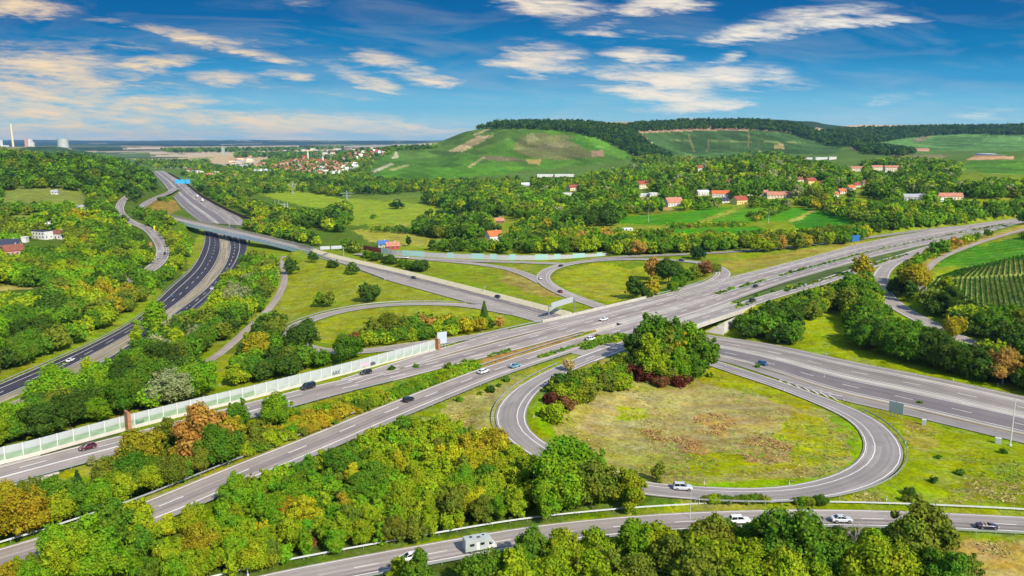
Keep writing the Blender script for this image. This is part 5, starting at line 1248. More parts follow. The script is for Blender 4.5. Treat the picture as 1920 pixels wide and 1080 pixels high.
def solid_ribbon(mb, A, B, z0, z1, m=0):
    n = len(A); V = []
    for k in range(n):
        V += [(A[k][0], A[k][1], A[k][2] + z1), (B[k][0], B[k][1], B[k][2] + z1), (B[k][0], B[k][1], B[k][2] + z0), (A[k][0], A[k][1], A[k][2] + z0)]
    F = []
    for k in range(n - 1):
        a, b = 4*k, 4*k + 4
        F += [(a, a+1, b+1, b), (a+1, a+2, b+2, b+1), (a+2, a+3, b+3, b+2), (a+3, a, b, b+3)]
    F += [(3, 2, 1, 0), (4*n-4, 4*n-3, 4*n-2, 4*n-1)]
    mb.add(V, F, m)
def cut(rd, lo, hi, fa=0.0, fb=1.0, oa=0.0, ob=0.0):
    m = (rd['u'] >= lo) & (rd['u'] <= hi); A, B = rd['A'][m], rd['B'][m]; d = (B - A); W = np.hypot(*d[:, :2].T)[:, None]; d = d / W
    return A + (B - A) * fa + d * oa, A + (B - A) * fb + d * ob
# the bridge that carries the upper motorway
BR = empty('motorway_bridge', px3(1210, 600, 0)); tag(BR, 'wide concrete bridge carrying the upper motorway over the lower one', 'bridge')
o_ = Vector(BR.location)
def under(mb, name, mat): 
    mb.V = [(x - o_.x, y - o_.y, z - o_.z) for x, y, z in mb.V]; return mb.build(name, MATS[mat], BR)
for nm, lo, hi in (('far_side_collector',1025,1250), ('west_carriageway',1066,1300), ('east_carriageway',1118,1352), ('near_side_collector',1190,1400)):
    mb = MB(); A, B = cut(ROADS[nm], lo, hi, oa=-.6, ob=.6); solid_ribbon(mb, A, B, -1.6, -.06); under(mb, 'deck', 'concrete')
mb = MB(); A, B = cut(ROADS['far_side_collector'], 1025, 1250, 0, 0, -1.0, -.3); solid_ribbon(mb, A, B, -1.5, .9); under(mb, 'parapet', 'concrete')
mb = MB(); A, B = cut(ROADS['near_side_collector'], 1190, 1400, 1, 1, .25, .7); solid_ribbon(mb, A, B, -1.7, .35); under(mb, 'parapet', 'concrete')
mb = MB(); A, B = cut(ROADS['near_side_collector'], 1190, 1400, 1, 1, .42, .52); solid_ribbon(mb, A, B, .8, 1.0)
for k in range(0, len(A)): mb.box(A[k][0]-.05, A[k][0]+.05, A[k][1]-.05, A[k][1]+.05, A[k][2]+.3, A[k][2]+.9)
under(mb, 'handrail', 'steel')
mb = MB(); q = [px3(1360, 603, 5.0), px3(1392, 588, 5.2), px3(1356, 628, .2), px3(1322, 622, .2)]
dn = Vector((0, 0, -.8)); mb.add([tuple(a) for a in q] + [tuple(a + dn) for a in q], [(3,2,1,0),(4,5,6,7),(0,1,5,4),(1,2,6,5),(2,3,7,6),(3,0,4,7)]); under(mb, 'slope_paving', 'concrete')
for u, v in ((1180, 634), (1240, 640), (1120, 622), (1215, 622), (1160, 618), (1270, 633)):
    mb = MB(); p = px3(u, v, 0); mb.bar((p.x, p.y, -.5), (p.x, p.y, 5.6), .55, 0, 12); under(mb, 'pier', 'dark_concrete')
# the long bridge over the valley motorway
BR = empty('valley_bridge', px3(450, 440, 0)); tag(BR, 'long slim bridge with pale blue edge beam over the dark valley motorway', 'bridge'); o_ = Vector(BR.location)
mb = MB(); A, B = cut(mp, 330, 592); solid_ribbon(mb, A, B, -1.5, -.05); under(mb, 'deck', 'dark_concrete')
mb = MB(); A, B = cut(mp, 330, 592, 1, 1, .05, .45); solid_ribbon(mb, A, B, -2.9, .75); under(mb, 'edge_beam', 'fascia_blue')
mb = MB(); A, B = cut(mp, 318, 600, 0, 0, -.5, -.1); solid_ribbon(mb, A, B, -1.6, 2.1); under(mb, 'parapet', 'pale_yellow')
for u, f in ((352,.5),(392,.3),(392,.7),(424,.3),(424,.7),(462,.3),(462,.7),(530,.25),(530,.75)):
    k = int(np.argmin(np.abs(mp['u'] - u))); p = mp['A'][k] + (mp['B'][k] - mp['A'][k]) * f
    mb = MB(); mb.bar((p[0], p[1], -10), (p[0], p[1], -1.4), .8, 0, 12); under(mb, 'pier', 'dark_concrete')
mb = MB(); A, B = cut(mp, 575, 596, oa=-1, ob=1); solid_ribbon(mb, A, B, -7, -1.5); under(mb, 'abutment', 'pale_concrete')
mb = MB(); A, B = cut(mp, 326, 340, oa=-1, ob=1); solid_ribbon(mb, A, B, -7, -1.5); under(mb, 'abutment', 'pale_concrete')
# the little underpass at the lower left
BR = empty('underpass_bridge', px3(40, 900, 6)); tag(BR, 'small concrete underpass bridge at the left edge below the white noise wall', 'bridge'); o_ = Vector(BR.location)
wc = ROADS['west_carriageway']
mb = MB(); A, B = cut(wc, -420, 104, oa=-2, ob=1.4); solid_ribbon(mb, A, B, -1.1, -.06); under(mb, 'deck', 'concrete')
mb = MB(); A, B = cut(wc, -420, 104, 1, 1, 1.2, 1.5); solid_ribbon(mb, A, B, -1.3, .25); under(mb, 'edge_beam', 'concrete')
mb = MB(); A, B = cut(wc, 84, 178, 1, 1, 1.7, 2.5); solid_ribbon(mb, A, B, -7.5, -.5); under(mb, 'abutment', 'pale_concrete')
mb = MB(); A, B = cut(wc, -420, 92, 1, 1, 4.2, 4.6); solid_ribbon(mb, A, B, -4.2, -3.0); under(mb, 'retaining_wall', 'pale_concrete')

# ------------------------------------------------------------------ noise walls
def bays(root, P, fn):
    for k in range(len(P) - 1):
        a, b = Vector(P[k]), Vector(P[k+1]); d = b - a; L = math.hypot(d.x, d.y); fn(k, a - Vector(root.location), L, math.atan2(d.y, d.x), math.atan2(d.z, L))
def bay_box(name, root, a, rz, x0, x1, z0, z1, th, mat, cache={}):
    key = (name, round(x0, 1), round(x1, 1), round(z0, 1), round(z1, 1), mat)
    if key in cache:
        o = link(name, cache[key], root)
    else:
        mb = MB(); mb.box(x0, x1, -th/2, th/2, z0, z1); o = mb.build(name, MATS[mat], root); cache[key] = o.data
    o.location = a; o.rotation_euler = (0, 0, rz); return o
WALL = line_px([(-300,949),(0,866.5),(60,852),(150,827),(245,801),(360,772),(480,743),(570,720),(652,699.5),(735,677),(817,654.5)], 4.0, ZA)
NW = empty('noise_wall', WALL[len(WALL)//2]); tag(NW, 'long white noise wall with green lower panels beside the upper motorway', 'noise wall')
def wb(k, a, L, rz, sl):
    u = float(proj(*(np.array(a) + np.array(NW.location)))[0])
    Hh = 3.7; lowz = 1.9 if u < 460 or u > 700 else .7
    bay_box('base_beam', NW, a, rz, 0, L, -.6, .35, .34, 'pale_concrete')
    bay_box('lower_panel', NW, a, rz, .1, L-.1, .35, lowz, .12, 'green_panel' if u < 460 else 'mint_panel')
    bay_box('panel', NW, a, rz, .1, L-.1, lowz+.01, Hh, .16, 'white_panel')
    bay_box('post', NW, a, rz, -.1, .1, -.4, Hh+.06, .3, 'white_paint')
bays(NW, WALL, wb)
def pillar(u, v, w, h, label):
    p = px3(u, v, ZA); mb = MB(); mb.prism([(-w/2,-.5),(w/2,-.5),(w/2,h*.86),(w*.2,h),(-w/2,h)], -1.3, 1.3)
    o = mb.build('wall_pillar', MATS['rust_brown'], loc=p); o.rotation_euler = (0, 0, .75); return tag(o, label, 'pillar')
pillar(241.5, 806, .9, 5.4, 'rust-brown pillar between two stretches of the white noise wall'); pillar(820, 655, 1.0, 4.3, 'orange-brown pillar closing the right end of the noise wall')
def graffito(txt, u, v, size, mat, zc_):
    k = int(np.argmin(np.abs(proj(WALL[:, 0], WALL[:, 1], WALL[:, 2])[0] - u))); k = min(k, len(WALL) - 2)
    a = Vector(WALL[k]); d = Vector(WALL[k+1]) - a; rz = math.atan2(d.y, d.x)
    cu = bpy.data.curves.new('graffiti', 'FONT'); cu.body = txt; cu.size = size; cu.extrude = .01; cu.shear = .2; cu.offset = .03
    t = bpy.data.objects.new('graffiti', cu); COL.objects.link(t); dg = bpy.context.evaluated_depsgraph_get()
    me = bpy.data.meshes.new_from_object(t.evaluated_get(dg)); COL.objects.unlink(t); bpy.data.objects.remove(t)
    me.materials.clear(); me.materials.append(MATS[mat]); o = link('graffiti', me, NW)
    nrm = Vector((d.y, -d.x, 0)).normalized()
    o.location = a - Vector(NW.location) + nrm * .13 + Vector((0, 0, zc_)); o.rotation_euler = (math.pi/2, 0, rz)
graffito('ARK', 631, 700, 1.7, 'graffiti_dark', .6); graffito('Sozi', 248, 800, 1.5, 'graffiti_green', .5); _ = 0
def scrawl(u, mat, blobs):      # sprayed patch without letters
    k = min(int(np.argmin(np.abs(proj(WALL[:, 0], WALL[:, 1], WALL[:, 2])[0] - u))), len(WALL) - 2); a = Vector(WALL[k]); d = Vector(WALL[k+1]) - a; mb = MB()
    for (x, z, r) in blobs: mb.prism([(x + r * 1.3 * math.cos(q * .524), z + r * math.sin(q * .524)) for q in range(12)], -.012 - .002 * len(mb.V) / 24, 0)
    o = mb.build('graffiti', MATS[mat], NW); nrm = Vector((d.y, -d.x, 0)).normalized(); o.location = a - Vector(NW.location) + nrm * .13; o.rotation_euler = (0, 0, math.atan2(d.y, d.x))
scrawl(668, 'graffiti_pink', [(.4,1.3,.5),(1.3,1.5,.6),(2.2,1.4,.55),(3.0,1.6,.45)]); scrawl(689, 'graffiti_dark', [(.6,1.0,.55),(1.2,1.1,.7),(1.9,.95,.5)])
BARR = line_px([(660,463.5),(690,469),(716,473.5),(740,477),(800,481),(880,484.5),(960,486.5),(1040,486),(1100,484),(1140,482)], 4.6, 1.0)
bu = proj(BARR[:, 0], BARR[:, 1], BARR[:, 2])[0]
k_ = int(np.argmin(np.abs(bu - 716)))
GB = empty('noise_barrier', BARR[(k_ + len(BARR))//2]); tag(GB, 'grey noise barrier with some taller turquoise panels behind the eastern loop', 'noise barrier')
TQ = (725, 766, 779, 793, 843, 886, 903, 920, 958, 1005, 1025, 1045, 1085, 1125)
def gb(k, a, L, rz, sl):
    u = float(proj(*(np.array(a) + np.array(GB.location)))[0]) + 5; tq = min(abs(u - t) for t in TQ) < 6.5
    bay_box('turquoise_panel' if tq else 'grey_panel', GB, a, rz, 0, L, -.5, 3.7 if tq else 3.0, .2, 'turquoise_panel' if tq else 'grey_panel')
    bay_box('post', GB, a, rz, -.12, .12, -.5, 3.1, .34, 'sign_grey')
bays(GB, BARR[k_:], gb)
RB = empty('noise_barrier', BARR[k_//2]); tag(RB, 'short dark red noise barrier left of the grey and turquoise one', 'noise barrier')
bays(RB, BARR[:k_+1], lambda k, a, L, rz, sl: (bay_box('panel', RB, a, rz, 0, L, -.5, 3.2, .2, 'red_panel'), bay_box('post', RB, a, rz, -.1, .1, -.5, 3.3, .3, 'maroon_panel')))
MBAR = line_px([(476,416,-7.6),(445,404,-7),(419,391.5,-6.4),(375,366.5,-5),(346,343,-2),(316,325.5,0)], 12)
o = MBAR[len(MBAR)//2]; V, F = sweep(MBAR - o, [(-.15,-.5),(.15,-.5),(.15,3.6),(-.15,3.6)]); t = mk('noise_barrier', V, F, MATS['maroon_panel'], loc=o); tag(t, 'maroon noise barrier along the right edge of the distant motorway', 'noise barrier')
YW = line_px([(590,471),(640,484.5),(775,515.5),(960,562.5),(1072,592)], 6, 0); o = YW[len(YW)//2]
V, F = sweep(YW - o, [(3.4,-.4),(3.3,.05),(.7,1.75),(.1,1.8),(.1,-.4)]); t = mk('concrete_barrier', V, F, MATS['pale_yellow'], loc=o); tag(t, 'pale yellow concrete barrier along the far side of the lower motorway', 'barrier')
SW = line_px([(574,476.5),(600,484),(640,494.5),(690,512),(722,524)], 6, 0); o = SW[len(SW)//2]
V, F = sweep(SW - o, [(.25,-3.4),(.25,.75),(-.15,.8),(-.15,-3.4)]); t = mk('retaining_wall', V, F, MATS['pale_concrete'], loc=o); tag(t, 'pale retaining wall with dark ivy stains below the lower motorway', 'retaining wall')
mb = MB(); rr = random.Random(3)
for k in range(1, len(SW) - 1):
    for q in range(9):
        p = SW[k] - o; w_ = rr.uniform(.3, .9); x, y = p[0] + rr.uniform(-3, 3), p[1]; f = (x - p[0]) / max(1e-3, (SW[k+1][0] - SW[k-1][0])); y = p[1] + f * (SW[k+1][1] - SW[k-1][1])
        mb.bar((x - .2, y - .35, -3.2), (x - .2, y - .35, -3.2 + rr.uniform(1, 3)), w_ * .4, 0, 5, .1)
mb.build('ivy', MATS['weed'], t)

# ------------------------------------------------------------------ signs, gantries, masts, posts
def facing(p, yaw): 
    return (0, 0, yaw)
def sign(u, v, z, w_, h, clear, yaw, mat, n, label, back='sign_grey', name='road_sign'):
    p = px3(u, v, z) if z is not None else Vector(hit1(u, v)); r = empty(name, p, yaw); tag(r, label, 'road sign', 'road signs')
    mb = MB(); mb.box(-w_/2, w_/2, -.06, .06, clear, clear + h)
    for q in range(5): zz = clear + h * (q + .5) / 5; mb.box(-w_/2 + .05, w_/2 - .05, .06, .14, zz - .05, zz + .05)
    mb.build('panel', MATS[mat], r)
    for q in range(n):
        x = -w_/2 + w_ * (q + .5) / n; mb = MB(); mb.box(x - .09, x + .09, .14, .32, -.3, clear + h * .98); mb.build('post', MATS[back], r)
    return r
sign(829, 652, ZA, 4.0, 4.6, 1.6, .55, 'sign_back', 3, 'large blue-grey sign seen from behind at the right end of the white noise wall', 'sign_back')
sign(1679, 783, None, 4.6, 3.6, 1.4, -.95, 'sign_back', 4, 'grey sign on four posts seen from behind, between the loop ramp and lower motorway')
sign(1604, 455, None, 6.5, 4.6, 1.2, .2, 'sign_blue', 3, 'blue direction sign on the grassy verge at the far upper motorway')
sign(292, 433, None, 3.4, 4.2, .8, .3, 'sign_yellow', 2, 'bright yellow sign beside the hillside road')
sign(283, 464, None, 2.2, 3.6, .6, .4, 'rust_brown', 2, 'salmon-coloured board beside the hillside road, below the yellow sign')
def gantry(pa, pb, H_, panels, label, mat, hh, legs=True):
    a, b = Vector(pa), Vector(pb); d = b - a; L = math.hypot(d.x, d.y); r = empty('sign_gantry', a, math.atan2(d.y, d.x)); tag(r, label, 'sign gantry', 'sign gantries')
    for x in ((0, L) if legs else (0,)):
        mb = MB(); mb.box(x-.22, x+.22, -.22, .22, -.5, H_ + .5); mb.build('post', MATS['steel'], r)
    mb = MB()
    for (y0, y1, z0, z1) in ((-.35,-.2,H_-.4,H_-.25),(.2,.35,H_-.4,H_-.25),(-.35,-.2,H_+.3,H_+.45),(.2,.35,H_+.3,H_+.45)): mb.box(0, L, y0, y1, z0, z1)
    n = max(3, int(L / 1.5))
    for k in range(n):
        for y in (-.28, .28): mb.bar((L*k/n, y, H_ - .3), (L*(k+1)/n, y, H_ + .38), .06, 0, 4)
    mb.build('beam', MATS['steel'], r)
    for (f0, f1, m_) in panels:
        mb = MB(); mb.box(L*f0, L*f1, -.55, -.4, H_ - hh*.4, H_ + hh*.6)
        nn = max(2, int(L*(f1-f0)/1.2))
        for k in range(nn): x = L*(f0 + (f1-f0)*(k+.5)/nn); mb.box(x-.05, x+.05, -.66, -.551, H_ - hh*.4, H_ + hh*.6)
        mb.build('sign_panel', MATS[m_], r)
    return r
gantry(px3(1029, 599, 0), px3(1077, 583.5, 0), 6.3, [(.06,.9,'sign_grey')], 'grey sign gantry over the lower motorway just before the motorway bridge', 'steel', 2.8)
gantry(px3(584, 482, 0), px3(644, 479, 0), 6.2, [(.28,.58,'sign_grey'),(.62,.95,'sign_grey')], 'pale sign gantry where the valley bridge meets the yellow barrier', 'steel', 2.4)
k_ = int(np.argmin(np.abs((vp['v'] + 0) - 350)))
pa = vp['A'][k_] + (vp['B'][k_] - vp['A'][k_]) * .40; pb = vp['B'][k_] + (vp['B'][k_] - vp['A'][k_]) * .04
gantry(pa, pb, 9, [(.02,.3,'sign_cyan'),(.35,.66,'sign_cyan'),(.7,.98,'sign_cyan')], 'gantry of three bright blue signs over the distant motorway', 'steel', 8)
def mast(u, v, h, label, r0=.14, head=True, z=None, cat='street lamp', name='street_lamp', group='lamps and poles'):
    p = px3(u, v, z) if z is not None else Vector(hit1(u, v)); r = empty(name, p); tag(r, label, cat, group)
    mb = MB(); mb.bar((0,0,-.3), (0,0,h), r0, 0, 8, r0*.55); mb.bar((0,0,-.3), (0,0,.5), r0*1.9, 0, 8); mb.build('pole', MATS['mast'], r)
    if head:
        mb = MB(); mb.box(-.12, 1.0, -.16, .16, h-.05, h+.1); mb.bar((0,0,h-.4), (.6,0,h-.02), r0*.4, 0, 5); mb.build('lamp_head', MATS['sign_grey'], r)
    return r
mast(1894, 836, 13.6, 'tall thin grey mast beside the lower motorway near the right edge', .2)
mast(1294, 972, 6.6, 'thin pale pole beside the loop ramp near the white car', .06, False, cat='pole', name='pole'); mast(1311, 946, 2.4, 'short thin post by the guardrail near the white car on the loop', .05, False, cat='pole', name='pole')
mast(465, 1081, 4.6, 'white pole among bushes left of the slip road at the bottom edge', .12, False, cat='pole', name='pole'); mast(909, 552, 4.5, 'small signal mast on the grass behind the yellow barrier', .1, cat='pole', name='pole')
mast(1216, 417, 14, 'lone pole in front of the hamlet vineyard', .16, False, cat='pole', name='pole'); mast(1441, 418, 12, 'thin pole at the corner of the bright vineyard plots', .16, False, cat='pole', name='pole')
mast(430, 425, 9, 'slender lamp on the valley motorway median beyond the bridge', .14, cat='street lamp')
def cabinet(u, v, w_, h, label):
    p = Vector(hit1(u, v)); r = empty('roadside_cabinet', p, -.5); tag(r, label, 'cabinet', 'roadside cabinets')
    mb = MB(); mb.box(-w_/2, w_/2, -.4, .4, .15, h); mb.box(-w_/2-.05, w_/2+.05, -.46, .46, h, h+.08); mb.build('box', MATS['white_paint'], r)
    mb = MB(); mb.box(-w_/2+.05, w_/2-.05, -.35, .35, -.2, .15); mb.build('plinth', MATS['concrete'], r); mb = MB(); mb.box(-w_/2+.06, w_/2-.06, -.425, -.4, .25, h-.1); mb.build('door', MATS['white_panel'], r)
cabinet(1732, 797, 1.1, 1.7, 'small white cabinet on the grass right of the grey sign'); cabinet(1871, 832, 1.5, 1.7, 'larger white cabinet on the grass left of the tall mast')
mb = MB(); mb.prism([(-.06,-.1),(.06,-.1),(.05,1.0),(-.05,1.08)], -.05, .05, 0); mb.box(-.062,.058,-.056,.056,.72,.9,1)
DL = None
DPX = [(1550,665),(1787,714),(1871,724),(1624,851),(1480,909),(1320,908),(1001,783),(1582,752),(1698,832),(1670,800),(1470,734),(1545,708),(1690,779),(1662,939),(1900,957),(1360,688),(1150,727),(655,713),(1022,702),(872,570),(1375,600),(1705,930)]
POSTS = []
for (u, v) in DPX:
    x, y, z = hit1(u, v)
    if DL is None: o = mb.build('delineator_post', [MATS['white_paint'], MATS['graffiti_dark']]); DL = o.data
    else: o = link('delineator_post', DL)
    o.location = (x, y, z); o.scale = (1.5, 1.5, 1.15); o.rotation_euler = (0, 0, .4); tag(o, None, 'delineator', 'white delineator posts'); POSTS.append((o, u, v))
def pylon(u, v, h, label):
    p = Vector(hit1(u, v)); r = empty('power_pylon', p, .5); tag(r, label, 'pylon', 'power pylons'); mb = MB(); b = h * .09
    for sx_ in (-1, 1):
        for sy_ in (-1, 1): mb.bar((sx_*b, sy_*b, -1), (sx_*.25, sy_*.25, h), .16, 0, 4)
    for k in range(7):
        z0, z1 = h*k/7, h*(k+1)/7; w0, w1 = b*(1-k/7)+.25*k/7, b*(1-(k+1)/7)+.25*(k+1)/7
        for s_ in (-1, 1): mb.bar((-w0, s_*w0, z0), (w1, s_*w1, z1), .09, 0, 4); mb.bar((s_*w0, w0, z0), (s_*w1, -w1, z1), .09, 0, 4)
    mb.build('tower', MATS['sign_grey'], r); mb = MB()
    for z_, l in ((h*.82, h*.42), (h*.66, h*.3)): mb.bar((-l, 0, z_), (l, 0, z_), .16, 0, 4); mb.bar((-l, 0, z_), (0, 0, z_ + h*.08), .09, 0, 4); mb.bar((l, 0, z_), (0, 0, z_ + h*.08), .09, 0, 4)
    mb.build('crossarm', MATS['sign_grey'], r)
pylon(549, 364, 20, 'lattice pylon before the dark wood left of the valley meadow'); pylon(651, 386, 21, 'lattice pylon at the left end of the bright valley meadow'); pylon(898, 382, 10, 'small pylon by the wood at the right of the valley meadow')
p = Vector(hit1(515, 397)); r = empty('substation', p); tag(r, 'electrical substation of white posts and beams left of the valley meadow', 'substation')
for (x, h) in ((-14,11),(-6,9),(1,14),(6,16),(13,12),(17,12)): mb = MB(); mb.bar((x,0,-.5),(x,0,h),.3,0,6,.18); mb.build('post', MATS['mast'], r)
mb = MB(); mb.box(-14,1,-.2,.2,8.2,8.7); mb.box(6,17,-.2,.2,9.4,9.9); mb.box(-14,17,3.8,4.2,6.5,7); mb.build('beam', MATS['mast'], r)
mb = MB(); mb.box(-9,4,-7,-2,-1,2.6); mb.box(-9.4,4.4,-7.4,-1.6,2.6,3); mb.build('shed', MATS['white_paint'], r)
# ------------------------------------------------------------------ vehicles
pmat('glass', (.015,.02,.025), .12, 0, .05, 3, .6); pmat('tyre', (.02,.02,.022), .85); pmat('rim', (.45,.46,.48), .35, .8, .05); pmat('lamp_white', (.75,.78,.8), .2); pmat('lamp_red', (.35,.01,.01), .3); pmat('dark_trim', (.03,.03,.035), .7); pmat('seat_leather', (.55,.42,.34), .7)
PAINTS = {'white': (.80,.80,.79), 'black': (.012,.012,.016), 'navy': (.018,.028,.07), 'dark red': (.10,.006,.016), 'light blue': (.16,.36,.50), 'blue': (.03,.13,.30), 'silver': (.55,.57,.60), 'grey': (.10,.11,.13), 'dark': (.02,.022,.03), 'violet-black': (.025,.015,.045), 'wine': (.16,.015,.03)}
def paintm(c): return pmat('car_paint_' + c.replace(' ', '_').replace('-', '_'), PAINTS[c], .28, .0, .03, 2, .5, .6)
TYRE = MB(); TYRE.cyl_y(0, 0, -.11, .11, .32, 0, 16); RIM = MB(); RIM.cyl_y(0, 0, -.118, .118, .2, 0, 12)
_tm = TYRE.build('tyre', MATS['tyre']); _rm = RIM.build('rim', MATS['rim']); TYM, RMM = _tm.data, _rm.data
for q in (_tm, _rm): bpy.data.objects.remove(q)
BODY = {  # stations: x, half width, floor z, top z ; cabin: base rear/front, roof rear/front, roof z
 'hatch':  dict(st=[(-2.05,.72,.42,.86),(-1.95,.83,.30,1.0),(-1.2,.88,.22,1.0),(.2,.89,.2,.98),(1.1,.88,.22,.94),(1.8,.82,.28,.82),(2.05,.66,.42,.68)], cab=(-1.98,1.12,-1.6,.25,1.47), wb=(-1.25,1.28)),
 'sedan':  dict(st=[(-2.3,.72,.42,.88),(-2.2,.84,.30,.98),(-1.3,.89,.22,1.0),(.1,.9,.2,.97),(1.3,.89,.22,.93),(2.05,.83,.28,.80),(2.3,.66,.42,.66)], cab=(-1.7,1.05,-.95,.2,1.44), wb=(-1.38,1.42)),
 'suv':    dict(st=[(-2.3,.76,.48,1.0),(-2.2,.88,.34,1.14),(-1.3,.94,.26,1.15),(.1,.95,.25,1.13),(1.2,.94,.26,1.1),(2.05,.88,.32,.98),(2.3,.72,.48,.8)], cab=(-2.2,1.0,-1.9,.3,1.74), wb=(-1.38,1.4)),
 'wagon':  dict(st=[(-2.35,.74,.42,.9),(-2.25,.85,.30,1.0),(-1.3,.9,.22,1.0),(.1,.9,.2,.98),(1.3,.89,.22,.94),(2.05,.83,.28,.80),(2.3,.66,.42,.66)], cab=(-2.28,1.08,-1.85,.2,1.48), wb=(-1.38,1.42)),
 'convertible': dict(st=[(-2.1,.72,.42,.86),(-2.0,.82,.30,.95),(-1.3,.87,.22,.98),(-.9,.88,.2,.96),(.7,.88,.2,.95),(1.3,.87,.22,.9),(1.95,.80,.28,.78),(2.15,.64,.42,.66)], cab=None, wb=(-1.3,1.36)),
 'van':    dict(st=[(-2.45,.84,.45,1.15),(-2.4,.93,.34,1.2),(-1.3,.96,.28,1.22),(.3,.96,.28,1.2),(1.5,.94,.3,1.12),(2.2,.88,.34,.98),(2.45,.74,.48,.82)], cab=(-2.42,1.55,-2.3,.8,1.95), wb=(-1.45,1.5)),
}
def loft(st):
    V = []; F = []; n = 10
    for (x, w_, z0, z1) in st:
        h = z1 - z0
        for (yy, zz) in ((w_*.8,z0),(w_*.97,z0+h*.18),(w_,z0+h*.5),(w_*.97,z1-h*.16),(w_*.86,z1)): V.append((x, yy, zz))
        for (yy, zz) in ((w_*.86,z1),(w_*.97,z1-h*.16),(w_,z0+h*.5),(w_*.97,z0+h*.18),(w_*.8,z0)): V.append((x, -yy, zz))
    for k in range(len(st) - 1):
        for j in range(n): F.append((k*n+j, k*n+(j+1) % n, (k+1)*n+(j+1) % n, (k+1)*n+j))
    F += [tuple(range(n-1,-1,-1)), tuple(range((len(st)-1)*n, len(st)*n))]
    return V, F
CARC = {}
def car_parts(kind, colour):
    key = (kind, colour)
    if key in CARC: return CARC[key]
    b = BODY[kind]; pm = paintm(colour); parts = []
    V, F = loft(b['st']); body = MB(); body.add(V, F)
    fl = b['st'][-1]; rl = b['st'][0]; xf, xr = fl[0], rl[0]
    trim = MB()
    for s_ in (-1, 1):      # dark wheel arches and sills
        for x in b['wb']: trim.bar((x, s_*.80, .34), (x, s_*(b['st'][3][1]+.004), .34), .39, 0, 14)
        trim.box(b['wb'][0]+.4, b['wb'][1]-.4, s_*.8 if s_ > 0 else -.89, .89 if s_ > 0 else s_*.8, .17, .3)
    trim.box(xf-.06, xf+.02, -.5, .5, .38, .56); trim.box(xr-.02, xr+.06, -.55, .55, .36, .5)
    if b['cab']:
        br, bf, rr_, rf, zr = b['cab']; zb = b['st'][3][3] - .03; w0, w1 = b['st'][3][1]*.88, b['st'][3][1]*.70
        gl = MB(); gl.add([(br,-w0,zb),(bf,-w0,zb),(bf,w0,zb),(br,w0,zb),(rr_,-w1,zr),(rf,-w1,zr),(rf,w1,zr),(rr_,w1,zr)], [(0,1,5,4),(1,2,6,5),(2,3,7,6),(3,0,4,7),(4,5,6,7)])
        rf_ = MB(); rf_.add([(rr_-.05,-w1-.03,zr-.01),(rf+.05,-w1-.03,zr-.01),(rf+.05,w1+.03,zr-.01),(rr_-.05,w1+.03,zr-.01),(rr_+.05,-w1*.85,zr+.06),(rf-.1,-w1*.85,zr+.06),(rf-.1,w1*.85,zr+.06),(rr_+.05,w1*.85,zr+.06)],
               [(0,1,5,4),(1,2,6,5),(2,3,7,6),(3,0,4,7),(4,5,6,7),(3,2,1,0)])
        for s_ in (-1, 1):
            for (xb, xt) in ((br+.02, rr_), (bf-.02, rf), ((br+bf)/2-.1, (rr_+rf)/2)): rf_.bar((xb, s_*(w0+.005), zb), (xt, s_*(w1+.01), zr), .055, 0, 5)
        parts += [('window', gl, 'glass'), ('roof', rf_, None)]
    else:
        ck = MB(); ck.box(-1.1, .62, -.66, .66, .955, .985); parts.append(('cockpit', ck, 'dark_trim'))
        ws = MB(); ws.add([(.62,-.68,.94),(.62,.68,.94),(.2,.58,1.34),(.2,-.58,1.34),(.58,-.68,.94),(.58,.68,.94),(.16,.58,1.34),(.16,-.58,1.34)], [(0,1,2,3),(7,6,5,4),(0,3,7,4),(1,5,6,2),(3,2,6,7)]); parts.append(('windscreen', ws, 'glass'))
        for x in (-.35, -1.0):
            for y in (-.36, .36): se = MB(); se.prism([(x-.1,.98),(x+.25,.98),(x+.2,1.06),(x+.02,1.08),(x-.06,1.38),(x-.18,1.36)], y-.24, y+.24); parts.append(('seat', se, 'seat_leather'))
    out = [('body', body.build('body', pm), True), ('trim', trim.build('trim', MATS['dark_trim']), False)]
    for nm, m_, mt in parts: out.append((nm, m_.build(nm, MATS[mt] if mt else pm), False))
    for s_ in (-1, 1):
        hl = MB(); hl.box(xf-.22, xf-.02, s_*.62-.17, s_*.62+.17, fl[3]-.12, fl[3]+.03); out.append(('headlight', hl.build('headlight', MATS['lamp_white']), False))
        tl = MB(); tl.box(xr-.02, xr+.14, s_*.66-.13, s_*.66+.13, rl[3]-.16, rl[3]+.02); out.append(('tail_light', tl.build('tail_light', MATS['lamp_red']), False))
    res = []
    for nm, o, sm in out: res.append((nm, o.data)); bpy.data.objects.remove(o)
    CARC[key] = res; return res
LAND = []   # landmarks for telling plants apart: (phrase, u, v)
def near_road(x, y, z, only=None):
    best = None
    for nm, rd in ROADS.items():
        if only and nm != only: continue
        C = rd['C']; d = np.hypot(C[:, 0] - x, C[:, 1] - y) + 2 * np.abs(C[:, 2] - z); k = int(np.argmin(d))
        if best is None or d[k] < best[0]: best = (d[k], rd, k)
    return best[1], best[2]
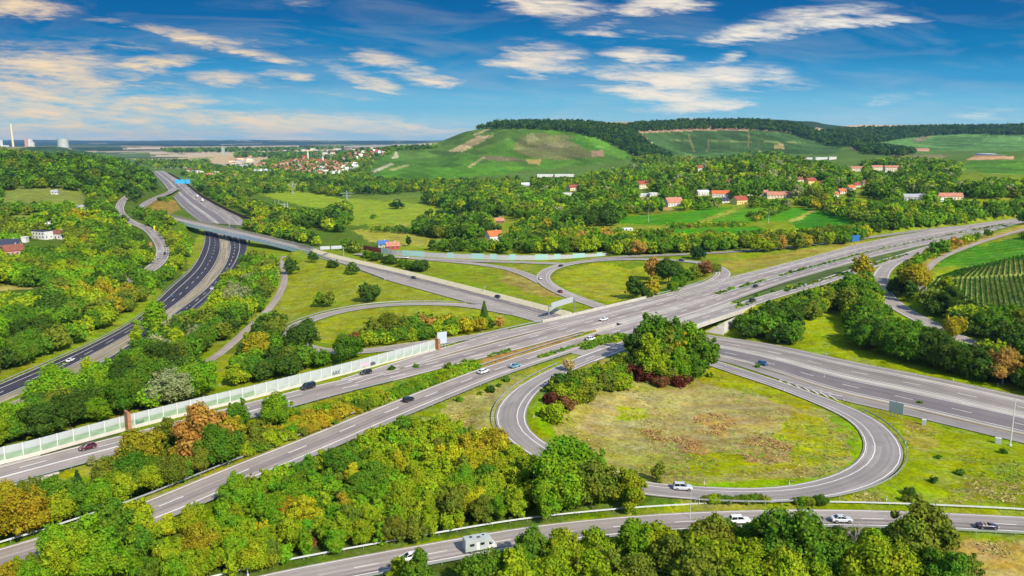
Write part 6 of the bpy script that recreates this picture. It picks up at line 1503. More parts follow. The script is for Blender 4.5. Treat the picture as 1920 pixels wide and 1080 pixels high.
def car(u, v, z, kind, colour, label, rev=False, rd=None, short=None, scale=1.0):
    x, y = at(u, v, z + .75); x, y = float(x), float(y); r_, k = near_road(x, y, z, rd); t = r_['t'][k]; zz = float(r_['C'][k, 2])
    # the surface under the car
    x, y = at(u, v, zz + .75); x, y = float(x), float(y)
    a = math.atan2(t[1], t[0]) + (math.pi if rev else 0)
    root = empty('car', (x, y, zz + .09), a); tag(root, label, 'car', 'cars on the motorways and ramps'); root.scale = (scale,) * 3
    for nm, me in car_parts(kind, colour): link(nm, me, root)
    for xx in BODY[kind]['wb']:
        for s_ in (-1, 1):
            wh = link('wheel', TYM, root); wh.location = (xx, s_ * (BODY[kind]['st'][3][1] - .1), .33); rm = link('rim', RMM, wh)
    if short: LAND.append((short, u, v))
    return root
WCg, ECg = 'west_carriageway', 'east_carriageway'
car(164,837,7,'hatch','dark red','dark red hatchback passing the white noise wall at the far left',True,WCg,'the dark red car')
car(577,725,7,'van','black','black van on the farther upper carriageway beside the noise wall',True,WCg,'the black van')
car(686,697,7,'hatch','black','black hatchback by the graffiti on the white noise wall',True,WCg,'the black car by the graffiti')
car(766,748,7,'hatch','black','black hatchback on the nearer upper carriageway with trees in front',False,ECg,'the nearer black car')
car(907,695.5,7,'wagon','white','white estate car on the nearer upper carriageway behind a light blue car',False,ECg,'the white estate car')
car(966,685,7,'sedan','light blue','light blue car on the nearer upper carriageway left of the big loop trees',False,ECg,'the light blue car')
car(1108,635,7,'suv','white','white car on the nearer upper carriageway just left of the tall tree group',False,ECg,'the white car by tall trees')
car(1132,598,7,'sedan','white','white car in the middle of the motorway bridge',True,WCg,'the white car on the bridge')
car(1417,536,7,'hatch','dark','dark car on the upper motorway right of the bridge',False,ECg,None)
car(1411,563,7,'suv','dark','dark off-roader on the outer collector lane at the right end of the bridge',False,'near_side_collector',None)
car(1431,681,0,'hatch','blue','blue hatchback on the lower motorway right of the tall tree group',False,'main_platform','the blue car')
car(776,520.5,0,'hatch','dark','dark car on the lower motorway behind the long grass slope',False,'main_platform',None)
car(934,556,0,'hatch','dark','dark car on the lower motorway beside the yellow barrier near the gantry',False,'main_platform',None)
car(1052,498,2,'wagon','dark','dark estate car at the top left of the eastern loop',False,'eastern_loop',None)
car(1013,521.5,2,'hatch','white','white car on the left bend of the eastern loop',False,'eastern_loop',None)
car(1050,546,1,'hatch','wine','wine red car leaving the eastern loop toward the bridge',False,'eastern_loop',None)
car(1278,488,4,'hatch','navy','navy car on the far side of the eastern loop',False,'eastern_loop',None); car(1334,496.5,6,'hatch','dark','dark car entering the right bend of the eastern loop',False,'eastern_loop',None)
car(1578,972.5,2,'sedan','silver','silver saloon on the slip road between two shadowed stretches at lower right',False,'southern_slip_road','the silver saloon')
car(1851,985,2,'convertible','violet-black','dark open convertible with pale seats on the slip road at lower right',False,'southern_slip_road','the open convertible')
car(1387,975,2,'suv','white','white car half hidden behind the tree tops on the slip road',False,'southern_slip_road','the half-hidden white car')
car(768,1043.5,2,'sedan','white','white car on the slip road behind trees, left of the camper van',True,'southern_slip_road','the white car at the bottom')
car(1280,913,1,'suv','silver','silver-white car with dark roof glass on the lower loop ramp beside the wood',False,'loop_ramp','the car on the loop')
car(132,674.5,-8,'sedan','white','white car on the dark valley motorway at the left',False,'valley_carriageway','the white valley motorway car')
car(322,556,-8,'hatch','blue','small blue car on the dark valley motorway below the long bridge',False,'valley_carriageway',None); car(398,541,-8,'hatch','white','white car on the right-hand valley carriageway beside the bushes',True,'opposite_valley_carriageway',None)
car(355,577.5,-8,'hatch','dark','dark car on the right-hand valley carriageway, partly behind trees',True,'opposite_valley_carriageway',None)
car(299,472,-2,'hatch','white','white car on the hillside road bend',False,'hillside_road',None); car(309,475,-2,'suv','dark','dark car on the outer lane of the hillside road bend',True,'hillside_road',None); car(296,483,-2,'hatch','silver','silver car at the lower end of the hillside road bend',False,'hillside_road',None)
car(760,482.5,1,'van','white','white van on the road along the grey noise barrier',False,'wall_road',None)
car(267,388,2,'van','white','white van on the sunken ramp left of the brown grass island',False,'hillside_ramp',None,1.2)
# far lorries
def lorry(u, v, label, far=True):
    x, y = at(u, v, -5); x, y = float(x), float(y); r_, k = near_road(x, y, -5, 'valley_platform'); zz = float(r_['C'][k, 2]); x, y = at(u, v, zz + 2); t = r_['t'][k]
    root = empty('lorry', (float(x), float(y), zz + .1), math.atan2(t[1], t[0])); tag(root, label, 'lorry', 'lorries on the distant motorway')
    mb = MB(); mb.box(-7, 4.2, -1.27, 1.27, 1.0, 4.0); mb.build('trailer', MATS['white_paint'], root)
    mb = MB(); mb.prism([(4.5,.6),(6.8,.6),(6.8,1.9),(6.3,3.4),(4.5,3.6)], -1.22, 1.22); mb.build('cab', MATS['white_paint'], root)
    mb = MB(); mb.add([(6.82,-1.1,1.95),(6.82,1.1,1.95),(6.36,1.05,3.2),(6.36,-1.05,3.2)], [(0,1,2,3)]); mb.build('windscreen', MATS['glass'], root)
    for x_ in (-5.6,-4.3,-3.0,5.6):
        for s_ in (-1, 1): w_ = link('wheel', TYM, root); w_.location = (x_, s_*1.12, .5); w_.scale = (1.55,1.3,1.55)
lorry(369.5,367.5,'white lorry on the distant motorway, the farther of two'); lorry(379,375,'white lorry on the distant motorway, the nearer of two')
# the camper van
x, y = (float(q) for q in at(899, 1022, 2.6)); r_, k = near_road(x, y, 2, 'southern_slip_road'); x, y = (float(q) for q in at(899, 1021, 3.2)); t = r_['t'][k]
CV = empty('camper_van', (x, y, 2.06), math.atan2(t[1], t[0])); tag(CV, 'white camper van on the slip road at the bottom, tree tops in front', 'camper van'); LAND.append(('the white camper van', 899, 1018))
mb = MB(); mb.prism([(-3.3,.55),(-3.3,2.75),(-3.15,2.95),(1.5,3.0),(2.3,2.75),(2.35,2.05),(1.6,2.0),(1.6,.55)], -1.14, 1.14); mb.build('body', MATS['white_panel'], CV)
mb = MB(); mb.prism([(1.6,.5),(1.6,2.0),(2.1,2.0),(2.75,1.3),(3.3,1.1),(3.4,.75),(3.35,.45)], -1.0, 1.0); mb.build('cab', MATS['white_paint'], CV)
mb = MB(); mb.add([(2.13,-.9,1.98),(2.76,-.9,1.34),(2.76,.9,1.34),(2.13,.9,1.98),(2.18,-.9,2.0),(2.80,-.9,1.36),(2.80,.9,1.36),(2.18,.9,2.0)], [(0,1,2,3),(7,6,5,4),(0,4,5,1),(3,2,6,7),(1,5,6,2),(0,3,7,4)]); mb.build('windscreen', MATS['glass'], CV)
for (x_, y_, w_, l_) in ((-1.8,.2,.5,.5),(-.3,-.3,.4,.7),(.9,.3,.4,.4)): mb = MB(); mb.box(x_-l_/2, x_+l_/2, y_-w_/2, y_+w_/2, 2.98, 3.1); mb.build('roof_vent', MATS['dark_trim'], CV)
for (x_, z_, l_, h_) in ((-1.9,1.6,1.0,.55),(.3,1.6,.9,.55)):
    for s_ in (-1, 1): mb = MB(); mb.box(x_-l_/2, x_+l_/2, s_*1.14-.02, s_*1.14+.02, z_, z_+h_); mb.build('window', MATS['glass'], CV)
mb = MB(); mb.box(-.95,-.3,-1.165,-1.135,.6,2.3); mb.build('door', MATS['white_paint'], CV)
for s_ in (-1, 1):
    mb = MB(); mb.add([(1.75,s_*1.012,1.3),(2.55,s_*1.012,1.3),(2.1,s_*1.012,1.9),(1.75,s_*1.012,1.9)], [(0,1,2,3)]); mb.build('side_window', MATS['glass'], CV)
    mb = MB(); mb.box(3.28,3.42,s_*.75-.17,s_*.75+.17,.75,.98); mb.build('headlight', MATS['lamp_white'], CV)
    for x_ in (-2.0, 2.35): wh = link('wheel', TYM, CV); wh.location = (x_, s_*1.0, .36); wh.scale = (1.1,1.1,1.1); link('rim', RMM, wh)
# ------------------------------------------------------------------ buildings
for nm, c in {'wall_white': (.62,.60,.56), 'wall_cream': (.70,.60,.42), 'wall_yellow': (.72,.55,.20), 'wall_pink': (.55,.30,.24), 'wall_grey': (.45,.44,.43), 'roof_red': (.30,.07,.04), 'roof_orange': (.55,.14,.045), 'roof_salmon': (.44,.19,.12), 'roof_dark': (.035,.045,.075), 'roof_brown': (.22,.08,.05), 'roof_grey': (.34,.35,.37), 'roof_pale': (.72,.75,.78), 'roof_blue': (.06,.14,.34), 'wall_red': (.42,.07,.05), 'wood_brown': (.20,.11,.06)}.items():
    pmat(nm, c, .8, 0, .16, .4)
pmat('pane', (.05,.07,.09), .15, 0, .1); pmat('plaster_spire', (.60,.52,.40), .8)
def house(x, y, z, rz, L, W, Hw, Hr, wall, roof, label, detail=True, group='houses of the hamlet', name='house', cat='house', flat=False):
    r = empty(name, (x, y, z), rz); tag(r, label, cat, group)
    mb = MB()
    if flat: mb.box(-L/2, L/2, -W/2, W/2, -2, Hw)
    else: # walls with gables
        mb.add([(-L/2,-W/2,-2),(L/2,-W/2,-2),(L/2,W/2,-2),(-L/2,W/2,-2),(-L/2,-W/2,Hw),(L/2,-W/2,Hw),(L/2,W/2,Hw),(-L/2,W/2,Hw),(-L/2,0,Hw+Hr-.1),(L/2,0,Hw+Hr-.1)],
               [(0,1,5,4),(2,3,7,6),(1,2,6,9,5),(3,0,4,8,7)])
    w_ = mb.build('wall', MATS[wall], r)
    mb = MB(); o = .5
    if flat: mb.box(-L/2-.3, L/2+.3, -W/2-.3, W/2+.3, Hw, Hw+.4)
    else:
        e = Hr * o / (W/2)
        for s_ in (-1, 1):
            q = [(-L/2-o, s_*(W/2+o), Hw-e), (L/2+o, s_*(W/2+o), Hw-e), (L/2+o, 0, Hw+Hr), (-L/2-o, 0, Hw+Hr)]
            up = [(a, b, c+.25) for a, b, c in q]; mb.add(q + up, [(0,1,2,3),(7,6,5,4),(0,4,5,1),(1,5,6,2),(3,7,4,0)] if s_ < 0 else [(3,2,1,0),(4,5,6,7),(1,5,4,0),(2,6,5,1),(0,4,7,3)])
    rf = mb.build('roof', MATS[roof], r)
    if not flat and detail:
        mb = MB(); mb.box(L*.2-.4, L*.2+.4, .4, 1.2, Hw+Hr*.5, Hw+Hr+1.0); ch = mb.build('chimney', MATS['wall_grey'], rf)
    if detail:
        n = max(2, int(L / 3.2)); fl = max(1, int(Hw / 2.8)); wm = None
        for s_ in (-1, 1):
            for k in range(n):
                for f in range(fl):
                    mb = MB(); xx = -L/2 + L*(k+.5)/n; zz = 1.0 + f*2.8; mb.box(xx-.6, xx+.6, -W/2-.05 if s_ < 0 else W/2-.05, -W/2+.05 if s_ < 0 else W/2+.05, zz, zz+1.3); mb.build('window', MATS['pane'], r)
        for k in (-.25, .25): mb = MB(); mb.box(L/2-.05, L/2+.05, W*k-.5, W*k+.5, 1.0, 2.3); mb.build('window', MATS['pane'], r)
        mb = MB(); mb.box(-.5,.5,-W/2-.06,-W/2+.06,0,.95); mb.build('door', MATS['wood_brown'], r)
    return r
GREYH = 0
for (u, v, wp, dr, wl, rf, hw, hr, yaw, lb) in HS:
    x, y, z = hit1(u, v)
    if not (x == x): continue
    zc = float(proj(x, y, z)[2]); L = wp * zc / FPX / max(.75, abs(math.cos(yaw)) * .9 + abs(math.sin(yaw)) * .3)
    L *= .9; k = max(min(1.0, max(.6, L / 16)), .72) * .92
    house(x, y, z, yaw, L, max(5, L * dr), hw * k, hr * k, wl, rf, lb, L > 6 and y < 1700, flat=(hr == 0), group='houses around the interchange')
# the village below the vineyard hill, house by house
VP = [([(503,318),(520,308),(545,300),(575,297),(600,300),(640,305),(645,318),(610,325),(600,333),(560,328),(520,320)], 95, ('roof_red','roof_brown','roof_salmon','roof_salmon','roof_brown','roof_red')), ([(590,318),(650,306),(680,312),(660,322),(625,332),(595,334)], 34, ('roof_pale','roof_grey','roof_salmon')), ([(640,300),(655,290),(690,285),(722,284),(720,292),(680,298),(650,302)], 28, ('roof_red','roof_pale','roof_brown')), ([(478,322),(505,318),(505,326),(482,328)], 8, ('roof_pale','roof_grey'))]
vr = random.Random(21); nv = 0; used = []
for poly, n, rfs in VP:
    P = np.array(poly); c = 0; tries = 0
    while c < n and tries < 4000:
        tries += 1; u, v = vr.uniform(P[:,0].min(), P[:,0].max()), vr.uniform(P[:,1].min(), P[:,1].max())
        if not inpoly(np.array([u]), np.array([v]), poly)[0]: continue
        if any(abs(u-a) < 4.2 and abs(v-b) < 1.7 for a, b in used): continue
        x, y, z = hit1(u, v)
        if not (x == x) or y > 4200: continue
        used.append((u, v)); c += 1; rf = vr.choice(rfs); col = {'roof_red':'red','roof_salmon':'salmon','roof_brown':'brown','roof_pale':'pale','roof_grey':'grey'}[rf]
        house(x, y, z, vr.choice((.2,.3,.5,-.3,1.2)), vr.uniform(9,14), vr.uniform(8,10), vr.uniform(4,6.5), vr.uniform(3.5,5), vr.choice(('wall_white','wall_white','wall_cream')), rf, 'pale-walled house with %s roof in the distant village' % col, False, group='%s roofed houses of the distant village' % col)
for (u, v, h, lb) in ((572,299,32,'church with red roof and tall pointed tower above the village'), (599,307,24,'pale church tower with short spire in the village centre')):
    x, y, z = hit1(u, v); r = house(x, y, z, .1, 24, 12, 10, 7, 'wall_cream', 'roof_red', lb, False, group=None, name='church', cat='church')
    mb = MB(); mb.box(10, 16, -3, 3, -2, h*.7); mb.add([(10,-3,h*.7),(16,-3,h*.7),(16,3,h*.7),(10,3,h*.7),(13,0,h*1.25)], [(0,1,4),(1,2,4),(2,3,4),(3,0,4)]); mb.build('tower', MATS['wall_white'], r)
# far town: too many roofs to count
fr = np.random.default_rng(5); mb = MB()
for poly, n in (([(455,296),(470,286),(540,284),(620,282),(700,277),(700,282),(620,290),(540,294)], 70), ([(430,300),(480,296),(480,305),(440,310)], 14), ([(440,312),(500,309),(500,316),(450,318)], 10), ([(355,322),(440,328),(440,338),(370,334)], 12)):
    P = np.array(poly); u = fr.uniform(P[:,0].min(), P[:,0].max(), n*3); v = fr.uniform(P[:,1].min(), P[:,1].max(), n*3); m = inpoly(u, v, poly); u, v = u[m][:n], v[m][:n]; x, y = hit(u, v)
    for a, b in zip(x, y):
        if a == a and b < 12000:
            z = float(ground(a, b)); s_ = (.8 + b / 6000) * fr.uniform(.7, 1.5); l, w_, h = 13*s_, 9*s_, 7*s_; mm = int(fr.integers(0, 4))
            mb.box(a-l/2, a+l/2, b-w_/2, b+w_/2, z-2, z+h*.6, 0)
            mb.add([(a-l/2-.3,b-w_/2-.4,z+h*.6),(a+l/2+.3,b-w_/2-.4,z+h*.6),(a+l/2+.3,b+w_/2+.4,z+h*.6),(a-l/2-.3,b+w_/2+.4,z+h*.6),(a-l/2-.3,b,z+h),(a+l/2+.3,b,z+h)], [(0,1,5,4),(2,3,4,5),(1,2,5),(3,0,4)], (0,1,2,3)[mm])
t = mb.build('far_town', [MATS['wall_cream'], MATS['roof_brown'], MATS['roof_grey'], MATS['roof_salmon']], kind='stuff')
# power station behind the left hill, town tower, greenhouse
def far_at(u, v, D):
    dx, dy, dz = ray(u, v); k = D / dy; return float(dx * k), float(D), float(CAMZ + dz * k)
x, y, zt = far_at(20, 232, 3300); zb = far_at(20, 277, 3300)[2]
mb = MB(); mb.bar((0,0,-30), (0,0,zt-zb), 4.6, 0, 20, 3.0); o = mb.build('chimney_stack', MATS['wall_cream'], loc=(x, y, zb)); tag(o, 'tall cream power station chimney at the far left horizon', 'chimney')
x, y, zt = far_at(117, 260, 3150); zb = far_at(117, 277, 3150)[2]; h = zt - zb
mb = MB(); n = 28
ring = lambda f: [(20*f*math.cos(6.2832*k/n), 20*f*math.sin(6.2832*k/n)) for k in range(n)]
V = []; F = []
for q, f in ((-14,1.02),(0,1.0),(h*.5,.97),(h*.9,.985),(h,1.0)): V += [(a, b, q) for a, b in ring(f)]
for k in range(4):
    for j in range(n): F.append((k*n+j, k*n+(j+1)%n, (k+1)*n+(j+1)%n, (k+1)*n+j))
F.append(tuple(range(4*n, 5*n))); o = mk('cooling_tower', V, F, MATS['white_panel'], loc=(x, y, zb)); tag(o, 'broad white cooling tower on the dark hill at the left horizon', 'cooling tower')
x, y, zt = far_at(55, 262, 3300); zb = far_at(55, 274, 3300)[2]; r = empty('power_station', (x, y, zb)); tag(r, 'pale power station buildings right of the chimney', 'power station')
for (a, b, c, d, nm) in ((-16,-4,-8,8,'boiler_house'),(-2,8,-8,8,'boiler_house'),(9,16,-6,6,'turbine_hall')): mb = MB(); mb.box(a, b, c, d, -20, (zt-zb)*(.95 if nm == 'boiler_house' else .6)); mb.box(a+2, b-2, c+1, d-1, (zt-zb)*.6, (zt-zb)*(1.12 if nm == 'boiler_house' else .7)); mb.build(nm, MATS['wall_pink' if a == -16 else 'wall_white'], r)
x, y, zt = far_at(4, 262, 3250); zb = far_at(4, 278, 3250)[2]; mb = MB(); mb.box(-14, 20, -8, 8, -20, (zt-zb)*.35); mb.box(-14, -4, -8, 8, -20, zt-zb); o = mb.build('storage_hall', MATS['white_paint'], loc=(x, y, zb)); tag(o, 'white hall at the foot of the chimney on the left edge', 'hall')
x, y, z = hit1(419, 291); zt = far_at(419, 272, y)[2]; r = empty('town_tower', (x, y, z)); tag(r, 'tall pale green tower standing above the far town', 'tower'); h = zt - z; s_ = y / FPX
mb = MB(); mb.box(-2.2*s_, -.3*s_, -2*s_, 2*s_, -5, h*.86); mb.box(.3*s_, 2.4*s_, -2*s_, 2*s_, -5, h*.8); mb.box(-.3*s_, .3*s_, -1.2*s_, 1.2*s_, -5, h*.78); mb.build('shaft', MATS['mint_panel'], r); mb = MB(); mb.bar((-.6*s_, 0, h*.8), (-.6*s_, 0, h*1.1), .3*s_, 0, 6, .08*s_); mb.build('antenna', MATS['white_paint'], r)
a, b = Vector(hit1(1828, 291)), Vector(hit1(1925, 294)); d = b - a; L = math.hypot(d.x, d.y); r = empty('greenhouse', a, math.atan2(d.y, d.x)); tag(r, 'long white greenhouse in the far fields at the right edge', 'greenhouse')
mb = MB()
for k in range(4): mb.prism([(0,-2),(L,-2),(L,3),(0,3)], k*9, k*9+8.6); mb.prism([(0,3),(L,3),(L,4.4),(0,4.4)], k*9+2, k*9+6.6)
mb.build('tunnel', MATS['roof_pale'], r)
# rail cutting and stone wall on the left
RW = line_px([(120,600,-6),(190,545,-5),(235,520,-4),(262,500,-3),(283,470,-2)], 6); o_ = RW[len(RW)//2]; RW2 = [Vector((q[0], q[1], float(ground(q[0], q[1])))) for q in RW]
V, F = sweep(np.array([tuple(q) for q in RW2]) - o_, [(.3,-1),(.3,2.2),(-.3,2.2),(-.3,-1)]); t = mk('stone_wall', V, F, MATS['wall_grey'], loc=o_); tag(t, 'grey retaining wall of the rail cutting between trees at the left', 'wall')

# ------------------------------------------------------------------ vine rows on the right
leafv = (.055,.145,.016)
d1 = px3(1783, 560, 8) - px3(1800, 521, 8)
def vine_rows(edge_t, edge_b, n, label, group, z0):
    for k in range(n):
        f = k / (n - 1); a = [edge_t[0][j] + (edge_t[1][j] - edge_t[0][j]) * f for j in (0, 1)]; b = [edge_b[0][j] + (edge_b[1][j] - edge_b[0][j]) * f for j in (0, 1)]
        xa, ya, za = hit1(*a); xb, yb, zb = hit1(*b); L = math.hypot(xb-xa, yb-ya); m = max(4, int(L * 12)); r = np.random.default_rng(900 + k)
        t = r.random(m); C = np.c_[xa + (xb-xa)*t + r.normal(size=m)*.17, ya + (yb-ya)*t + r.normal(size=m)*.1]; gz = ground(C[:,0], C[:,1]); C = np.c_[C, gz + .3 + 1.05*r.random(m)]
        Nn = r.normal(size=(m,3)); Nn[:,0] *= 1.6; Nn[:,2] = np.abs(Nn[:,2]); Nn /= np.linalg.norm(Nn,axis=1)[:,None]; tt = np.cross(Nn, r.normal(size=(m,3))); tt /= np.linalg.norm(tt,axis=1)[:,None]; bb = np.cross(Nn, tt); s_ = (.16 + .2*r.random(m))[:,None]
        V = np.stack([C-tt*s_-bb*s_, C+tt*s_-bb*s_*.8, C+tt*s_*.9+bb*s_, C-tt*s_*.8+bb*s_], 1).reshape(-1,3) - np.array((xa,ya,za)); Q = np.arange(4*m).reshape(-1,4)
        me = big('vine_row', V, Q, LEAF, 4, {'tint': .7 + .6*r.random(m)}); o = link('vine_row', me, None, (xa,ya,za)); o.color = (*[c * (.85 + .3*r.random()) for c in leafv], 1); tag(o, label, 'vine row', group)
vine_rows([(1748,527),(1935,517)], [(1726,549),(1968,612)], 22, 'upright row of vines in the lower block of the right-hand vineyard', 'vine rows of the lower block', 8)
vine_rows([(1795,509),(1940,474)], [(1757,523),(1958,512)], 19, 'row of vines in the upper striped block of the right-hand vineyard', 'vine rows of the upper block', 8)

# ------------------------------------------------------------------ labels for plants and posts: what each one stands nearest to in the picture
LAND += [('the left end of the noise wall', 20, 850), ('the rust-brown wall pillar', 241, 790), ('the graffiti on the noise wall', 640, 690), ('the sign at the wall end', 828, 635), ('the concrete underpass', 130, 900), ('the gantry by the bridge', 1045, 580), ('the bridge opening', 1345, 605), ('the grey sign on posts', 1679, 768), ('the tall mast', 1896, 790),
         ('the left nose of the loop ramp', 965, 765), ('the right bend of the loop ramp', 1660, 845), ('the top of the loop meadow', 1330, 700), ('the yellow road sign', 292, 425), ('the modern white house', 90, 440), ('the valley bridge', 450, 445), ('the footpath bend', 515, 565), ('the western ramp bend', 545, 622), ('the western ramp top', 730, 571), ('the pale retaining wall', 660, 505), ('the eastern loop left bend', 1015, 520), ('the eastern loop right bend', 1355, 510), ('the blue direction sign', 1604, 447), ('the eastern ramp bend', 1655, 530), ('the field track bend', 1735, 512), ('the vine rows', 1830, 545), ('the blue-roofed house', 722, 458), ('the orange-roofed house', 926, 442), ('the white pole', 465, 1060), ('the lower left corner', 30, 1060), ('the lower right meadow', 1850, 1040), ('the large white cabinet', 1871, 825), ('the eastern ramp end', 1800, 635), ('the turquoise barrier panels', 910, 480), ('the bridge pier', 540, 480), ('the grass slope', 700, 545), ('the meadow by the bridge', 1560, 620)]
def sector(du, dv):
    a = math.degrees(math.atan2(-dv, du))
    return ['right of', 'behind right of', 'behind', 'behind left of', 'left of', 'front left of', 'in front of', 'front right of'][int(((a + 22.5) % 360) // 45)]
ORD = ['', 'second ', 'third ', 'fourth ', 'fifth ', 'sixth ', 'seventh ', 'eighth ', 'ninth ', 'tenth ']
def relabel(items, noun, group_of):
    """items: list of (object, u, v, adjectives)"""
    B = {}
    for it in items:
        o, u, v, adj = it[:4]; lm = min(LAND, key=lambda l: (l[1]-u)**2 + (1.6*(l[2]-v))**2); s = sector(u - lm[1], v - lm[2])
        B.setdefault((adj, s, lm[0]), []).append((math.hypot(u-lm[1], v-lm[2]), it))
    for (adj, s, lm), L_ in B.items():
        L_.sort(key=lambda q: q[0])
        for r, (dist, it) in enumerate(L_):
            nn = it[4] if len(it) > 4 else noun
            if len(L_) == 1: lb = '%s %s %s %s' % (adj, nn, s, lm)
            else: lb = '%s %s %s %s, %snearest' % (adj, nn, s, lm, ORD[min(r, 9)])
            tag(it[0], lb, it[5] if len(it) > 5 else noun, group_of(it))
FORMW = {'round': 'rounded', 'wide': 'broad', 'tall': 'slender', 'column': 'columnar', 'fir': 'pointed', 'bush': 'low'}
def entry(root, p):
    nn = {'column': 'cypress', 'fir': 'fir tree', 'bush': 'shrub'}.get(p['form'], 'tree'); cat = 'shrub' if p['form'] == 'bush' else 'tree'
    return (root, p['u'], p['v'], '%s %s' % (FORMW[p['form']], PAL[p['col']][1]), nn, cat, p['phrase'])
relabel([entry(r, p) for r, p in INDIV], 'tree', lambda it: ('shrubs ' if it[5] == 'shrub' else 'trees ') + it[6].replace('verge', 'on the grass verges'))
relabel([(o, u, v, 'white') for o, u, v in POSTS], 'delineator post', lambda it: 'white delineator posts')
# ------------------------------------------------------------------ sun, sky, camera
SUN_AZ = math.atan2(.58, -.81)          # from +Y towards +X
SUN_EL = R(38)
sd = Vector((math.sin(SUN_AZ) * math.cos(SUN_EL), math.cos(SUN_AZ) * math.cos(SUN_EL), math.sin(SUN_EL)))
lt = bpy.data.lights.new('sun', 'SUN'); lt.energy = 3.9; lt.angle = R(.5); lt.color = (1.0, .93, .80)
so = bpy.data.objects.new('sun', lt); COL.objects.link(so)
so.rotation_euler = sd.to_track_quat('Z', 'Y').to_euler(); so.location = (200, -100, 400)

w = bpy.data.worlds.new('World'); scene.world = w; w.use_nodes = True
nt = w.node_tree; N = nt.nodes; L = nt.links
bg = N['Background']
sky = N.new('ShaderNodeTexSky'); sky.sky_type = 'NISHITA'; sky.sun_disc = False
sky.sun_elevation = SUN_EL; sky.sun_rotation = SUN_AZ; sky.altitude = 200; sky.air_density = 1.0; sky.dust_density = .4
STR = .14
tc = N.new('ShaderNodeTexCoord'); sx = N.new('ShaderNodeSeparateXYZ'); L.new(tc.outputs['Generated'], sx.inputs[0])
def M(op, a, b=None, c=None, clamp=False):
    n = N.new('ShaderNodeMath'); n.operation = op; n.use_clamp = clamp
    for k, q in enumerate((a, b, c)):
        if q is None: continue
        if isinstance(q, (int, float)): n.inputs[k].default_value = q
        else: L.new(q, n.inputs[k])
    return n.outputs[0]
ay = M('MAXIMUM', M('ABSOLUTE', sx.outputs['Y']), .05)
X = M('DIVIDE', sx.outputs['X'], ay); Zt = M('DIVIDE', sx.outputs['Z'], ay)
ramp = N.new('ShaderNodeValToRGB'); ramp.color_ramp.interpolation = 'EASE'
def lin(c): return tuple(((q / 255) / 12.92 if q / 255 < .04045 else ((q / 255 + .055) / 1.055) ** 2.4) for q in c)
stops = [(0.0, (172,208,218)), (.10, (146,198,217)), (.25, (112,184,216)), (.45, (56,150,200)), (.66, (8,120,178)), (.9, (2,98,160)), (1.0, (2,95,156))]
while len(ramp.color_ramp.elements) < len(stops): ramp.color_ramp.elements.new(.5)
for e, (p, c) in zip(ramp.color_ramp.elements, stops):
    e.position = p; e.color = (*lin(c), 1)
L.new(M('DIVIDE', Zt, .17, clamp=True), ramp.inputs[0])
# clouds: (u, v, half length px, half height px, tilt deg, softness, strength)
CL = [(60,12,70,20,4,1,.95),(20,18,60,14,0,1,.8),
 (340,66,150,10,10,1,.85),(470,98,95,9,11,1,.9),(300,60,90,13,8,1,.35),(180,90,150,22,4,1,.35),(500,75,130,14,6,1,.3),
 (110,135,230,40,6,1,.74),(40,165,240,42,8,1,.8),(300,118,80,14,-2,1,.95),(250,140,120,16,2,1,.6),(430,148,70,13,2,1,.9),(535,141,40,9,3,1,.8),(600,172,130,9,8,1,.4),
 (730,117,75,17,10,1,.9),(810,149,60,10,4,1,.95),(690,152,55,11,14,1,.85),(640,125,80,18,14,1,.3),
 (180,190,330,24,3,1,.74),(330,195,65,10,-2,1,.9),(90,218,260,28,4,1,.8),(420,225,420,23,2,1,.78),(600,246,300,19,1,1,.85),(740,238,75,10,-5,1,.8),(120,247,380,19,1,1,.8),(820,258,60,6,-3,1,.5),
 (1010,4,110,18,5,1,.85),(1110,30,90,26,8,1,.5),(1250,8,75,20,-6,1,.95),(1120,62,50,7,2,1,.6),
 (1420,58,120,16,-8,1,.95),(1530,32,110,18,-6,1,.9),(1650,36,75,9,2,1,.85),(1300,66,150,12,-3,1,.35),
 (1010,112,85,28,3,1,.9),(1060,130,50,16,-3,1,.8),(1200,104,60,11,5,1,.95),(1350,106,26,8,-12,1,.7),
 (1290,150,190,24,3,1,.9),(1370,146,95,22,-2,1,.85),(1250,172,150,18,6,1,.8),(1330,198,100,15,-2,1,.9),(1200,160,110,12,-6,1,.7),
 (1480,180,170,14,4,1,.22),(1640,185,140,12,-6,1,.25),(1780,215,190,16,-3,1,.3),(1580,215,120,9,3,1,.22),(560,3,60,8,0,1,.3),(1150,205,120,10,0,1,.25)]
# streaky noise that drives the cloud edges
cmb = N.new('ShaderNodeCombineXYZ')
L.new(M('MULTIPLY', X, 1.0), cmb.inputs[0]); L.new(M('MULTIPLY', M('SUBTRACT', Zt, M('MULTIPLY', X, -.05)), 6.5), cmb.inputs[1])
def nz(scale, det, dist=0.0, rough=.55, off=0.0):
    n = N.new('ShaderNodeTexNoise'); n.inputs['Scale'].default_value = scale; n.inputs['Detail'].default_value = det
    n.inputs['Roughness'].default_value = rough; n.inputs['Distortion'].default_value = dist
    mp = N.new('ShaderNodeMapping'); mp.inputs['Location'].default_value = (off, off * .7, off * .3); L.new(cmb.outputs[0], mp.inputs[0]); L.new(mp.outputs[0], n.inputs['Vector'])
    return n.outputs['Fac']
n1 = nz(8, 10, .35, .66); n2 = nz(24, 8, .5, .62, 3.1); n3 = nz(5, 5, .3, .55, 7.7)
wx = M('MULTIPLY', M('SUBTRACT', n3, .5), .09); wz = M('MULTIPLY', M('SUBTRACT', n1, .5), .030)
Xw = M('ADD', X, wx); Zw = M('ADD', Zt, wz)
dens = None
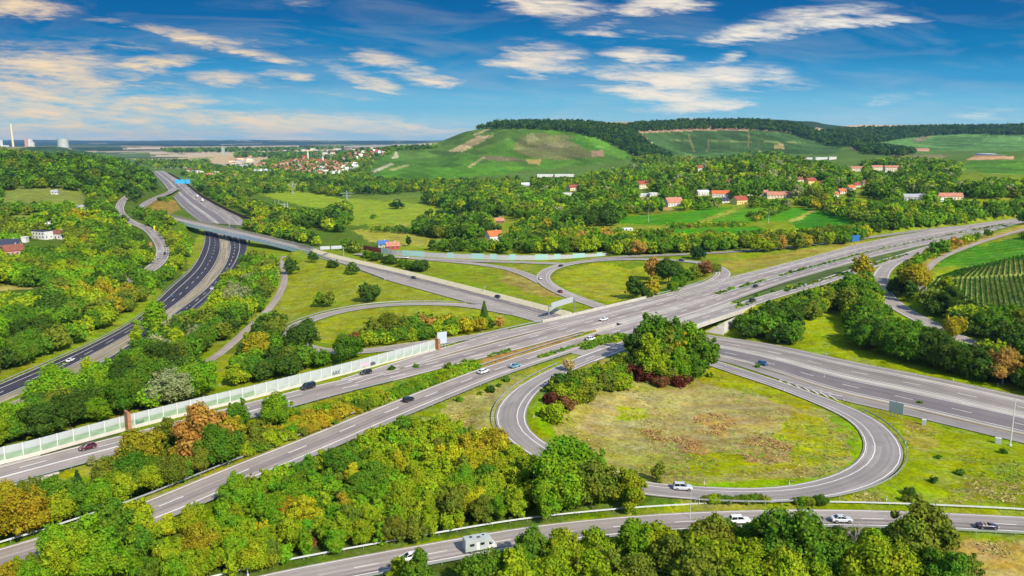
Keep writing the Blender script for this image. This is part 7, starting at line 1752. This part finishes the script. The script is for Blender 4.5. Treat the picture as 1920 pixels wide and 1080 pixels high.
for (u, v, a, b, tl, sf, st) in CL:
    dx, dy, dz = ray(u, v); cx, cz = float(dx / dy), float(dz / dy)
    ka, kb = 1.12 * a / FPX, 1.22 * b / FPX; c, s = math.cos(R(-tl)), math.sin(R(-tl))
    px = M('SUBTRACT', Xw, cx); pz = M('SUBTRACT', Zw, cz)
    q1 = M('DIVIDE', M('ADD', M('MULTIPLY', px, c), M('MULTIPLY', pz, s)), ka)
    q2 = M('DIVIDE', M('SUBTRACT', M('MULTIPLY', pz, c), M('MULTIPLY', px, s)), kb)
    d = M('ADD', M('MULTIPLY', q1, q1), M('MULTIPLY', q2, q2))
    e0 = M('SUBTRACT', 1.0, M('MULTIPLY', d, .42), clamp=True); e = M('MULTIPLY', M('MULTIPLY', e0, e0), st)
    dens = e if dens is None else M('MAXIMUM', dens, e)
thr = M('ADD', M('MULTIPLY', M('SUBTRACT', n1, .5), 2.5), M('MULTIPLY', M('SUBTRACT', n2, .5), 1.5))
cov = M('ADD', dens, M('MULTIPLY', thr, M('MINIMUM', M('MULTIPLY', dens, 2.6), 1.0)))
cs = N.new('ShaderNodeMapRange'); cs.interpolation_type = 'SMOOTHSTEP'; cs.inputs[1].default_value = .08; cs.inputs[2].default_value = 1.25; cs.inputs[4].default_value = .96
L.new(cov, cs.inputs[0])
veil = N.new('ShaderNodeMapRange'); veil.inputs[1].default_value = .45; veil.inputs[2].default_value = .8; veil.inputs[3].default_value = 0; veil.inputs[4].default_value = .17
L.new(nz(5, 6, .8, .6, 12.0), veil.inputs[0])
# no clouds below the horizon; they fade out high above the photographed strip
up = M('MULTIPLY', M('GREATER_THAN', sx.outputs['Z'], -.004), M('LESS_THAN', sx.outputs['Z'], .35))
cf = M('MULTIPLY', M('MULTIPLY', M('MAXIMUM', cs.outputs[0], veil.outputs[0]), up), M('GREATER_THAN', sx.outputs['Y'], 0.0))
cc = N.new('ShaderNodeMixRGB'); cc.inputs[1].default_value = (*lin((240,214,176)), 1); cc.inputs[2].default_value = (*lin((244,238,226)), 1)
L.new(M('MULTIPLY_ADD', X, 1.1, .45, clamp=True), cc.inputs[0])
cdim = N.new('ShaderNodeVectorMath'); cdim.operation = 'SCALE'; L.new(cc.outputs[0], cdim.inputs[0])
L.new(M('ADD', .88, M('MULTIPLY', n1, .28)), cdim.inputs['Scale'])
low = N.new('ShaderNodeMixRGB'); L.new(cf, low.inputs[0]); L.new(ramp.outputs[0], low.inputs[1]); L.new(cdim.outputs[0], low.inputs[2])
sca = N.new('ShaderNodeVectorMath'); sca.operation = 'SCALE'; L.new(low.outputs[0], sca.inputs[0]); sca.inputs['Scale'].default_value = SKYGAIN / STR
# above the low strip the plain sky texture takes over
mixs = N.new('ShaderNodeMixRGB'); L.new(sca.outputs[0], mixs.inputs[1]); L.new(sky.outputs[0], mixs.inputs[2])
mrz = N.new('ShaderNodeMapRange'); mrz.inputs[1].default_value = .2; mrz.inputs[2].default_value = .42; L.new(sx.outputs['Z'], mrz.inputs[0]); L.new(mrz.outputs[0], mixs.inputs[0])
L.new(mixs.outputs[0], bg.inputs['Color']); bg.inputs['Strength'].default_value = STR
w.cycles.sampling_method = 'AUTOMATIC'

# air
if HAZE > 0:
    mb = MB(); mb.box(-26000, 26000, -24500, 25000, -60, 262)
    hm = bpy.data.materials.new('haze'); hm.use_nodes = True; hn = hm.node_tree
    for n in list(hn.nodes): hn.nodes.remove(n)
    ho = hn.nodes.new('ShaderNodeOutputMaterial'); hv = hn.nodes.new('ShaderNodeVolumePrincipled')
    hv.inputs['Color'].default_value = (.34, .66, 1.0, 1); hv.inputs['Density'].default_value = HAZE; hv.inputs['Anisotropy'].default_value = .1
    hn.links.new(hv.outputs[0], ho.inputs['Volume'])
    o = mb.build('haze', hm); o['kind'] = 'stuff'

cam = bpy.data.cameras.new('camera'); co = bpy.data.objects.new('camera', cam); COL.objects.link(co)
co.location = (0, 0, CAMZ); co.rotation_euler = (math.pi / 2 - PITCH, 0, 0)
cam.sensor_width = 36.0; cam.lens = 36.0 * FPX / 1920; cam.clip_start = 1.0; cam.clip_end = 120000
scene.camera = co
vs = scene.view_settings; vs.view_transform = 'Standard'; vs.look = 'None'; vs.exposure = EXPO; vs.gamma = 1; vs.use_curve_mapping = False
scene.render.engine = 'CYCLES'
cy = scene.cycles
cy.max_bounces = 4; cy.diffuse_bounces = 2; cy.glossy_bounces = 2; cy.transmission_bounces = 3; cy.volume_bounces = 0; cy.transparent_max_bounces = 6
cy.use_adaptive_sampling = True; cy.adaptive_threshold = .02
cy.use_denoising = DEN
cy.sample_clamp_indirect = 6
scene.render.film_transparent = False
